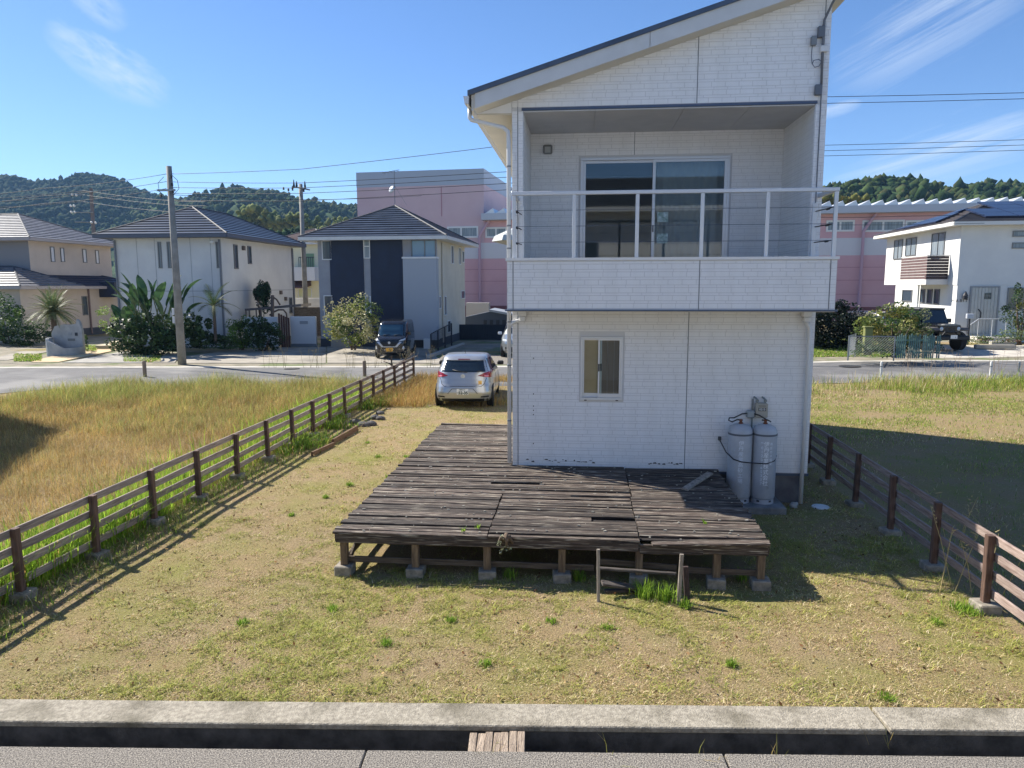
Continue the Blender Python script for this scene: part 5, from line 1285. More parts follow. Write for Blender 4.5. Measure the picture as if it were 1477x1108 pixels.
k = MB(); k.tube([HB.end(-.05, .925, -1)+Vector((0, -.014, 0)), HB.end(-.0, .905, -1)+Vector((0, -.014, 0)), HB.end(.05, .925, -1)+Vector((0, -.014, 0))], .006, 5); carpart('badge_wing', hb_, (k.v, k.f), m_chrome)
k = MB(); p = HB.end(.30, .77, -1); k.lathe((0, 0, 0), [(.055, 0), (.055, .003)], 4); 
carpart('round_sticker', hb_, HB.patch([(.44, .70), (.54, .70), (.54, .80), (.44, .80)], 'end', -1, .008, 4, 4), mat('sticker_orange', srgb(214, 150, 50), .5, srgb(236, 196, 110), 18))
pl = carpart('number_plate', hb_, HB.patch([(-.165, .415), (.165, .415), (.165, .58), (-.165, .58)], 'end', -1, .014, 2, 2), m_plate, False)
text('plate_number', '52-35', .115, m_ink, pl, Mend(HB, .02, .466, -1, off=.019), ext=.001, local=True, bold=.003)
text('plate_region', '姫路 501', .046, m_ink, pl, Mend(HB, 0, .552, -1, off=.019), ext=.001, local=True)
text('plate_kana', 'そ', .045, m_ink, pl, Mend(HB, -.142, .47, -1, off=.019), ext=.001, local=True)
k = MB(); k.tube([(0, -1.15, 1.50), (0, -1.24, 1.60)], .008, 5); carpart('roof_antenna', hb_, (k.v, k.f), m_blackpl)
for z, s0 in ((.0, 0),):
    k = MB()
    for s in (-1, 1):
        for y in (-.58, .62): k.tube([HB.side(y-.02, .35+i*.1, s)+Vector((s*.001, 0, 0)) for i in range(7)], .006, 4)
    carpart('door_seam', hb_, (k.v, k.f), mat('seam_dark', (0, 0, 0)), False)

# ---- black box-shaped small van, facing the street (front at -y)
vl = at_g(536, 520); vv = emp('black_van', (vl.x+.72, vl.y+1.75, float(HT(vl.x, vl.y+1.5))+.03), 'black box-shaped small van with yellow number plate on the pale forecourt', 'van', rz=rad(4))
VB = Body([(.20, -1.60, 1.62, .67, 6), (.32, -1.67, 1.69, .72, 6.5), (.70, -1.69, 1.70, .735, 7), (.88, -1.64, 1.70, .735, 7), (.98, -1.50, 1.69, .732, 7), (1.05, -1.22, 1.68, .728, 7), (1.25, -1.08, 1.66, .705, 7), (1.55, -.86, 1.62, .67, 7), (1.66, -.74, 1.58, .65, 6), (1.72, -.6, 1.5, .61, 5)])
m_blk = carpaint('black_paint', (.018, .018, .02), .18, .2); V, Fc = VB.skin(); carpart('body', vv, (V, Fc), m_blk)
carpart('windscreen', vv, VB.patch([(-.63, 1.075), (.63, 1.075), (.585, 1.56), (-.585, 1.56)], 'end', -1, .006, 14, 8), mat('car_glass_blue', srgb(42, 70, 88), .06, spec=.9))
for s in (-1, 1):
    for (a, b) in ((-.62, .02), (.08, .85), (.90, 1.45)): carpart('side_window', vv, VB.patch([(a-(.25 if a < -.5 else 0), 1.10), (b, 1.10), (b, 1.55), (a, 1.55)], 'side', s, .005, 6, 5), m_carglass)
    hl = carpart('headlamp', vv, VB.patch([(s*.42, .83), (s*.70, .86), (s*.70, .95), (s*.52, .90)], 'end', -1, .012, 6, 4), m_clear)
    carpart('grille_arm', vv, VB.patch([(s*.25, .56), (s*.36, .56), (s*.58, .80), (s*.47, .81)], 'end', -1, .02, 6, 6), m_chrome)
    carpart('fog_lamp', vv, VB.patch([(s*.58, .48), (s*.68, .46), (s*.66, .60), (s*.62, .60)], 'end', -1, .012, 4, 4), m_clear)
    k = MB(); k.cham(-.08, .08, -.05, .05, -.09, .09, .03); link('mirror', mesh('mirror', k.v, k.f, m_blk), vv, (s*.80, -.86, 1.16), local=True)
    for y in (-1.10, 1.20): darkdisc(vv, s*.66, y, .30, .33, s); add_wheel(vv, s*.655, y, .28, .17, s)
carpart('grille', vv, VB.patch([(-.32, .60), (.32, .60), (.46, .82), (-.46, .82)], 'end', -1, .010, 10, 4), m_blackpl)
carpart('grille_bar', vv, VB.patch([(-.26, .555), (.26, .555), (.28, .59), (-.28, .59)], 'end', -1, .02, 8, 2), m_chrome)
k = MB(); k.lathe((0, 0, 0), [(.045, 0), (.06, 0), (.06, .012), (.045, .012)], 16); link('badge', mesh('badge', k.v, k.f, m_chrome), vv, VB.end(0, .76, -1)+Vector((0, -.02, 0)), (rad(90), 0, 0), local=True)
pl = carpart('number_plate', vv, VB.patch([(-.165, .36), (.165, .36), (.165, .525), (-.165, .525)], 'end', -1, .022, 2, 2), m_plate_y, False)
text('plate_number', '･･82', .1, m_dark, pl, Mend(VB, .01, .42, -1, off=.028), ext=.001, local=True)
carpart('rear_window', vv, VB.patch([(-.60, 1.1), (.60, 1.1), (.57, 1.52), (-.57, 1.52)], 'end', 1, .006, 10, 5), m_carglass)
k = MB(); k.tube([VB.end(-.35, 1.08, -1)+Vector((0, -.02, 0)), VB.end(-.05, 1.13, -1)+Vector((0, -.02, 0))], .01, 5); k.tube([VB.end(.15, 1.08, -1)+Vector((0, -.02, 0)), VB.end(.45, 1.12, -1)+Vector((0, -.02, 0))], .01, 5); carpart('wiper', vv, (k.v, k.f), m_blackpl)

# ---- pale grey car, mostly hidden by the corner of the white house
gp = at_g(741, 517); gg = emp('grey_car', (gp.x+.15, gp.y+1.95, float(HT(gp.x, gp.y))), 'pale grey car on the gravel drive half hidden by the downpipe', 'car', rz=rad(4))
GB = Body([(.22, -2.0, 2.0, .78, 5), (.40, -2.15, 2.15, .88, 5), (.70, -2.17, 2.17, .90, 5), (.88, -2.1, 2.15, .895, 5), (1.0, -1.5, 2.05, .87, 5), (1.08, -1.1, 1.95, .84, 5), (1.4, -.6, 1.7, .74, 4.5), (1.6, -.1, 1.4, .66, 4), (1.64, .1, 1.2, .6, 4)])
V, Fc = GB.skin(); carpart('body', gg, (V, Fc), carpaint('grey_paint', (.42, .45, .46)))
carpart('windscreen', gg, GB.patch([(-.76, 1.08), (.76, 1.08), (.62, 1.5), (-.62, 1.5)], 'end', -1, .006, 12, 6), m_carglass)
for s in (-1, 1):
    carpart('headlamp', gg, GB.patch([(s*.50, .78), (s*.82, .82), (s*.82, .90), (s*.55, .86)], 'end', -1, .012, 6, 4), m_clear)
    carpart('side_window', gg, GB.patch([(-.75, 1.09), (1.4, 1.09), (1.2, 1.45), (-.3, 1.48)], 'side', s, .005, 10, 5), m_carglass)
    k = MB(); k.cham(-.1, .1, -.06, .06, -.07, .07, .03); link('mirror', mesh('mirror', k.v, k.f, m_clear), gg, (s*.98, -.75, 1.12), local=True)
    for y in (-1.35, 1.35): darkdisc(gg, s*.82, y, .34, .38, s); add_wheel(gg, s*.81, y, .33, .21, s)
carpart('bumper_strip', gg, GB.patch([(-.8, .30), (.8, .30), (.82, .55), (-.82, .55)], 'end', -1, .01, 12, 3), m_blackpl)

# ---- black off-road car on big tyres
jp = at_d(1352, 505, 34.0); jj = emp('black_offroad_car', (jp.x-.1, jp.y+1.3, jp.z-.02), 'boxy black off-road car with round headlamps and big tyres before the white house', 'car', rz=rad(13))
m_jb = carpaint('jeep_black', (.014, .015, .017), .22, .2); m_jf = mat('fender_grey', srgb(92, 86, 84), .6)
k = MB(); k.cham(-.78, .78, -.75, 2.1, .55, 1.18, .05); k.build('tub', m_jb, jj, smooth=False, local=True)
k = MB()
def cage(z0, z1, w0, w1, y0, y1, y0t, y1t): return [(-w0, y0, z0), (w0, y0, z0), (w0, y1, z0), (-w0, y1, z0), (-w1, y0t, z1), (w1, y0t, z1), (w1, y1t, z1), (-w1, y1t, z1)]
BX = [(3, 2, 1, 0), (4, 5, 6, 7), (0, 1, 5, 4), (1, 2, 6, 5), (2, 3, 7, 6), (3, 0, 4, 7)]
hd_ = MB(); hd_.add(cage(.62, 1.20, .58, .56, -1.72, -.70, -1.70, -.68), BX); hd_.add(cage(1.2, 1.245, .56, .46, -1.68, -.68, -1.5, -.68), BX); hd_.build('bonnet', m_jb, jj, local=True)
cb = MB(); cb.add(cage(1.18, 1.86, .74, .64, -.72, 2.08, -.46, 1.98), BX); cb.build('cabin', m_jb, jj, local=True)
rf_ = MB(); rf_.cham(-.68, .68, -.52, 2.04, 1.855, 1.93, .03); rf_.build('hard_top', mat('hardtop', srgb(70, 72, 72), .6), jj, local=True)
ws_ = MB(); ws_.add([(-.64, -.712, 1.26), (.64, -.712, 1.26), (.57, -.50, 1.82), (-.57, -.50, 1.82)], [(0, 1, 2, 3)]); ws_.v = [(x, y-.02, z) for x, y, z in ws_.v]; ws_.build('windscreen', m_carglass, jj, local=True)
for s in (-1, 1):
    f = MB(); f.prism([(-1.80, .98), (-1.72, 1.08), (-1.05, 1.10), (-.72, .82), (-.80, .80), (-1.08, 1.03), (-1.70, 1.01), (-1.76, .93)], 0, s*.55, s*.93); f.build('fender', m_jf, jj, local=True)
    f = MB(); f.prism([(1.0, .8), (1.2, 1.08), (1.85, 1.10), (2.1, .85), (2.05, .8), (1.82, 1.03), (1.22, 1.01), (1.08, .78)], 0, s*.76, s*.93); f.build('fender', m_jf, jj, local=True)
    h = MB(); h.lathe((0, 0, 0), [(.0, .03), (.08, .025), (.105, 0), (.115, -.01), (.115, -.04)], 18); ho = link('headlamp', mesh('headlamp', h.v, h.f, m_clear, True), jj, (s*.43, -1.745, 1.03), (rad(90), 0, 0), local=True)
    for (a, b) in ((-.42, .35), (.42, 1.15), (1.22, 1.88)):
        w = MB(); w.add([(s*.742, a-(.1 if a < 0 else 0), 1.26), (s*.742, b, 1.26), (s*.665, b, 1.8), (s*.665, a+.08 if a < 0 else a, 1.8)], [(0, 1, 2, 3)]); w.build('side_window', m_carglass, jj, local=True)
    k = MB(); k.cham(-.1, .1, -.04, .04, -.1, .1, .02); link('mirror', mesh('mirror', k.v, k.f, m_blackpl), jj, (s*.90, -.52, 1.34), local=True)
    for y in (-1.32, 1.55): add_wheel(jj, s*.80, y, .43, .30, s, m_blackpl)
g_ = MB(); g_.cham(-.56, .56, -1.76, -1.70, .72, 1.17, .03); gr_ = g_.build('grille', m_jb, jj, local=True)
for i in range(7): k = MB(); x = -.24+i*.08; k.cham(x-.025, x+.025, -1.768, -1.752, .82, 1.10, .006); link('grille_slot', mesh('grille_slot', k.v, k.f, m_dark), gr_, local=True)
b_ = MB(); b_.cham(-.86, .86, -2.02, -1.80, .52, .72, .04); b_.tube([(-.55, -1.95, .72), (-.40, -1.96, .90), (.40, -1.96, .90), (.55, -1.95, .72)], .03, 8); b_.build('bumper', m_blackpl, jj, local=True)
k = MB(); k.box(-.165, .165, -2.05, -2.035, .60, .765); pl = k.build('number_plate', m_plate, jj, local=True)
text('plate_number', '･･･6', .1, m_ink, pl, Matrix.Translation((0, -2.054, .665)) @ Matrix.Rotation(math.pi/2, 4, 'X'), ext=.001, local=True)

# ---- dark minivan parked behind the bush
mp_ = at_d(1285, 500, 37.0); mv = emp('dark_minivan', (mp_.x, mp_.y+1.5, mp_.z-.1), 'dark minivan mostly hidden behind the loose bush and chain link fence', 'van', rz=rad(16))
V, Fc = VB.skin(); V = [(x*1.18, y*1.25, z*1.05) for x, y, z in V]; carpart('body', mv, (V, Fc), carpaint('plum_paint', (.03, .026, .03), .3, .2))
for nm, q, s in (('windscreen', [(-.63, 1.075), (.63, 1.075), (.585, 1.56), (-.585, 1.56)], -1), ('rear_window', [(-.60, 1.1), (.60, 1.1), (.57, 1.52), (-.57, 1.52)], 1)):
    V, Fc = VB.patch(q, 'end', s, .012, 12, 6); carpart(nm, mv, ([(x*1.18, y*1.25, z*1.05) for x, y, z in V], Fc), mat('glass_pale', srgb(120, 150, 156), .1, spec=.9))
for s in (-1, 1):
    V, Fc = VB.patch([(-.6, 1.1), (1.4, 1.1), (1.4, 1.5), (-.5, 1.5)], 'side', s, .01, 10, 5); carpart('side_window', mv, ([(x*1.18, y*1.25, z*1.05) for x, y, z in V], Fc), m_carglass)
    for y in (-1.4, 1.5): add_wheel(mv, s*.77, y, .32, .2, s)

# ================================================================== POLES, WIRES, STREET FURNITURE
m_pole = mat('pole_concrete', srgb(150, 147, 140), .85, srgb(126, 123, 117), 2.5, bump=.2, bscale=30); m_wire = mat('cable_black', srgb(40, 44, 50), .6); m_ins = mat('insulator', srgb(200, 202, 204), .3); m_steel = mat('galvanised', srgb(140, 146, 150), .45, metal=.6)
pb = at_g(263, 526); ptop = at_y(243.5, 240, pb.y)
P1 = emp('utility_pole', pb, 'thick leaning concrete utility pole at the edge of the street', 'utility pole')
k = MB(); k.tube([(pb.x, pb.y, pb.z-.3), (ptop.x, ptop.y, ptop.z)], [.185, .115], 14); k.build('shaft', m_pole, P1, smooth=True)
def on1(y): q = (y-526)/(240-526); return pb.lerp(ptop, q)
q = on1(274); k = MB(); k.box(q.x-.5, q.x+.3, q.y-.2, q.y-.12, q.z-.04, q.z+.04); k.build('crossarm', m_steel, P1)
for y, dx in ((256, .16), (266, .18), (276, .2), (282, -.35)):
    q = on1(y); k = MB(); k.lathe((q.x+dx, q.y-.16, q.z-.06), [(.03, 0), (.06, .02), (.04, .05), (.06, .08), (.03, .12)], 8); k.build('insulator', m_dark, P1)
for y in (447, 459):
    q = on1(y); k = MB(); k.cham(q.x-.20, q.x-.10, q.y-.21, q.y-.15, q.z-.16, q.z+.14, .01); k.build('pole_tag', mat('pole_tag', srgb(205, 206, 206), .5), P1)
q = on1(279); k = MB(); k.tube([q+Vector((.18, -.2, .8)), q+Vector((.45, -.2, .55)), q+Vector((.5, -.2, .2)), q+Vector((.25, -.2, -.05))], .012, 5); k.tube([q+Vector((-.15, -.2, .7)), q+Vector((-.42, -.2, .45)), q+Vector((-.4, -.2, .1)), q+Vector((-.2, -.2, -.05))], .012, 5); k.build('jumper_wire', m_wire, P1, smooth=True)
p2 = cd((443-738.5)/F_PX*50, 50, 0); p2t = at_d(433.5, 266, 50)
P2 = emp('utility_pole', (p2.x, p2.y, 0), 'slim grey utility pole with crossarm between the white cube and navy houses', 'utility pole')
k = MB(); k.tube([(p2.x, p2.y, -.2), (p2t.x, p2t.y, p2t.z)], [.19, .13], 12); k.build('shaft', m_pole, P2, smooth=True)
k = MB(); a, b = at_d(421, 269, 49.7), at_d(447, 274, 49.7); k.tube([a, b], .05, 6); k.build('crossarm', m_steel, P2)
for (x, y, h) in ((424, 270, .55), (428, 270, .45), (440, 271, .5), (409, 273, .12), (416, 275, .12), (422, 274, .2), (438, 276, .2)):
    q = at_d(x, y, 49.7); k = MB(); k.lathe((q.x, q.y, q.z-.05), [(.04, 0), (.08, .03), (.05, .08), (.08, .13), (.04, .13+h*.5), (.02, h)], 8); k.build('insulator', m_dark, P2)
p3 = at_d(134, 345, 130); p3t = at_d(131, 272, 130)
P3 = emp('distant_pylon', (p3.x, p3.y, 0), 'thin brown pole with pale insulators rising beyond the beige roof', 'utility pole')
k = MB(); k.tube([(p3.x, p3.y, 0), p3t], [.35, .3], 8); k.build('shaft', mat('pole_brown', srgb(112, 104, 104), .8), P3)
for y in (276, 306, 320):
    a, b = at_d(108, y, 129.8), at_d(134, y+.5, 129.8); k = MB(); k.tube([a, b], .1, 5); k.build('crossarm', m_steel, P3)
for (x, y) in ((104, 281), (110, 281.5), (102, 297), (107, 297), (103, 306), (108, 306), (132, 321), (138, 321.5)):
    q = at_d(x, y, 129.6); k = MB(); k.lathe((q.x, q.y, q.z-.3), [(.06, .1), (.2, .2), (.18, .42), (.06, .5)], 8); k.build('insulator', m_ins, P3)
def wire(name, pts, r, lab, sag=.0):
    """overhead cable through pixel points with depths"""
    P = [at_d(*p) for p in pts]; path = []
    for a, b in zip(P[:-1], P[1:]):
        for i in range(12): t = i/12; c = a.lerp(b, t); path.append(c-Vector((0, 0, sag*4*t*(1-t))))
    path.append(P[-1]); k = MB(); k.tube(path, r, 5)
    return tag(k.build(name, m_wire, smooth=True), lab, 'cable', 'overhead cables')
lb = 'black overhead cable running right from the street utility pole'
for ci, (ya, yb_, yc, x0) in enumerate(((251, 244, 206, 247), (262.5, 264, 246, 250), (270.5, 271, 254, 250), (279, 279, 263, 251), (289, 290, 272, 252))):
    wire('overhead_cable', [(x0, ya, 31.3), (435, yb_, 29.5), (760, yc, 27.5)], .011, ['topmost', 'second from top', 'middle', 'second lowest', 'lowest'][ci]+' of the cables running right from the street pole', .02)
wire('overhead_cable', [(250, 281, 31.3), (445, 288, 40), (600, 283, 50), (611, 280, 51)], .011, 'thin service cable from the street pole towards the navy house roof', .05)
lb = 'black overhead cable running left from the street utility pole'
for ci, (ya, yb_) in enumerate(((251, 272), (262, 283), (272, 294))): wire('overhead_cable', [(240, ya, 31.3), (60, yb_, 34), (-160, yb_+22, 37)], .011, ['top', 'middle', 'bottom'][ci]+' cable running left from the street pole', .08)
lb = 'distant pale cable strung across the blue hillside'
for ci, (ya, yb_, yc) in enumerate(((292, 283, 275), (297, 287, 281), (305, 296, 291))): wire('hill_cable', [(-60, ya-4, 125), (0, ya-6, 127), (120, yc, 130), (225, yc+13, 118), (300, yc+16, 110)], .035, ['uppermost', 'central', 'lowest'][ci]+' distant cable crossing the hillside through the brown pole', .1)
lb = 'upper pair of cables crossing the sky right of the white house'
for ci, (ya, yb_) in enumerate(((139.5, 134), (149, 142.5))): wire('overhead_cable', [(1150, ya+1, 30), (1320, (ya+yb_)/2+.8, 29), (1560, yb_-2, 28)], .012, ['upper', 'lower'][ci]+' cable of the high pair right of the white house')
lb = 'lower trio of cables crossing the sky right of the white house'
for ci, (ya, yb_) in enumerate(((209.5, 202), (217.5, 209.5), (225, 217))): wire('overhead_cable', [(1150, ya+1, 30), (1320, (ya+yb_)/2+.8, 29), (1560, yb_-3, 28)], .010, ['top', 'middle', 'bottom'][ci]+' cable of the trio right of the white house')
wire('service_cable', [(1165, 313.5, 34), (1240, 313.6, 34), (1305, 312, 34), (1420, 310, 33)], .012, 'cable crossing before the pink factory windows, nearer the roof')
wire('service_cable', [(1165, 324.5, 34), (1300, 324.5, 34), (1420, 322, 33)], .010, 'cable crossing before the pink factory windows, below the other')
# white guard posts with a slack rope on the near side of the street
m_gp = mat('guard_white', (.66, .66, .64), .6)
for i, x in enumerate((1270, 1428, 1468)):
    q = at_d(x, 548, 26.5 if i < 2 else 27.5); t = at_d(x+1, 521, 26.5 if i < 2 else 27.5)
    g = emp('guard_post', (q.x, q.y, q.z-.15), ['thin white guard post before the chain link fence', 'thin white guard post before the pale forecourt slab', 'grey-topped guard post among the tall roadside grass'][i], 'guard post', 'roadside guard posts')
    k = MB(); k.lathe((q.x, q.y, q.z-.15), [(.042, 0), (.042, t.z-q.z+.1), (.03, t.z-q.z+.14), (0, t.z-q.z+.15)], 10); k.build('post', m_gp if i < 2 else m_steel, g, smooth=False)
    k = MB(); k.lathe((q.x, q.y, t.z-.2), [(.046, 0), (.046, .04)], 10); k.build('ring', m_steel, g)
k = MB(); A_, B_ = at_d(1271, 522.5, 26.5), at_d(1428, 522.5, 26.5); C_ = at_d(1110, 520, 26.5); D_ = at_d(1500, 522, 27.5)
for a, b, sg in ((A_, B_, .22), (C_, A_, .2), (B_, D_, .1)): k.tube([a.lerp(b, i/14)-Vector((0, 0, sg*4*(i/14)*(1-i/14))) for i in range(15)], .008, 5)
tag(k.build('guard_rope', m_steel, smooth=True), 'slack grey rope slung between the white guard posts', 'rope')
for i, x in enumerate((209, 526)):
    q = at_d(x, 541, 28.0); k = MB(); k.lathe((q.x, q.y, q.z-.3), [(.07, 0), (.07, .3+.52), (.055, .85), (0, .86)], 12)
    tag(k.build('short_bollard', mat('bollard_tan', srgb(150, 132, 112), .7, srgb(126, 108, 92), 4), smooth=False), ['short tan bollard at the street edge near the utility pole', 'short tan bollard at the street edge below the black van'][i], 'bollard', 'short bollards')

# ---- front gardens beyond the street
# round gate wall with sago palm
gp_ = at_g(79, 515); gw = emp('round_gate_wall', gp_, 'curved pale stone gate wall with house plates round the sago palm', 'gate wall')
m_gw = mat('gate_wall', srgb(176, 178, 178), .85, srgb(156, 158, 160), 3, bump=.3, bscale=30)
def arcwall(c, r, a0, a1, h0, h1, t, n=24):
    mb = MB(); V = []; Fc = []
    for i in range(n+1):
        u = i/n; a = a0+(a1-a0)*u; h = h0+(h1-h0)*(u**2.2)
        for rr_, z in ((r, -.2), (r, h), (r-t, h), (r-t, -.2)): V.append((c.x+rr_*math.cos(a), c.y+rr_*math.sin(a), c.z+z))
    for i in range(n):
        for j in range(4): Fc.append((i*4+j, (i+1)*4+j, (i+1)*4+(j+1) % 4, i*4+(j+1) % 4))
    Fc += [(0, 1, 2, 3), (n*4+3, n*4+2, n*4+1, n*4)]
    return mb.add(V, Fc)
cc = gp_+Vector((0, .85, 0))
arcwall(cc, .85, rad(175), rad(300), .9, .42, .14).build('low_wall', m_gw, gw); arcwall(cc, .85, rad(300), rad(365), .42, .45, .14).build('low_wall', m_gw, gw)
k = MB(); n = 16; pr = [(-.78, -.2), (.82, -.2), (.84, .6), (.83, 1.2), (.78, 1.5), (.70, 1.7), (.60, 1.8), (.55, 1.58), (.2, 1.52), (-.2, 1.54), (-.6, 1.45), (-.8, 1.1)]
k.prism(pr, 1, 0, .16); k.build('plate_wall', m_gw, gw, loc=cc+Vector((0, .1, 0)))
for (x0, x1, z0, z1, c) in ((.12, .30, 1.0, 1.14, (150, 154, 156)), (.46, .60, .98, 1.14, (40, 44, 52)), (.06, .44, .72, .84, (118, 122, 122))):
    k = MB(); k.box(x0, x1, -.02, -.001, z0, z1); k.build('house_plate', mat('plate%d' % c[0], srgb(*c), .5), gw, loc=cc+Vector((0, .1, 0)))
# beige steps beside it
st = at_g(165, 503); sp = emp('garden_steps', st, 'two beige stone steps beside the tropical planting', 'steps')
k = MB(); k.cham(-1.1, .9, 0, 1.0, -.2, .17, .02); k.build('step', mat('step_beige', srgb(206, 190, 158), .8), sp, loc=st)
k = MB(); k.cham(-.55, .95, .4, 1.2, .172, .34, .02); k.build('step', mat('step_beige', (0, 0, 0)), sp, loc=st)
# white letter-box wall, brown louvre fence and flat canopy
q0 = at_g(420, 500); q1 = at_g(457, 500); L = (q1-q0).length
lw = emp('letterbox_wall', q0, 'square white garden wall with letter slot beside the brown louvre screen', 'wall', rz=YAW*.3)
k = MB(); k.cham(0, L, 0, .2, -.2, 1.66, .02); k.build('wall', mat('wall_white2', srgb(204, 208, 212), .75), lw, local=True)
k = MB(); k.box(-.01, L+.01, -.015, 0, -.2, .16); k.build('plinth', mat('plinth', srgb(120, 126, 134), .8), lw, local=True)
k = MB(); k.box(L*.38, L*.70, -.02, 0, 1.25, 1.42); k.build('letter_slot', mat('slot', srgb(150, 156, 162), .5), lw, local=True)
ls = emp('louvre_screen', at_g(410, 501), 'red-brown upright louvre screen between the white garden walls', 'screen')
for i in range(5):
    q = at_g(404.5+i*3.3, 501); k = MB(); k.cham(q.x-.05, q.x+.05, q.y-.03, q.y+.03, -.1, 1.95-.06*i, .008); k.build('slat', mat('louvre_brown', srgb(92, 62, 58), .7, srgb(78, 52, 48), 3), ls)
q0 = at_d(353, 503, 40.3); q1 = at_d(403, 503, 40.3)
k = MB(); L = (q1-q0).length; k.cham(0, L, 0, .2, -.3, 1.75, .02); tag(k.build('garden_wall', mat('wall_white2', (0, 0, 0)), loc=(q0.x, q0.y, 0), rot=(0, 0, YAW*.5)), 'plain white garden wall behind the shrubs of the cube house', 'wall')
cv_ = emp('flat_canopy', at_d(395, 500, 41.3), 'flat dark canopy on thin posts over the white garden wall', 'canopy')
a, b = at_d(353, 447, 41.3), at_d(434, 441, 41.3)
k = MB(); k.add([(a.x, a.y, a.z-.06), (b.x, b.y, b.z-.05), (b.x, b.y+1.6, b.z-.05), (a.x, a.y+1.6, a.z-.06), (a.x, a.y, a.z+.06), (b.x, b.y, b.z+.1), (b.x, b.y+1.6, b.z+.1), (a.x, a.y+1.6, a.z+.06)], BX); k.build('canopy_roof', mat('canopy_dark', srgb(94, 92, 94), .6), cv_)
for x in (355, 360, 370, 377, 394):
    q = at_d(x, 458, 41.35); t = a.lerp(b, (x-353)/81); k = MB(); k.box(q.x-.03, q.x+.03, q.y-.03, q.y+.03, 0, t.z-.03); k.build('canopy_post', mat('canopy_post', srgb(112, 104, 98), .6), cv_)
# arch of bent pipe
k = MB(); P_ = [at_d(x, y, 41.0) for x, y in ((389, 455), (395, 450), (402, 447), (409, 447), (413, 452), (414, 460))]; k.tube(P_, .05, 6); k.tube([at_d(x, y, 41.0) for x, y in ((393, 428), (399, 432), (404, 440))], .05, 6); k.tube([at_d(393, 426, 41.0), at_d(393, 470, 41.0)], .1, 6)
tag(k.build('garden_arch', mat('arch_brown', srgb(96, 84, 76), .7), smooth=True), 'bent brown garden arch and stub post above the white wall', 'arch')
# dark steel fence with low kerb beside the navy house, and garden shed
mf = emp('mesh_fence', at_g(640, 506), 'dark steel mesh fence on a low concrete kerb beside the navy house', 'fence')
m_mf = mat('fence_black', srgb(38, 42, 50), .6)
FP = [(622, 513, 482), (632, 508, 476.5), (642, 504, 471.5), (651.5, 501, 466.5)]
tops = []
for (x, yb_, yt) in FP:
    g = at_g(x, yb_-2); t = at_y(x, yt, g.y); k = MB(); k.box(g.x-.035, g.x+.035, g.y-.035, g.y+.035, 0, t.z); k.build('post', m_mf, mf); tops.append((g, t))
for (g0, t0), (g1, t1) in zip(tops[:-1], tops[1:]):
    k = MB(); k.tube([(g0.x, g0.y, t0.z), (g1.x, g1.y, t1.z)], .03, 5); k.tube([(g0.x, g0.y, .28), (g1.x, g1.y, .28)], .02, 5)
    for i in range(1, 12):
        u = i/12; c = g0.lerp(g1, u); k.tube([(c.x, c.y, .28), (c.x, c.y, t0.z+(t1.z-t0.z)*u)], .008, 4)
    k.build('mesh_bay', m_mf, mf)
g0, g1 = at_g(617, 518), at_g(668, 497); k = MB(); d = g1-g0; L = d.length; k.cham(0, L, -.09, .09, -.2, .2, .02); k.build('kerb', mat('kerb_pale', srgb(170, 166, 158), .9), mf, loc=(g0.x, g0.y, 0), rot=(0, 0, math.atan2(d.y, d.x)))
a, b = at_d(652, 466, 45.0), at_d(722, 500, 45.0)
k = MB(); k.box(a.x+.1, b.x+2, a.y, a.y+.05, 0, at_d(690, 468, 45)[2]); tag(k.build('dark_boundary_fence', mat('board_black', srgb(40, 46, 56), .8, srgb(32, 38, 48), 4, stretch=(6, 6, .4))), 'dark solid boundary fence at the end of the gravel drive', 'fence')
g = at_d(657, 500, 44.8); k = MB(); k.box(g.x-.14, g.x+.14, g.y-.1, g.y+.02, 0, at_d(657, 468, 44.8)[2]); tag(k.build('gate_pillar', mat('pillar_grey', srgb(140, 146, 154), .7)), 'slim grey gate pillar at the end of the mesh fence', 'pillar')
q = at_d(715, 498, 49); sh = emp('garden_shed', (q.x, q.y, 0), 'dark ribbed garden shed with pale roof edge behind the boundary fence', 'shed')
zt, ze_ = at_d(713, 449, 49)[2], at_d(735, 458, 49)[2]
k = MB(); k.prism([(-1.9, 0), (2.4, 0), (2.4, ze_), (0, zt), (-1.9, ze_)], 1, 0, 3); k.build('wall', mat('shed_dark', srgb(62, 72, 88), .7), sh, loc=(q.x-.3, q.y, 0))
for i in range(6): k = MB(); k.box(-.5+i*.42, -.28+i*.42, -.04, 0, .1, ze_-.15); k.build('rib', mat('shed_rib', srgb(40, 46, 58), .7), sh, loc=(q.x-.3, q.y, 0))
k = MB(); k.add([(-.1, -.2, zt), (2.6, -.2, ze_-.08), (2.6, 3, ze_-.08), (-.1, 3, zt), (-.1, -.2, zt+.14), (2.6, -.2, ze_+.08), (2.6, 3, ze_+.08), (-.1, 3, zt+.14)], BX); k.build('roof', mat('shed_roof', srgb(150, 158, 170), .5), sh, loc=(q.x-.3, q.y, 0))
k = MB(); a, b = at_d(672, 437, 58), at_d(705, 462, 58); k.box(a.x, b.x, a.y, a.y+1, -.2, a.z); tag(k.build('yard_wall', mat('yard_wall', srgb(186, 184, 178), .8)), 'pale concrete yard wall at the foot of the pink factory', 'wall')
a, b = at_d(716, 332, 56), at_d(745, 343, 56); k = MB(); k.lathe((b.x, b.y, a.z-1.2), [(.5, -3), (.5, .0), (1.9, .35), (1.7, .75), (.3, 1.35), (0, 1.4)], 6); tag(k.build('roof_turret', mat('turret', srgb(176, 180, 178), .6)), 'pale turret roof glimpsed before the factory beside the downpipe', 'roof')
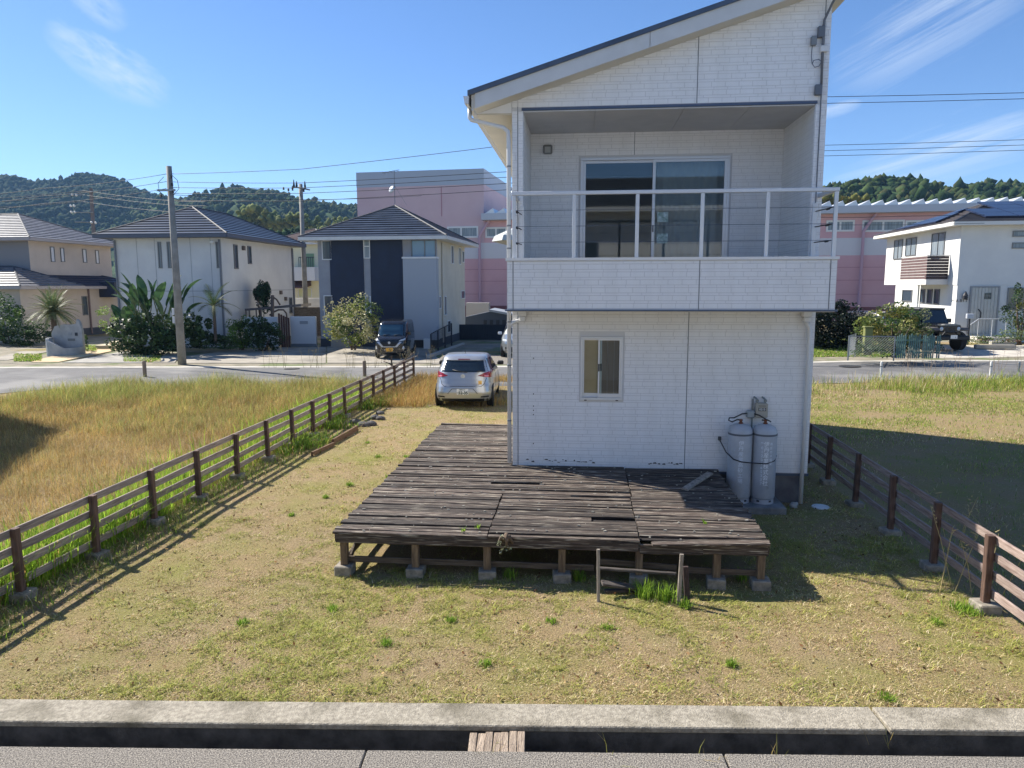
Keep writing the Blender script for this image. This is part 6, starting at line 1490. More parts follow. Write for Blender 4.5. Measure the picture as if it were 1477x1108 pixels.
# hedge, picket and chain link fences on the right
pk = emp('picket_fence', at_d(1322, 516, 29.6), 'low blue-green picket fence in front of the loose bush', 'fence')
m_pk_ = mat('picket_green', srgb(104, 136, 130), .7, srgb(86, 116, 112), 3)
for i in range(22):
    x = 1293+i*2.9; k = None
    if i % 7 == 5: continue
    q = at_d(x, 516.5, 29.6); k = MB(); h = .92+.12*((i*7) % 5)/5; k.add([(-.026, 0, 0), (.026, 0, 0), (.026, 0, h-.05), (0, 0, h), (-.026, 0, h-.05), (-.026, .022, 0), (.026, .022, 0), (.026, .022, h-.05), (0, .022, h), (-.026, .022, h-.05)],
      [(0, 1, 2, 3, 4), (9, 8, 7, 6, 5), (0, 5, 6, 1), (1, 6, 7, 2), (2, 7, 8, 3), (3, 8, 9, 4), (4, 9, 5, 0)]); k.build('picket', m_pk_, pk, loc=(q.x, q.y, q.z-.02))
for zz in (.22, .72):
    a, b = at_d(1291, 516.5, 29.63), at_d(1357, 516.5, 29.63); board('rail', (a.x, a.y+.04, a.z+zz), (b.x, b.y+.04, b.z+zz), .03, .06, m_pk_, pk)
cl_ = emp('chain_link_fence', at_d(1250, 516, 29.5), 'grey chain link fence with round posts beside the picket fence', 'fence')
a, b, c = at_d(1223, 516.5, 29.5), at_d(1289, 517, 29.5), at_d(1233, 511, 31.5)
for q in (a, b, c): k = MB(); k.tube([(q.x, q.y, q.z-.1), (q.x, q.y, q.z+.9)], .03, 8); k.build('post', m_steel, cl_)
for (u, v) in ((a, b), (a, c)):
    k = MB(); k.tube([u+Vector((0, 0, .88)), v+Vector((0, 0, .88))], .02, 6); k.build('top_rail', m_steel, cl_)
    k = MB(); n = int((v-u).length/.11); 
    for i in range(-8, n+1):
        for sg in (0, 1):
            t0, t1 = i/n, (i+8)/n; z0, z1 = .05, .87
            if t0 < 0: z0 += (z1-z0)*(-t0)/(t1-t0); t0 = 0
            if t1 > 1: z1 -= (z1-z0)*(t1-1)/(t1-t0); t1 = 1
            if t1-t0 < .01: continue
            A_, B_ = u.lerp(v, t0), u.lerp(v, t1)
            if sg: z0, z1 = .92-z0, .92-z1
            k.tube([A_+Vector((0, 0, z0)), B_+Vector((0, 0, z1))], .004, 3, False)
    k.build('mesh', m_steel, cl_)
q = at_d(1250, 512, 30.2); k = MB(); k.cham(-.16, .16, -.12, .12, 0, 1.12, .02); k.cham(-.19, .19, -.15, .15, 1.122, 1.18, .01); tag(k.build('garden_box', mat('box_olive', srgb(120, 124, 70), .7), loc=(q.x, q.y, q.z)), 'olive green upright box behind the chain link fence', 'box')
q = at_d(1422, 492, 34.5); k = MB(); k.cham(-.9, .9, -.12, .12, -.1, .09, .02); tag(k.build('wheel_stop', m_conc2, loc=(at_d(1435, 500, 34.5))), 'low concrete wheel stop on the pale forecourt', 'wheel stop')

# ================================================================== HILLS AND WOODS
def ridge(tab, x):
    xs, ys = zip(*tab); return np.interp(x, xs, ys)
def hill(name, tab, D0, D1, x0, x1, step, rows, m, amp, fs, seed, z0=0.0, back=True):
    """ridge line read in pixels at distance D1, slope falling towards D0"""
    xs = np.arange(x0, x1+step, step); V = []
    yy = ridge(tab, xs)
    for j in range(rows+1):
        t = j/rows; D = D0+(D1-D0)*t
        for x, y in zip(xs, yy):
            r0 = ray(x, y)*D1; zt = CAM[2]+r0[2]; f = t*t*(3-2*t)*.55+t*.45
            d = ray(x, 400.0); p = CAM+d*(D/np.dot(d, FW))
            V.append((p[0], p[1], z0+(zt-z0)*f))
    V = np.array(V); n = len(xs)
    # outline folds and tree-crown bumps
    U = V[:, 0]; Wd = V[:, 1]; t = np.repeat(np.linspace(0, 1, rows+1), n)
    V[:, 2] += (fbm(U*fs*.08, Wd*fs*.08, 3, seed)-.5)*amp*4*np.sin(np.pi*np.clip(t, 0, 1))*1.5+(fbm(U*fs, Wd*fs, 3, seed+9)-.5)*amp*(.4+.6*t)
    last = V[-n:].copy(); last[:, 1] += (D1-D0)*.4; last[:, 2] = z0-5; V = np.concatenate([V, last]); rows += 1
    I = np.arange(n*(rows+1)).reshape(rows+1, n); Q = np.stack([I[:-1, :-1], I[:-1, 1:], I[1:, 1:], I[1:, :-1]], -1).reshape(-1, 4)
    return tag(link(name, npmesh(name, V, Q, None, m, True)), kind='structure'), V[:-n], n
T1 = [(-300, 300), (-60, 268), (0, 262), (25, 261), (45, 265), (62, 270), (85, 268), (108, 268), (125, 261), (140, 259), (160, 262), (185, 270), (215, 284), (245, 294), (300, 302), (420, 312), (600, 330), (900, 345)]
T2 = [(150, 335), (200, 312), (235, 297), (262, 291), (300, 287), (322, 277), (345, 274), (375, 278), (410, 285), (440, 292), (470, 299), (500, 302), (530, 304), (620, 316), (760, 335), (900, 345)]
T3 = [(1040, 350), (1100, 320), (1150, 290), (1190, 277), (1225, 271), (1260, 267), (1300, 267), (1325, 272), (1345, 282), (1362, 281), (1385, 275), (1405, 271), (1440, 272), (1477, 275), (1560, 268), (1700, 275), (1900, 300)]
m_h1 = mat('far_forest', srgb(52, 70, 48), .95, srgb(24, 36, 28), .05, detail=9, lo=.35, hi=.65, spec=.08); m_h2 = mat('mid_forest', srgb(70, 90, 52), .95, srgb(40, 58, 36), .03, detail=9, lo=.35, hi=.65, spec=.08)
_, V1, n1 = hill('far_hill', T1, 520, 1050, -500, 900, 2.6, 100, m_h1, 9, .05, 3)
_, V2, n2 = hill('mid_hill', T2, 380, 820, 60, 900, 2.6, 70, m_h2, 9, .10, 8)
_, V3, n3 = hill('near_hill', T3, 150, 330, 1000, 1850, 5, 30, m_h2, 2, .1, 4)
def canopy(name, Vs, count, r0, r1, cols, seed, sub, lab=None, smooth=True):
    """woodland: lumpy crowns seated on a hillside, joined as one mass"""
    rg = np.random.default_rng(seed); bm = bmesh.new(); bmesh.ops.create_icosphere(bm, subdivisions=sub, radius=1); bv = np.array([v.co[:] for v in bm.verts]); bf = np.array([[v.index for v in f.verts] for f in bm.faces]); bm.free()
    idx = rg.integers(0, len(Vs), count); AV, AF, AC = [], [], []
    for k, i in enumerate(idx):
        r = rg.uniform(r0, r1); d = bv; ph = rg.uniform(0, 50, 3)
        w = 1+.30*np.sin(d[:, 0]*5+ph[0])*np.sin(d[:, 1]*6+ph[1])+.22*np.sin(d[:, 2]*9+d[:, 0]*7+ph[2])+.16*rg.normal(size=len(d))
        p = d*w[:, None]*np.array([r, r, r*rg.uniform(.8, 1.25)])+Vs[i]+np.array([rg.normal()*r*2, rg.normal()*r*2, r*.05])
        AV.append(p); AF.append(bf+k*len(bv)); c = np.array(cols[rg.integers(0, len(cols))])*rg.uniform(.7, 1.3); AC.append(np.tile(c, (len(bv), 1))*rg.uniform(.8, 1.2, (len(bv), 1)))
    o = link(name, npmesh(name, np.concatenate(AV), np.concatenate(AF), np.concatenate(AC), leafmat('canopy_leaf', .12, .9, .05), smooth))
    return tag(o, lab, None, None, 'stuff')
GREENS = [srgb(54, 72, 40), srgb(44, 62, 38), srgb(66, 80, 46), srgb(40, 56, 36), srgb(78, 82, 52)]
canopy('near_wood', V3[V3[:, 2] > 14], 5200, 1.1, 2.4, GREENS, 5, 1, 'dense dark green wood covering the hill behind the factory')
canopy('mid_wood', V2[V2[:, 2] > 20], 9000, 1.6, 3.4, GREENS, 6, 1, 'hazy green wood covering the hill behind the houses')
canopy('far_wood', V1[(V1[:, 2] > 40) & (np.arange(len(V1)) % n1 < 330)], 9000, 2.4, 4.4, [srgb(48, 64, 40), srgb(40, 56, 36), srgb(54, 68, 42)], 16, 1, 'hazy blue-green forest on the far hill')
# pale bamboo and trees at the foot of the hill
bx = np.array([[*at_d(x, y, 300)] for x, y in [(350+i*4.6, 318-9*math.sin(i*.42)-8*math.sin(i*.19)) for i in range(32)] for _ in (0,)])
bx = np.concatenate([bx+np.array([0, 6*j, -2.2*j]) for j in range(7)])
canopy('bamboo_grove', bx, 1500, .7, 1.5, [srgb(118, 124, 76), srgb(104, 112, 66), srgb(90, 102, 62)], 7, 1, 'pale yellow-green bamboo grove at the foot of the hill')
ft = np.array([[*at_d(x, 338+4*math.sin(x*.1), 250)] for x in range(380, 470, 5)]); ft = np.concatenate([ft+np.array([0, 3*j, -2.5*j]) for j in range(4)])
canopy('dark_treeline', ft, 420, .8, 1.7, GREENS[:2], 8, 1, 'dark band of trees below the bamboo grove')
yt = np.array([[*at_d(x, 289+3*math.sin(x*.3), 170)] for x in range(1186, 1236, 4)]); yt = np.concatenate([yt+np.array([0, 2*j, -1.5*j]) for j in range(3)])
canopy('autumn_trees', yt, 160, .4, .9, [srgb(128, 116, 60), srgb(104, 106, 58)], 9, 1, 'yellowing trees just above the factory roof')

# hazy air over the whole neighbourhood
hz = MB(); hz.box(-2600, 2600, -600, 2600, -6, 290)
mh_ = bpy.data.materials.new('haze_air'); mh_.use_nodes = True; nt = mh_.node_tree; nt.nodes.remove(nt.nodes['Principled BSDF'])
pv_ = nt.nodes.new('ShaderNodeVolumePrincipled'); pv_.inputs['Color'].default_value = (.34, .62, 1.0, 1); pv_.inputs['Density'].default_value = HAZE; pv_.inputs['Anisotropy'].default_value = 0.0
nt.links.new(pv_.outputs[0], nt.nodes['Material Output'].inputs['Volume'])
ho_ = hz.build('haze', mh_); ho_['kind'] = 'stuff'

# ================================================================== GRASS
rg = np.random.default_rng(21)
def project(P):
    d = P-CAM; z = d@FW; return 738.5+F_PX*(d@RT)/z, 554-F_PX*(d@UP)/z, z
def scatter(n, x0, x1, y0, y1, keep=None, wide=220):
    """random points on the ground, thinned with distance so that grain stays even"""
    X, Y = rg.uniform(x0, x1, n), rg.uniform(y0, y1, n); P = np.stack([X, Y, HT(X, Y)], 1)
    px, py, z = project(P); ok = (z > 1) & (px > -wide) & (px < W_PX+wide) & (py < H_PX+wide)
    if keep is not None: ok &= keep(X, Y)
    return P[ok]
def kerb_v(X, Y): return (X-KO.x)*KN.x+(Y-KO.y)*KN.y
def lawn_ok(X, Y):
    h = (X > .02) & (X < 4.68) & (Y > .04) & (Y < 8.1); d = (X > -1.75) & (X < 3.2) & (Y > -3.2) & (Y < .0)
    r = (X > -5.5) & (X < 5.5)
    return (kerb_v(X, Y) > .01) & ~h & (~d | (rg.random(len(X)) < .12)) & r
STRAW = np.array([srgb(196, 176, 130), srgb(178, 156, 108), srgb(206, 188, 146), srgb(150, 126, 84), srgb(168, 150, 106), srgb(132, 108, 72)])*np.array([1.34, 1.40, 1.62])
OLIVE = np.array([srgb(146, 148, 74), srgb(130, 136, 66), srgb(164, 162, 88), srgb(112, 122, 60)])*1.45
GREEN = np.array([srgb(132, 162, 58), srgb(112, 144, 48), srgb(154, 182, 72), srgb(96, 126, 44)])*1.1
GOLD = np.array([srgb(196, 166, 98), srgb(178, 146, 82), srgb(210, 182, 116), srgb(160, 128, 70), srgb(186, 162, 104)])*np.array([1.0, 1.02, 1.15])
def patchcol(P, green, A, B, n=None):
    """colour of each blade: A where the patch noise is dry, B where it is green"""
    pick = rg.random(len(P)) < green
    C = np.where(pick[:, None], B[rg.integers(0, len(B), len(P))], A[rg.integers(0, len(A), len(P))])
    return C*rg.uniform(.78, 1.2, (len(P), 1))
m_blade = leafmat('grass_blade', .48, .6, .2); m_dry = leafmat('dry_blade', .28, .7, .15)
def grass(name, sets, label, m):
    Vs, Qs, Cs, o = [], [], [], 0
    for (V, Q, C) in sets: Vs.append(V); Qs.append(Q+o); Cs.append(C); o += len(V)
    return tag(link(name, npmesh(name, np.concatenate(Vs), np.concatenate(Qs), np.concatenate(Cs), m)), label, None, None, 'stuff')
# mown, half dry lawn round the deck
sets = []
for (n, y0, y1, hw) in ((330000, -6.7, -1.5, .0052), (110000, -1.5, 4, .007), (60000, 4, 11, .011)):
    P = scatter(n, -5.5, 5.5, y0, y1, lawn_ok); px, py, z = project(P)
    gn = fbm(P[:, 0]*.55+3, P[:, 1]*.55, 4, 31); fine = fbm(P[:, 0]*3.2, P[:, 1]*3.2, 3, 37)
    bare = sm(.50, .66, fbm(P[:, 0]*.7+9, P[:, 1]*.7, 4, 44)*.75+fine*.25)
    P = P[rg.random(len(P)) > bare*.5]; gn = fbm(P[:, 0]*.55+3, P[:, 1]*.55, 4, 31); fine = fbm(P[:, 0]*3.2, P[:, 1]*3.2, 3, 37)
    vf = fbm(P[:, 0]*9, P[:, 1]*9, 2, 41)
    g = .28+.55*sm(.42, .58, gn*.35+fine*.35+vf*.3)
    C = patchcol(P, g, STRAW, OLIVE); k = len(P)
    h = rg.uniform(.018, .05, k)*(.7+1.1*sm(.42, .62, vf*.6+fine*.4))*(1+.35*sm(.5, .65, gn)); C *= (.78+.40*fbm(P[:, 0]*6, P[:, 1]*6, 3, 43))[:, None]; P[:, 2] += (fbm(P[:, 0]*.8, P[:, 1]*.8, 3, 5)-.5)*.05-.006
    sets.append(blades(P, h, rg.uniform(.7, 1.3, k)*hw, rg.uniform(.75, 1.5, k), C, rg))
grass('lawn_grass', sets, 'short half-dry lawn grass round the deck', m_dry)
# dead leaves and twigs lying on the lawn
P = scatter(2600, -5.3, 5.4, -6.2, 6, lambda X, Y: lawn_ok(X, Y)); P[:, 2] += .03
V, Q, C = leafquads(P, .045, rg, colmix([srgb(126, 92, 62), srgb(158, 126, 88), srgb(96, 70, 50), srgb(184, 156, 112)], len(P), rg), aspect=.5, up=2.0)
tag(link('fallen_leaves', npmesh('fallen_leaves', V, Q, C, m_dry)), 'scattered dead leaves on the lawn', None, None, 'stuff')
# tall dry field behind the long fence
def field_ok(X, Y):
    s = (X-CAM[0])*_cy+(Y-CAM[1])*_sy; D = -(X-CAM[0])*_sy+(Y-CAM[1])*_cy
    return (X < -5.2) & (kerb_v(X, Y) > .05) & (D < 25.3-6.2*sm(12.5, 19, -s)+.5*np.sin(s*1.7))
sets = []
for (n, y0, y1, w) in ((170000, -6.5, 4, .0055), (170000, 4, 15.5, .009)):
    P = scatter(n, -22, -5.2, y0, y1, field_ok); D = project(P)[2]
    gn = fbm(P[:, 0]*.3, P[:, 1]*.3, 4, 51); far = sm(19.5, 23.5, D)
    g = np.clip(.08+.34*sm(.50, .66, gn)+.5*far, 0, .8)
    C = patchcol(P, g, GOLD, OLIVE*np.array([1.0, 1.02, 1.15])); k = len(P); tall = 1+.9*far+.5*(gn-.5)
    sets.append(blades(P, rg.uniform(.10, .34, k)*tall*(.7+.6*fbm(P[:, 0]*1.3, P[:, 1]*1.3, 3, 59)), rg.uniform(.5, 1.15, k)*w, rg.uniform(.25, 1.4, k), C*(.55+.9*fbm(P[:, 0]*1.6, P[:, 1]*1.6, 4, 57))[:, None], rg))
grass('dry_field_grass', sets, 'tall golden dry grass filling the field beyond the long fence', m_dry)
# lush green blades along the fence
sets = []
P = scatter(62000, -7.4, -5.16, -6, 9.5, lambda X, Y: (rg.random(len(X)) < np.exp(-((-5.2-X)/.8)**2)*(.25+.75*(fbm(X*.8, Y*.45, 3, 61) > .45))) & (kerb_v(X, Y) > .1))
k = len(P); sets.append(blades(P, rg.uniform(.25, .68, k), rg.uniform(.007, .016, k), rg.uniform(.1, .8, k), patchcol(P, np.full(k, .9), GOLD, GREEN*np.array([1.2, 1.2, 1.0])), rg))
# weeds of the bed on the lawn side
P = scatter(26000, -5.1, -3.9, 2.2, 10.2, lambda X, Y: rg.random(len(X)) < np.clip(1.1-(X+5.1)/.75, 0, 1)*sm(.42, .54, fbm(X*1.1, Y*1.1, 3, 71))*sm(2.2, 3.6, Y)*.8)
k = len(P); sets.append(blades(P, rg.uniform(.10, .34, k), rg.uniform(.008, .016, k), rg.uniform(.2, 1.1, k), patchcol(P, np.full(k, .88), GOLD, GREEN*.92), rg))
P = scatter(9000, -5.2, -4.3, -5.8, 3, lambda X, Y: (rg.random(len(X)) < np.clip(1.0-(X+5.2)/.7, 0, 1)*.6) & (kerb_v(X, Y) > .1)); k = len(P)
sets.append(blades(P, rg.uniform(.06, .2, k), rg.uniform(.006, .012, k), rg.uniform(.3, 1.2, k), patchcol(P, np.full(k, .7), STRAW, GREEN*.9), rg))
grass('fence_side_grass', sets, 'lush green grass growing along the long fence', m_blade)
# dry stand beside and behind the silver car
sets = []
P = scatter(26000, -5.0, -.2, 8.6, 15.2, lambda X, Y: (rg.random(len(X)) < np.where((X < -3.35) | (Y > 14.2), 1, np.where(Y < 9.75, .55*sm(8.7, 9.5, Y), .05)))); k = len(P)
sets.append(blades(P, rg.uniform(.10, .42, k)*np.where(P[:, 0] < -3.3, 1, .75), rg.uniform(.006, .013, k), rg.uniform(.15, 1.0, k), patchcol(P, np.full(k, .10), GOLD*np.array([1.02, .95, .9]), OLIVE), rg))
grass('car_side_grass', sets, 'dry straw grass standing round the silver car', m_dry)
# field beyond the right fence
sets = []
def right_ok(X, Y):
    D = -(X-CAM[0])*_sy+(Y-CAM[1])*_cy; return (X > 5.5) & (kerb_v(X, Y) > .05) & (D < 25.2)
for (n, y0, y1, w) in ((80000, -6, 5, .007), (110000, 5, 17, .012)):
    P = scatter(n, 5.5, 24, y0, y1, right_ok); D = project(P)[2]
    gn = fbm(P[:, 0]*.33+5, P[:, 1]*.42, 4, 81); P = P[rg.random(len(P)) > .8*sm(.53, .60, gn)]; D = project(P)[2]
    gn2 = fbm(P[:, 0]*.5, P[:, 1]*.5, 4, 88); edge = sm(22.0, 24.6, D+fbm(P[:, 0], P[:, 1], 2, 12)*1.5-.7); k = len(P)
    C = patchcol(P, np.clip(.52+.4*sm(.4, .6, gn2), 0, .92), STRAW, np.concatenate([OLIVE, GREEN*.95]))
    sets.append(blades(P, rg.uniform(.03, .10, k)*(1+5.5*edge*rg.random(k)), rg.uniform(.7, 1.3, k)*w, rg.uniform(.3, 1.35, k)*(1-.5*edge), C, rg))
grass('right_field_grass', sets, 'patchy green grass of the field beyond the right fence', m_blade)
# lawns beyond the street
sets = []
for (x0, x1, y0, y1, dens) in ((1168, 1300, 488, 516, 26000), (20, 60, 512, 522, 2500), (178, 232, 512, 523, 2500), (95, 140, 500, 508, 2500), (1385, 1440, 483, 498, 0)):
    if not dens: continue
    Q_ = [at_g(x, y) for x, y in ((x0, y1), (x1, y1), (x1, y0), (x0, y0))]; u, v = rg.random(dens), rg.random(dens)
    A = np.array([q[:] for q in Q_]); P = (A[0]*(1-u)[:, None]+A[1]*u[:, None])*(1-v)[:, None]+(A[3]*(1-u)[:, None]+A[2]*u[:, None])*v[:, None]
    P[:, 2] = HT(P[:, 0], P[:, 1])+.01; k = len(P); sets.append(blades(P, rg.uniform(.05, .14, k), rg.uniform(.02, .035, k), rg.uniform(.2, 1.1, k), patchcol(P, np.full(k, .75), STRAW, GREEN), rg))
grass('street_lawn_grass', sets, 'bright mown grass verges beyond the street', m_blade)

# ================================================================== PLANTS
m_leaf = leafmat('leaf', .30, .5, .35); m_bark = mat('bark', srgb(108, 92, 76), .9, srgb(76, 64, 54), 6, bump=.5, bscale=20, stretch=(1, 1, .3))
def tufts(pts, label, cat, group, h, w, n, cols, name='weed_tuft', lean=(.1, 1.2), spread=.035):
    for q in pts:
        P = np.array([q]*n)+np.concatenate([rg.normal(size=(n, 2))*spread, np.zeros((n, 1))], 1)
        V, Q, C = blades(P, rg.uniform(.5, 1.1, n)*h, rg.uniform(.6, 1.2, n)*w, rg.uniform(lean[0], lean[1], n), colmix(cols, n, rng), rg)
        tag(link(name, npmesh(name, V-np.array(q), Q, C, m_blade), loc=q), label, cat, group)
G2 = [c for c in GREEN]
lawn_px = [(650, 897), (795, 899), (556, 930), (1055, 960), (878, 908), (505, 700), (545, 660), (470, 718), (530, 640), (585, 660), (350, 900), (1280, 1010), (1350, 900), (700, 960), (480, 880), (420, 745), (560, 690)]
tufts([at_z(*q) for q in lawn_px], 'small bright green weed tuft in the mown lawn', 'weed', 'weed tufts in the lawn', .075, .008, 110, G2, spread=.028)
tufts([at_z(930, 862), at_z(960, 866)], 'tall green grass tuft by the broken step frame', 'weed', 'tufts by the step frame', .24, .011, 110, G2, lean=(.05, .8), spread=.05)
tufts([at_z(988, 876)], 'low green grass tuft beside the right step upright', 'weed', None, .13, .01, 90, G2)
tufts([at_z(735, 835), at_z(835, 838), at_z(1070, 838)], 'shaded green grass tuft under the front of the deck', 'weed', 'tufts under the deck', .2, .010, 60, G2, lean=(.05, .7))
tufts([at_z(1385, 880), at_z(1398, 886)], 'bright weed at the foot of the red-brown fence post', 'weed', 'weeds at the right fence post', .13, .012, 110, G2, spread=.05)
tufts([at_z(668, 767, ZD)+Vector((0, 0, 0)), at_z(1016, 755, ZD), at_z(690, 762, ZD)], 'tiny green seedling sprouting between the deck boards', 'weed', 'seedlings in the deck', .07, .012, 14, G2, lean=(.1, .9), spread=.015)
tufts([kp(-.18, -.60, -.1), kp(.72, -.59, -.1), kp(2.0, -.58, -.12), kp(2.9, -.33, -.08), kp(1.45, -.6, -.1)], 'wiry dry grass stem growing out of the roadside ditch', 'weed', 'stems in the ditch', .26, .006, 7, [srgb(150, 150, 80), srgb(170, 150, 90)], lean=(.1, 1.0), spread=.05)
def bush(name, c, r, label, cols, nleaf=1400, nclump=26, size=.09, cat='shrub', group=None, stem=True, base=None, csize=.34, m=m_leaf, upz=.3):
    """bush or small tree: crown of leaf clumps on bare stems"""
    c = Vector(c); base = Vector(base) if base is not None else Vector((c.x, c.y, c.z-r[2]))
    t = emp(name, base, label, cat, group)
    P, k = crown_pts(tuple(c), r, nclump, nleaf, rg, csize=csize); cl = colmix(cols, nclump, rg, .25)[k]*rg.uniform(.75, 1.25, (nleaf, 1))
    V, Q, C = leafquads(P, size, rg, cl); link('crown', npmesh('crown', V, Q, C, m), t).matrix_parent_inverse = wm(t).inverted()
    if stem:
        s = MB()
        for i in range(5):
            a = Vector((rg.normal()*r[0]*.08, rg.normal()*r[1]*.08, -.05)); b = Vector((rg.normal()*r[0]*.45, rg.normal()*r[1]*.45, (c.z-base.z)+r[2]*.3*rg.normal()))
            s.tube([base+a, base+a.lerp(b, .45)+Vector((0, 0, .05)), base+b], [.035, .028, .012], 6)
        s.build('stem', m_bark, t, smooth=True)
    return t
YG = [srgb(138, 146, 72), srgb(112, 128, 60), srgb(160, 160, 96), srgb(86, 106, 52)]; DG = [srgb(58, 80, 46), srgb(48, 68, 42), srgb(70, 94, 54), srgb(84, 106, 62)]; MG = [srgb(84, 112, 54), srgb(66, 94, 46), srgb(104, 128, 64)]
bush('flowering_shrub', at_d(512, 464, 37.2), (1.45, 1.2, 1.3), 'round shrub with pale blossom tips before the navy house', YG+[srgb(190, 184, 140)], 5200, 46, .12, base=at_g(512, 505))
bush('small_bush', at_d(157, 463, 43), (.75, .6, .75), 'light green bush beside the beige steps', [srgb(140, 160, 84), srgb(118, 142, 70)], 900, 16, .11)
bush('garden_bush', at_d(4, 458, 42), (1.3, .8, 1.4), 'leafy green shrub at the corner of the beige house', MG+[srgb(120, 140, 96)], 2800, 30, .14)
bush('low_bush', at_d(36, 484, 41), (1.7, .7, .65), 'low dark bushes beside the round gate wall', DG+[srgb(110, 120, 90)], 2600, 30, .14, stem=False)
bush('low_bush', at_d(115, 496, 38), (.45, .4, .45), 'small dark bush right of the round gate wall', DG+MG, 500, 10, .1, stem=False)
bush('undergrowth', at_d(212, 486, 36.4), (1.7, .9, 1.05), 'dark undergrowth below the giant paddle leaves', DG, 6500, 50, .17, stem=False)
bush('undergrowth', at_d(283, 475, 37.0), (.75, .6, .8), 'dark leafy clump right of the leaning utility pole', DG, 2200, 22, .16, stem=False)
bush('hedge_bush', at_d(312, 494, 37.6), (1.6, .6, .4), 'low dark hedge at the foot of the white cube house', DG, 2600, 26, .12, stem=False)
bush('round_shrub', at_d(347, 481, 37.8), (.75, .6, .8), 'yellow-green conical shrub before the plain white garden wall', [srgb(84, 116, 48), srgb(104, 134, 56), srgb(66, 94, 44)], 2600, 26, .11)
bush('round_shrub', at_d(378, 484, 37.8), (1.0, .6, .85), 'dark broad-leaved shrub beside the louvre screen', DG, 2800, 28, .14)
bush('columnar_conifer', at_d(379, 428, 42.5), (.5, .5, .85), 'dark upright conifer above the flat canopy', [srgb(48, 78, 60), srgb(40, 66, 52), srgb(60, 92, 70)], 4200, 30, .11, cat='tree', base=at_d(379, 495, 42.5), csize=.42)
bush('loose_bush', at_d(1285, 474, 30.6), (1.35, .9, 1.0), 'large loose yellow-green bush behind the chain link and picket fences', YG+MG+[srgb(150, 140, 70)], 5600, 54, .11, base=at_d(1290, 514, 30.4), csize=.30)
bush('loose_bush', at_d(1322, 470, 31.2), (.8, .7, .9), 'grey-green bush against the black off-road car', [srgb(96, 108, 72), srgb(76, 90, 58), srgb(120, 122, 88)], 1500, 22, .09, csize=.3)
bush('fence_creeper', at_d(1262, 502, 29.8), (.95, .3, .42), 'green creeper growing through the chain link fence', MG, 900, 18, .09, stem=False)
bush('picket_creeper', at_d(1322, 497, 29.95), (.9, .25, .55), 'dark leaves crowding behind the picket fence', DG+MG, 900, 18, .09, stem=False)
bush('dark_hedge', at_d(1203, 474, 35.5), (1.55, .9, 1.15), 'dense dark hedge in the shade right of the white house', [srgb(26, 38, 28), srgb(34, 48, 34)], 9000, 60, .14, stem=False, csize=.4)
bush('porch_shrub', at_d(1470, 446, 35.8), (.75, .6, 1.1), 'dark tree-like shrub before the right window of the solar house', DG+[srgb(120, 124, 60)], 1500, 24, .11, base=at_d(1470, 497, 35.8))
bush('porch_shrub', at_d(1468, 487, 35.0), (1.0, .5, .4), 'spiky grey-green shrub at the edge of the forecourt', [srgb(120, 134, 92), srgb(96, 112, 72)], 900, 18, .09, stem=False)
bush('flower_bed', at_d(1412, 490, 35.2), (1.5, .4, .24), 'low flowering plants along the porch step', MG+[srgb(170, 168, 110), srgb(120, 70, 60)], 1100, 22, .08, stem=False)
bush('dry_weed', at_d(575, 514, 28.2), (.9, .5, .40), 'straggly dark weed stalks before the black van', [srgb(112, 108, 92), srgb(86, 88, 70), srgb(140, 128, 110)], 220, 16, .06, base=at_d(568, 530, 28.2))
bush('deck_weed', at_y(728, 785, -3.52), (.10, .06, .11), 'pale leafy weed hanging over the front edge of the deck', [srgb(170, 172, 140), srgb(150, 156, 120)], 60, 9, .03, cat='weed', base=at_y(730, 770, -3.5), csize=.3)
# tall seeding stalks
def stalks(pts, label, group, h, n, col, sp=.15):
    for q in pts:
        q = Vector(q); k = MB()
        for i in range(n):
            a = q+Vector((rg.normal()*sp, rg.normal()*sp*.6, -.02)); l = Vector((rg.normal()*.16, rg.normal()*.16, 1))*h*rg.uniform(.6, 1.1); k.tube([a, a+l*.6, a+l+Vector((rg.normal()*.05, 0, -.02))], [.005, .004, .002], 4, False)
            for j in range(5): b = a+l*(.8+.045*j); k.tube([b, b+Vector((rg.normal()*.035, rg.normal()*.03, .02))], [.006, .003], 4, False)
        tag(k.build('seed_stalk', mat('stalk_%d' % int(col[0]*999), col, .8)), label, 'grass stalk', group)
stalks([at_z(1352, 800), at_z(1390, 850), at_z(1415, 860)], 'thin seeding grass stalk behind the right fence', 'stalks behind the right fence', .95, 4, srgb(176, 160, 112), .22)
stalks([at_d(x, 535, 26.3) for x in (1305, 1340, 1395, 1440, 1475)], 'wispy dry roadside stalks along the guard rope', 'roadside stalks', .8, 9, srgb(150, 132, 112), .2)
stalks([at_d(x, 530, 26.3) for x in (400, 455, 505, 540, 585, 625)], 'wispy dry stalks at the street end of the dry field', 'field edge stalks', .75, 8, srgb(164, 150, 110), .2)
stalks([at_z(640, 582), at_z(665, 585), at_z(690, 586)], 'dry stalks growing up against the rear bumper', 'stalks at the car bumper', .42, 22, srgb(126, 112, 80), .25)
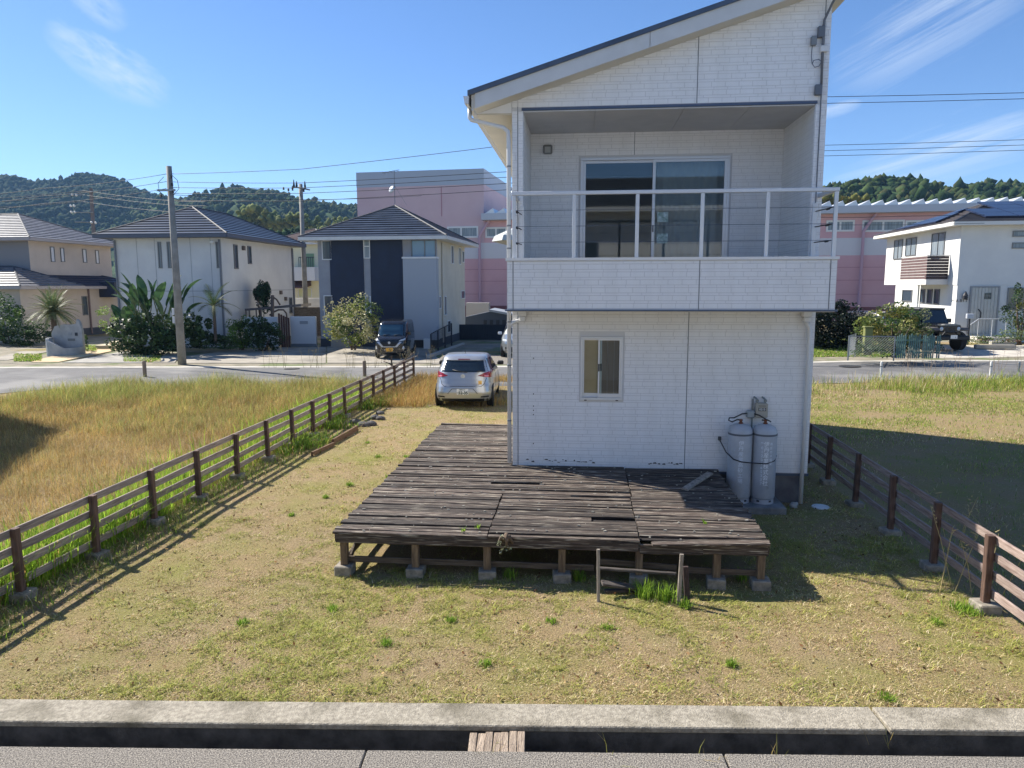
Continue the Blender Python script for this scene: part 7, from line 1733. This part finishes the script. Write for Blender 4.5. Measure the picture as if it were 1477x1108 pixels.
# palms and giant paddle leaves
def frond(mb, base, d, L, droop, wl, n=14, cols=None, acc=None, fold=.5):
    """feather frond: arched midrib with leaflets on both sides, appended to acc lists"""
    d = Vector(d).normalized(); side = d.cross(Vector((0, 0, 1)))
    side = side.normalized() if side.length > .05 else Vector((1, 0, 0))
    path = []; p = Vector(base); v = d.copy()
    for i in range(n+1): path.append(p.copy()); p = p+v*(L/n); v = (v+Vector((0, 0, -droop/n))).normalized()
    mb.tube(path[::2], [.022*(1-.7*i/(len(path[::2])-1)) for i in range(len(path[::2]))], 5, False)
    for i in range(2, n+1):
        t = i/n; w = wl*math.sin(math.pi*min(1, .12+t*.86))**.6; tang = (path[i]-path[i-1]).normalized()
        for s in (-1, 1):
            for e in (0, .5):
                q = path[i-1].lerp(path[i], e); tip = q+(side*s+tang*.75+Vector((0, 0, fold*.35-.25*t))).normalized()*w
                b = tang*(L/n*.32); acc.append((q-b*.5, q+b*.5, tip+b*.12, tip-b*.05))
def quads_obj(name, acc, cols, par, m):
    V = np.array([v[:] for q in acc for v in q]); n = len(acc)
    return link(name, npmesh(name, V, np.arange(4*n).reshape(n, 4), np.repeat(colmix(cols, n, rg, .25), 4, 0), m), par)
def palm(name, base, th, tr, nf, L, label, cols, droop, elev, lean=0.0, wl=.35, dead=0):
    t = emp(name, base, label, 'palm tree'); base = Vector(base); top = base+Vector((lean, 0, th))
    k = MB(); k.tube([base+Vector((0, 0, -.1)), base.lerp(top, .5)+Vector((.02, 0, 0)), top], [tr*1.2, tr, tr*1.05], 10)
    for i in range(int(th/.09)): z = i*.09; c = base.lerp(top, z/th); k.lathe(tuple(c), [(tr*1.02, 0), (tr*1.18, .03), (tr*1.02, .06)], 10)
    k.build('trunk', m_bark, t, smooth=False); acc = []; mb = MB()
    for i in range(nf):
        a = 2.39996*i; e = elev[0]+(elev[1]-elev[0])*(i/(nf-1))
        frond(mb, top, (math.cos(a)*math.cos(e), math.sin(a)*math.cos(e), math.sin(e)), L*rg.uniform(.85, 1.1), droop*rg.uniform(.8, 1.2), wl, acc=acc)
    mb.build('frond_rib', mat('frond_rib', srgb(128, 124, 76), .7), t, smooth=True); quads_obj('crown', acc, cols, t, m_leaf)
    return t
palm('sago_palm', at_g(66, 513)+Vector((0, .75, .1)), 2.0, .12, 80, 1.45, 'sago palm with grey-green drooping fronds inside the round gate wall', [srgb(120, 132, 92), srgb(84, 112, 66), srgb(150, 150, 120), srgb(70, 98, 60)], 1.15, (rad(82), rad(-14)), wl=.2)
palm('small_palm', at_d(311, 492, 37.2), 1.75, .07, 12, 1.5, 'small feather palm before the white cube house wall', DG+[srgb(64, 92, 54)], 1.5, (rad(75), rad(10)), wl=.34)
def paddle(acc, mb, base, d, stalk, L, w, bend):
    d = Vector(d).normalized(); side = d.cross(Vector((0, 0, 1))).normalized(); p = Vector(base)
    q = p+d*stalk; mb.tube([p, p.lerp(q, .5), q], [.05, .035, .02], 6, False); v = d.copy(); n = 7; prev = None
    for i in range(n+1):
        t = i/n; ww = w*math.sin(math.pi*min(.999, .06+.94*t))**.55*(1-.25*t); c = q.copy(); nn = side.cross(v).normalized()
        cur = (c-side*ww/2+nn*ww*.18, c, c+side*ww/2+nn*ww*.18)
        if prev: acc.append((prev[0], prev[1], cur[1], cur[0])); acc.append((prev[1], prev[2], cur[2], cur[1]))
        prev = cur; q = q+v*(L/n); v = (v+Vector((0, 0, -bend/n))+side*rg.normal()*.02).normalized()
def paddle_plant(base, label, stems, H):
    t = emp('giant_paddle_plant', base, label, 'plant'); acc = []; mb = MB()
    for i in range(stems):
        a = rg.uniform(0, 2*np.pi); sp = rg.uniform(.15, .75); b = Vector(base)+Vector((rg.normal()*.35, rg.normal()*.25, .1))
        paddle(acc, mb, b, (math.cos(a)*sp, math.sin(a)*sp*.7, 1.0), H*rg.uniform(.42, .72), H*rg.uniform(.26, .38), H*rg.uniform(.12, .17), rg.uniform(.2, 1.1))
    mb.build('stalk', mat('paddle_stalk', srgb(96, 104, 66), .6), t, smooth=True)
    quads_obj('foliage', acc, [srgb(62, 92, 58), srgb(50, 78, 52), srgb(78, 108, 66)], t, leafmat('paddle_leaf', .2, .35, .5))
paddle_plant(at_d(232, 500, 36.6), 'giant plant with tall dark paddle leaves left of the leaning pole', 26, 3.7)
paddle_plant(at_d(188, 500, 37.2), 'lighter paddle-leaved plant beside the white house downpipe', 12, 2.9)
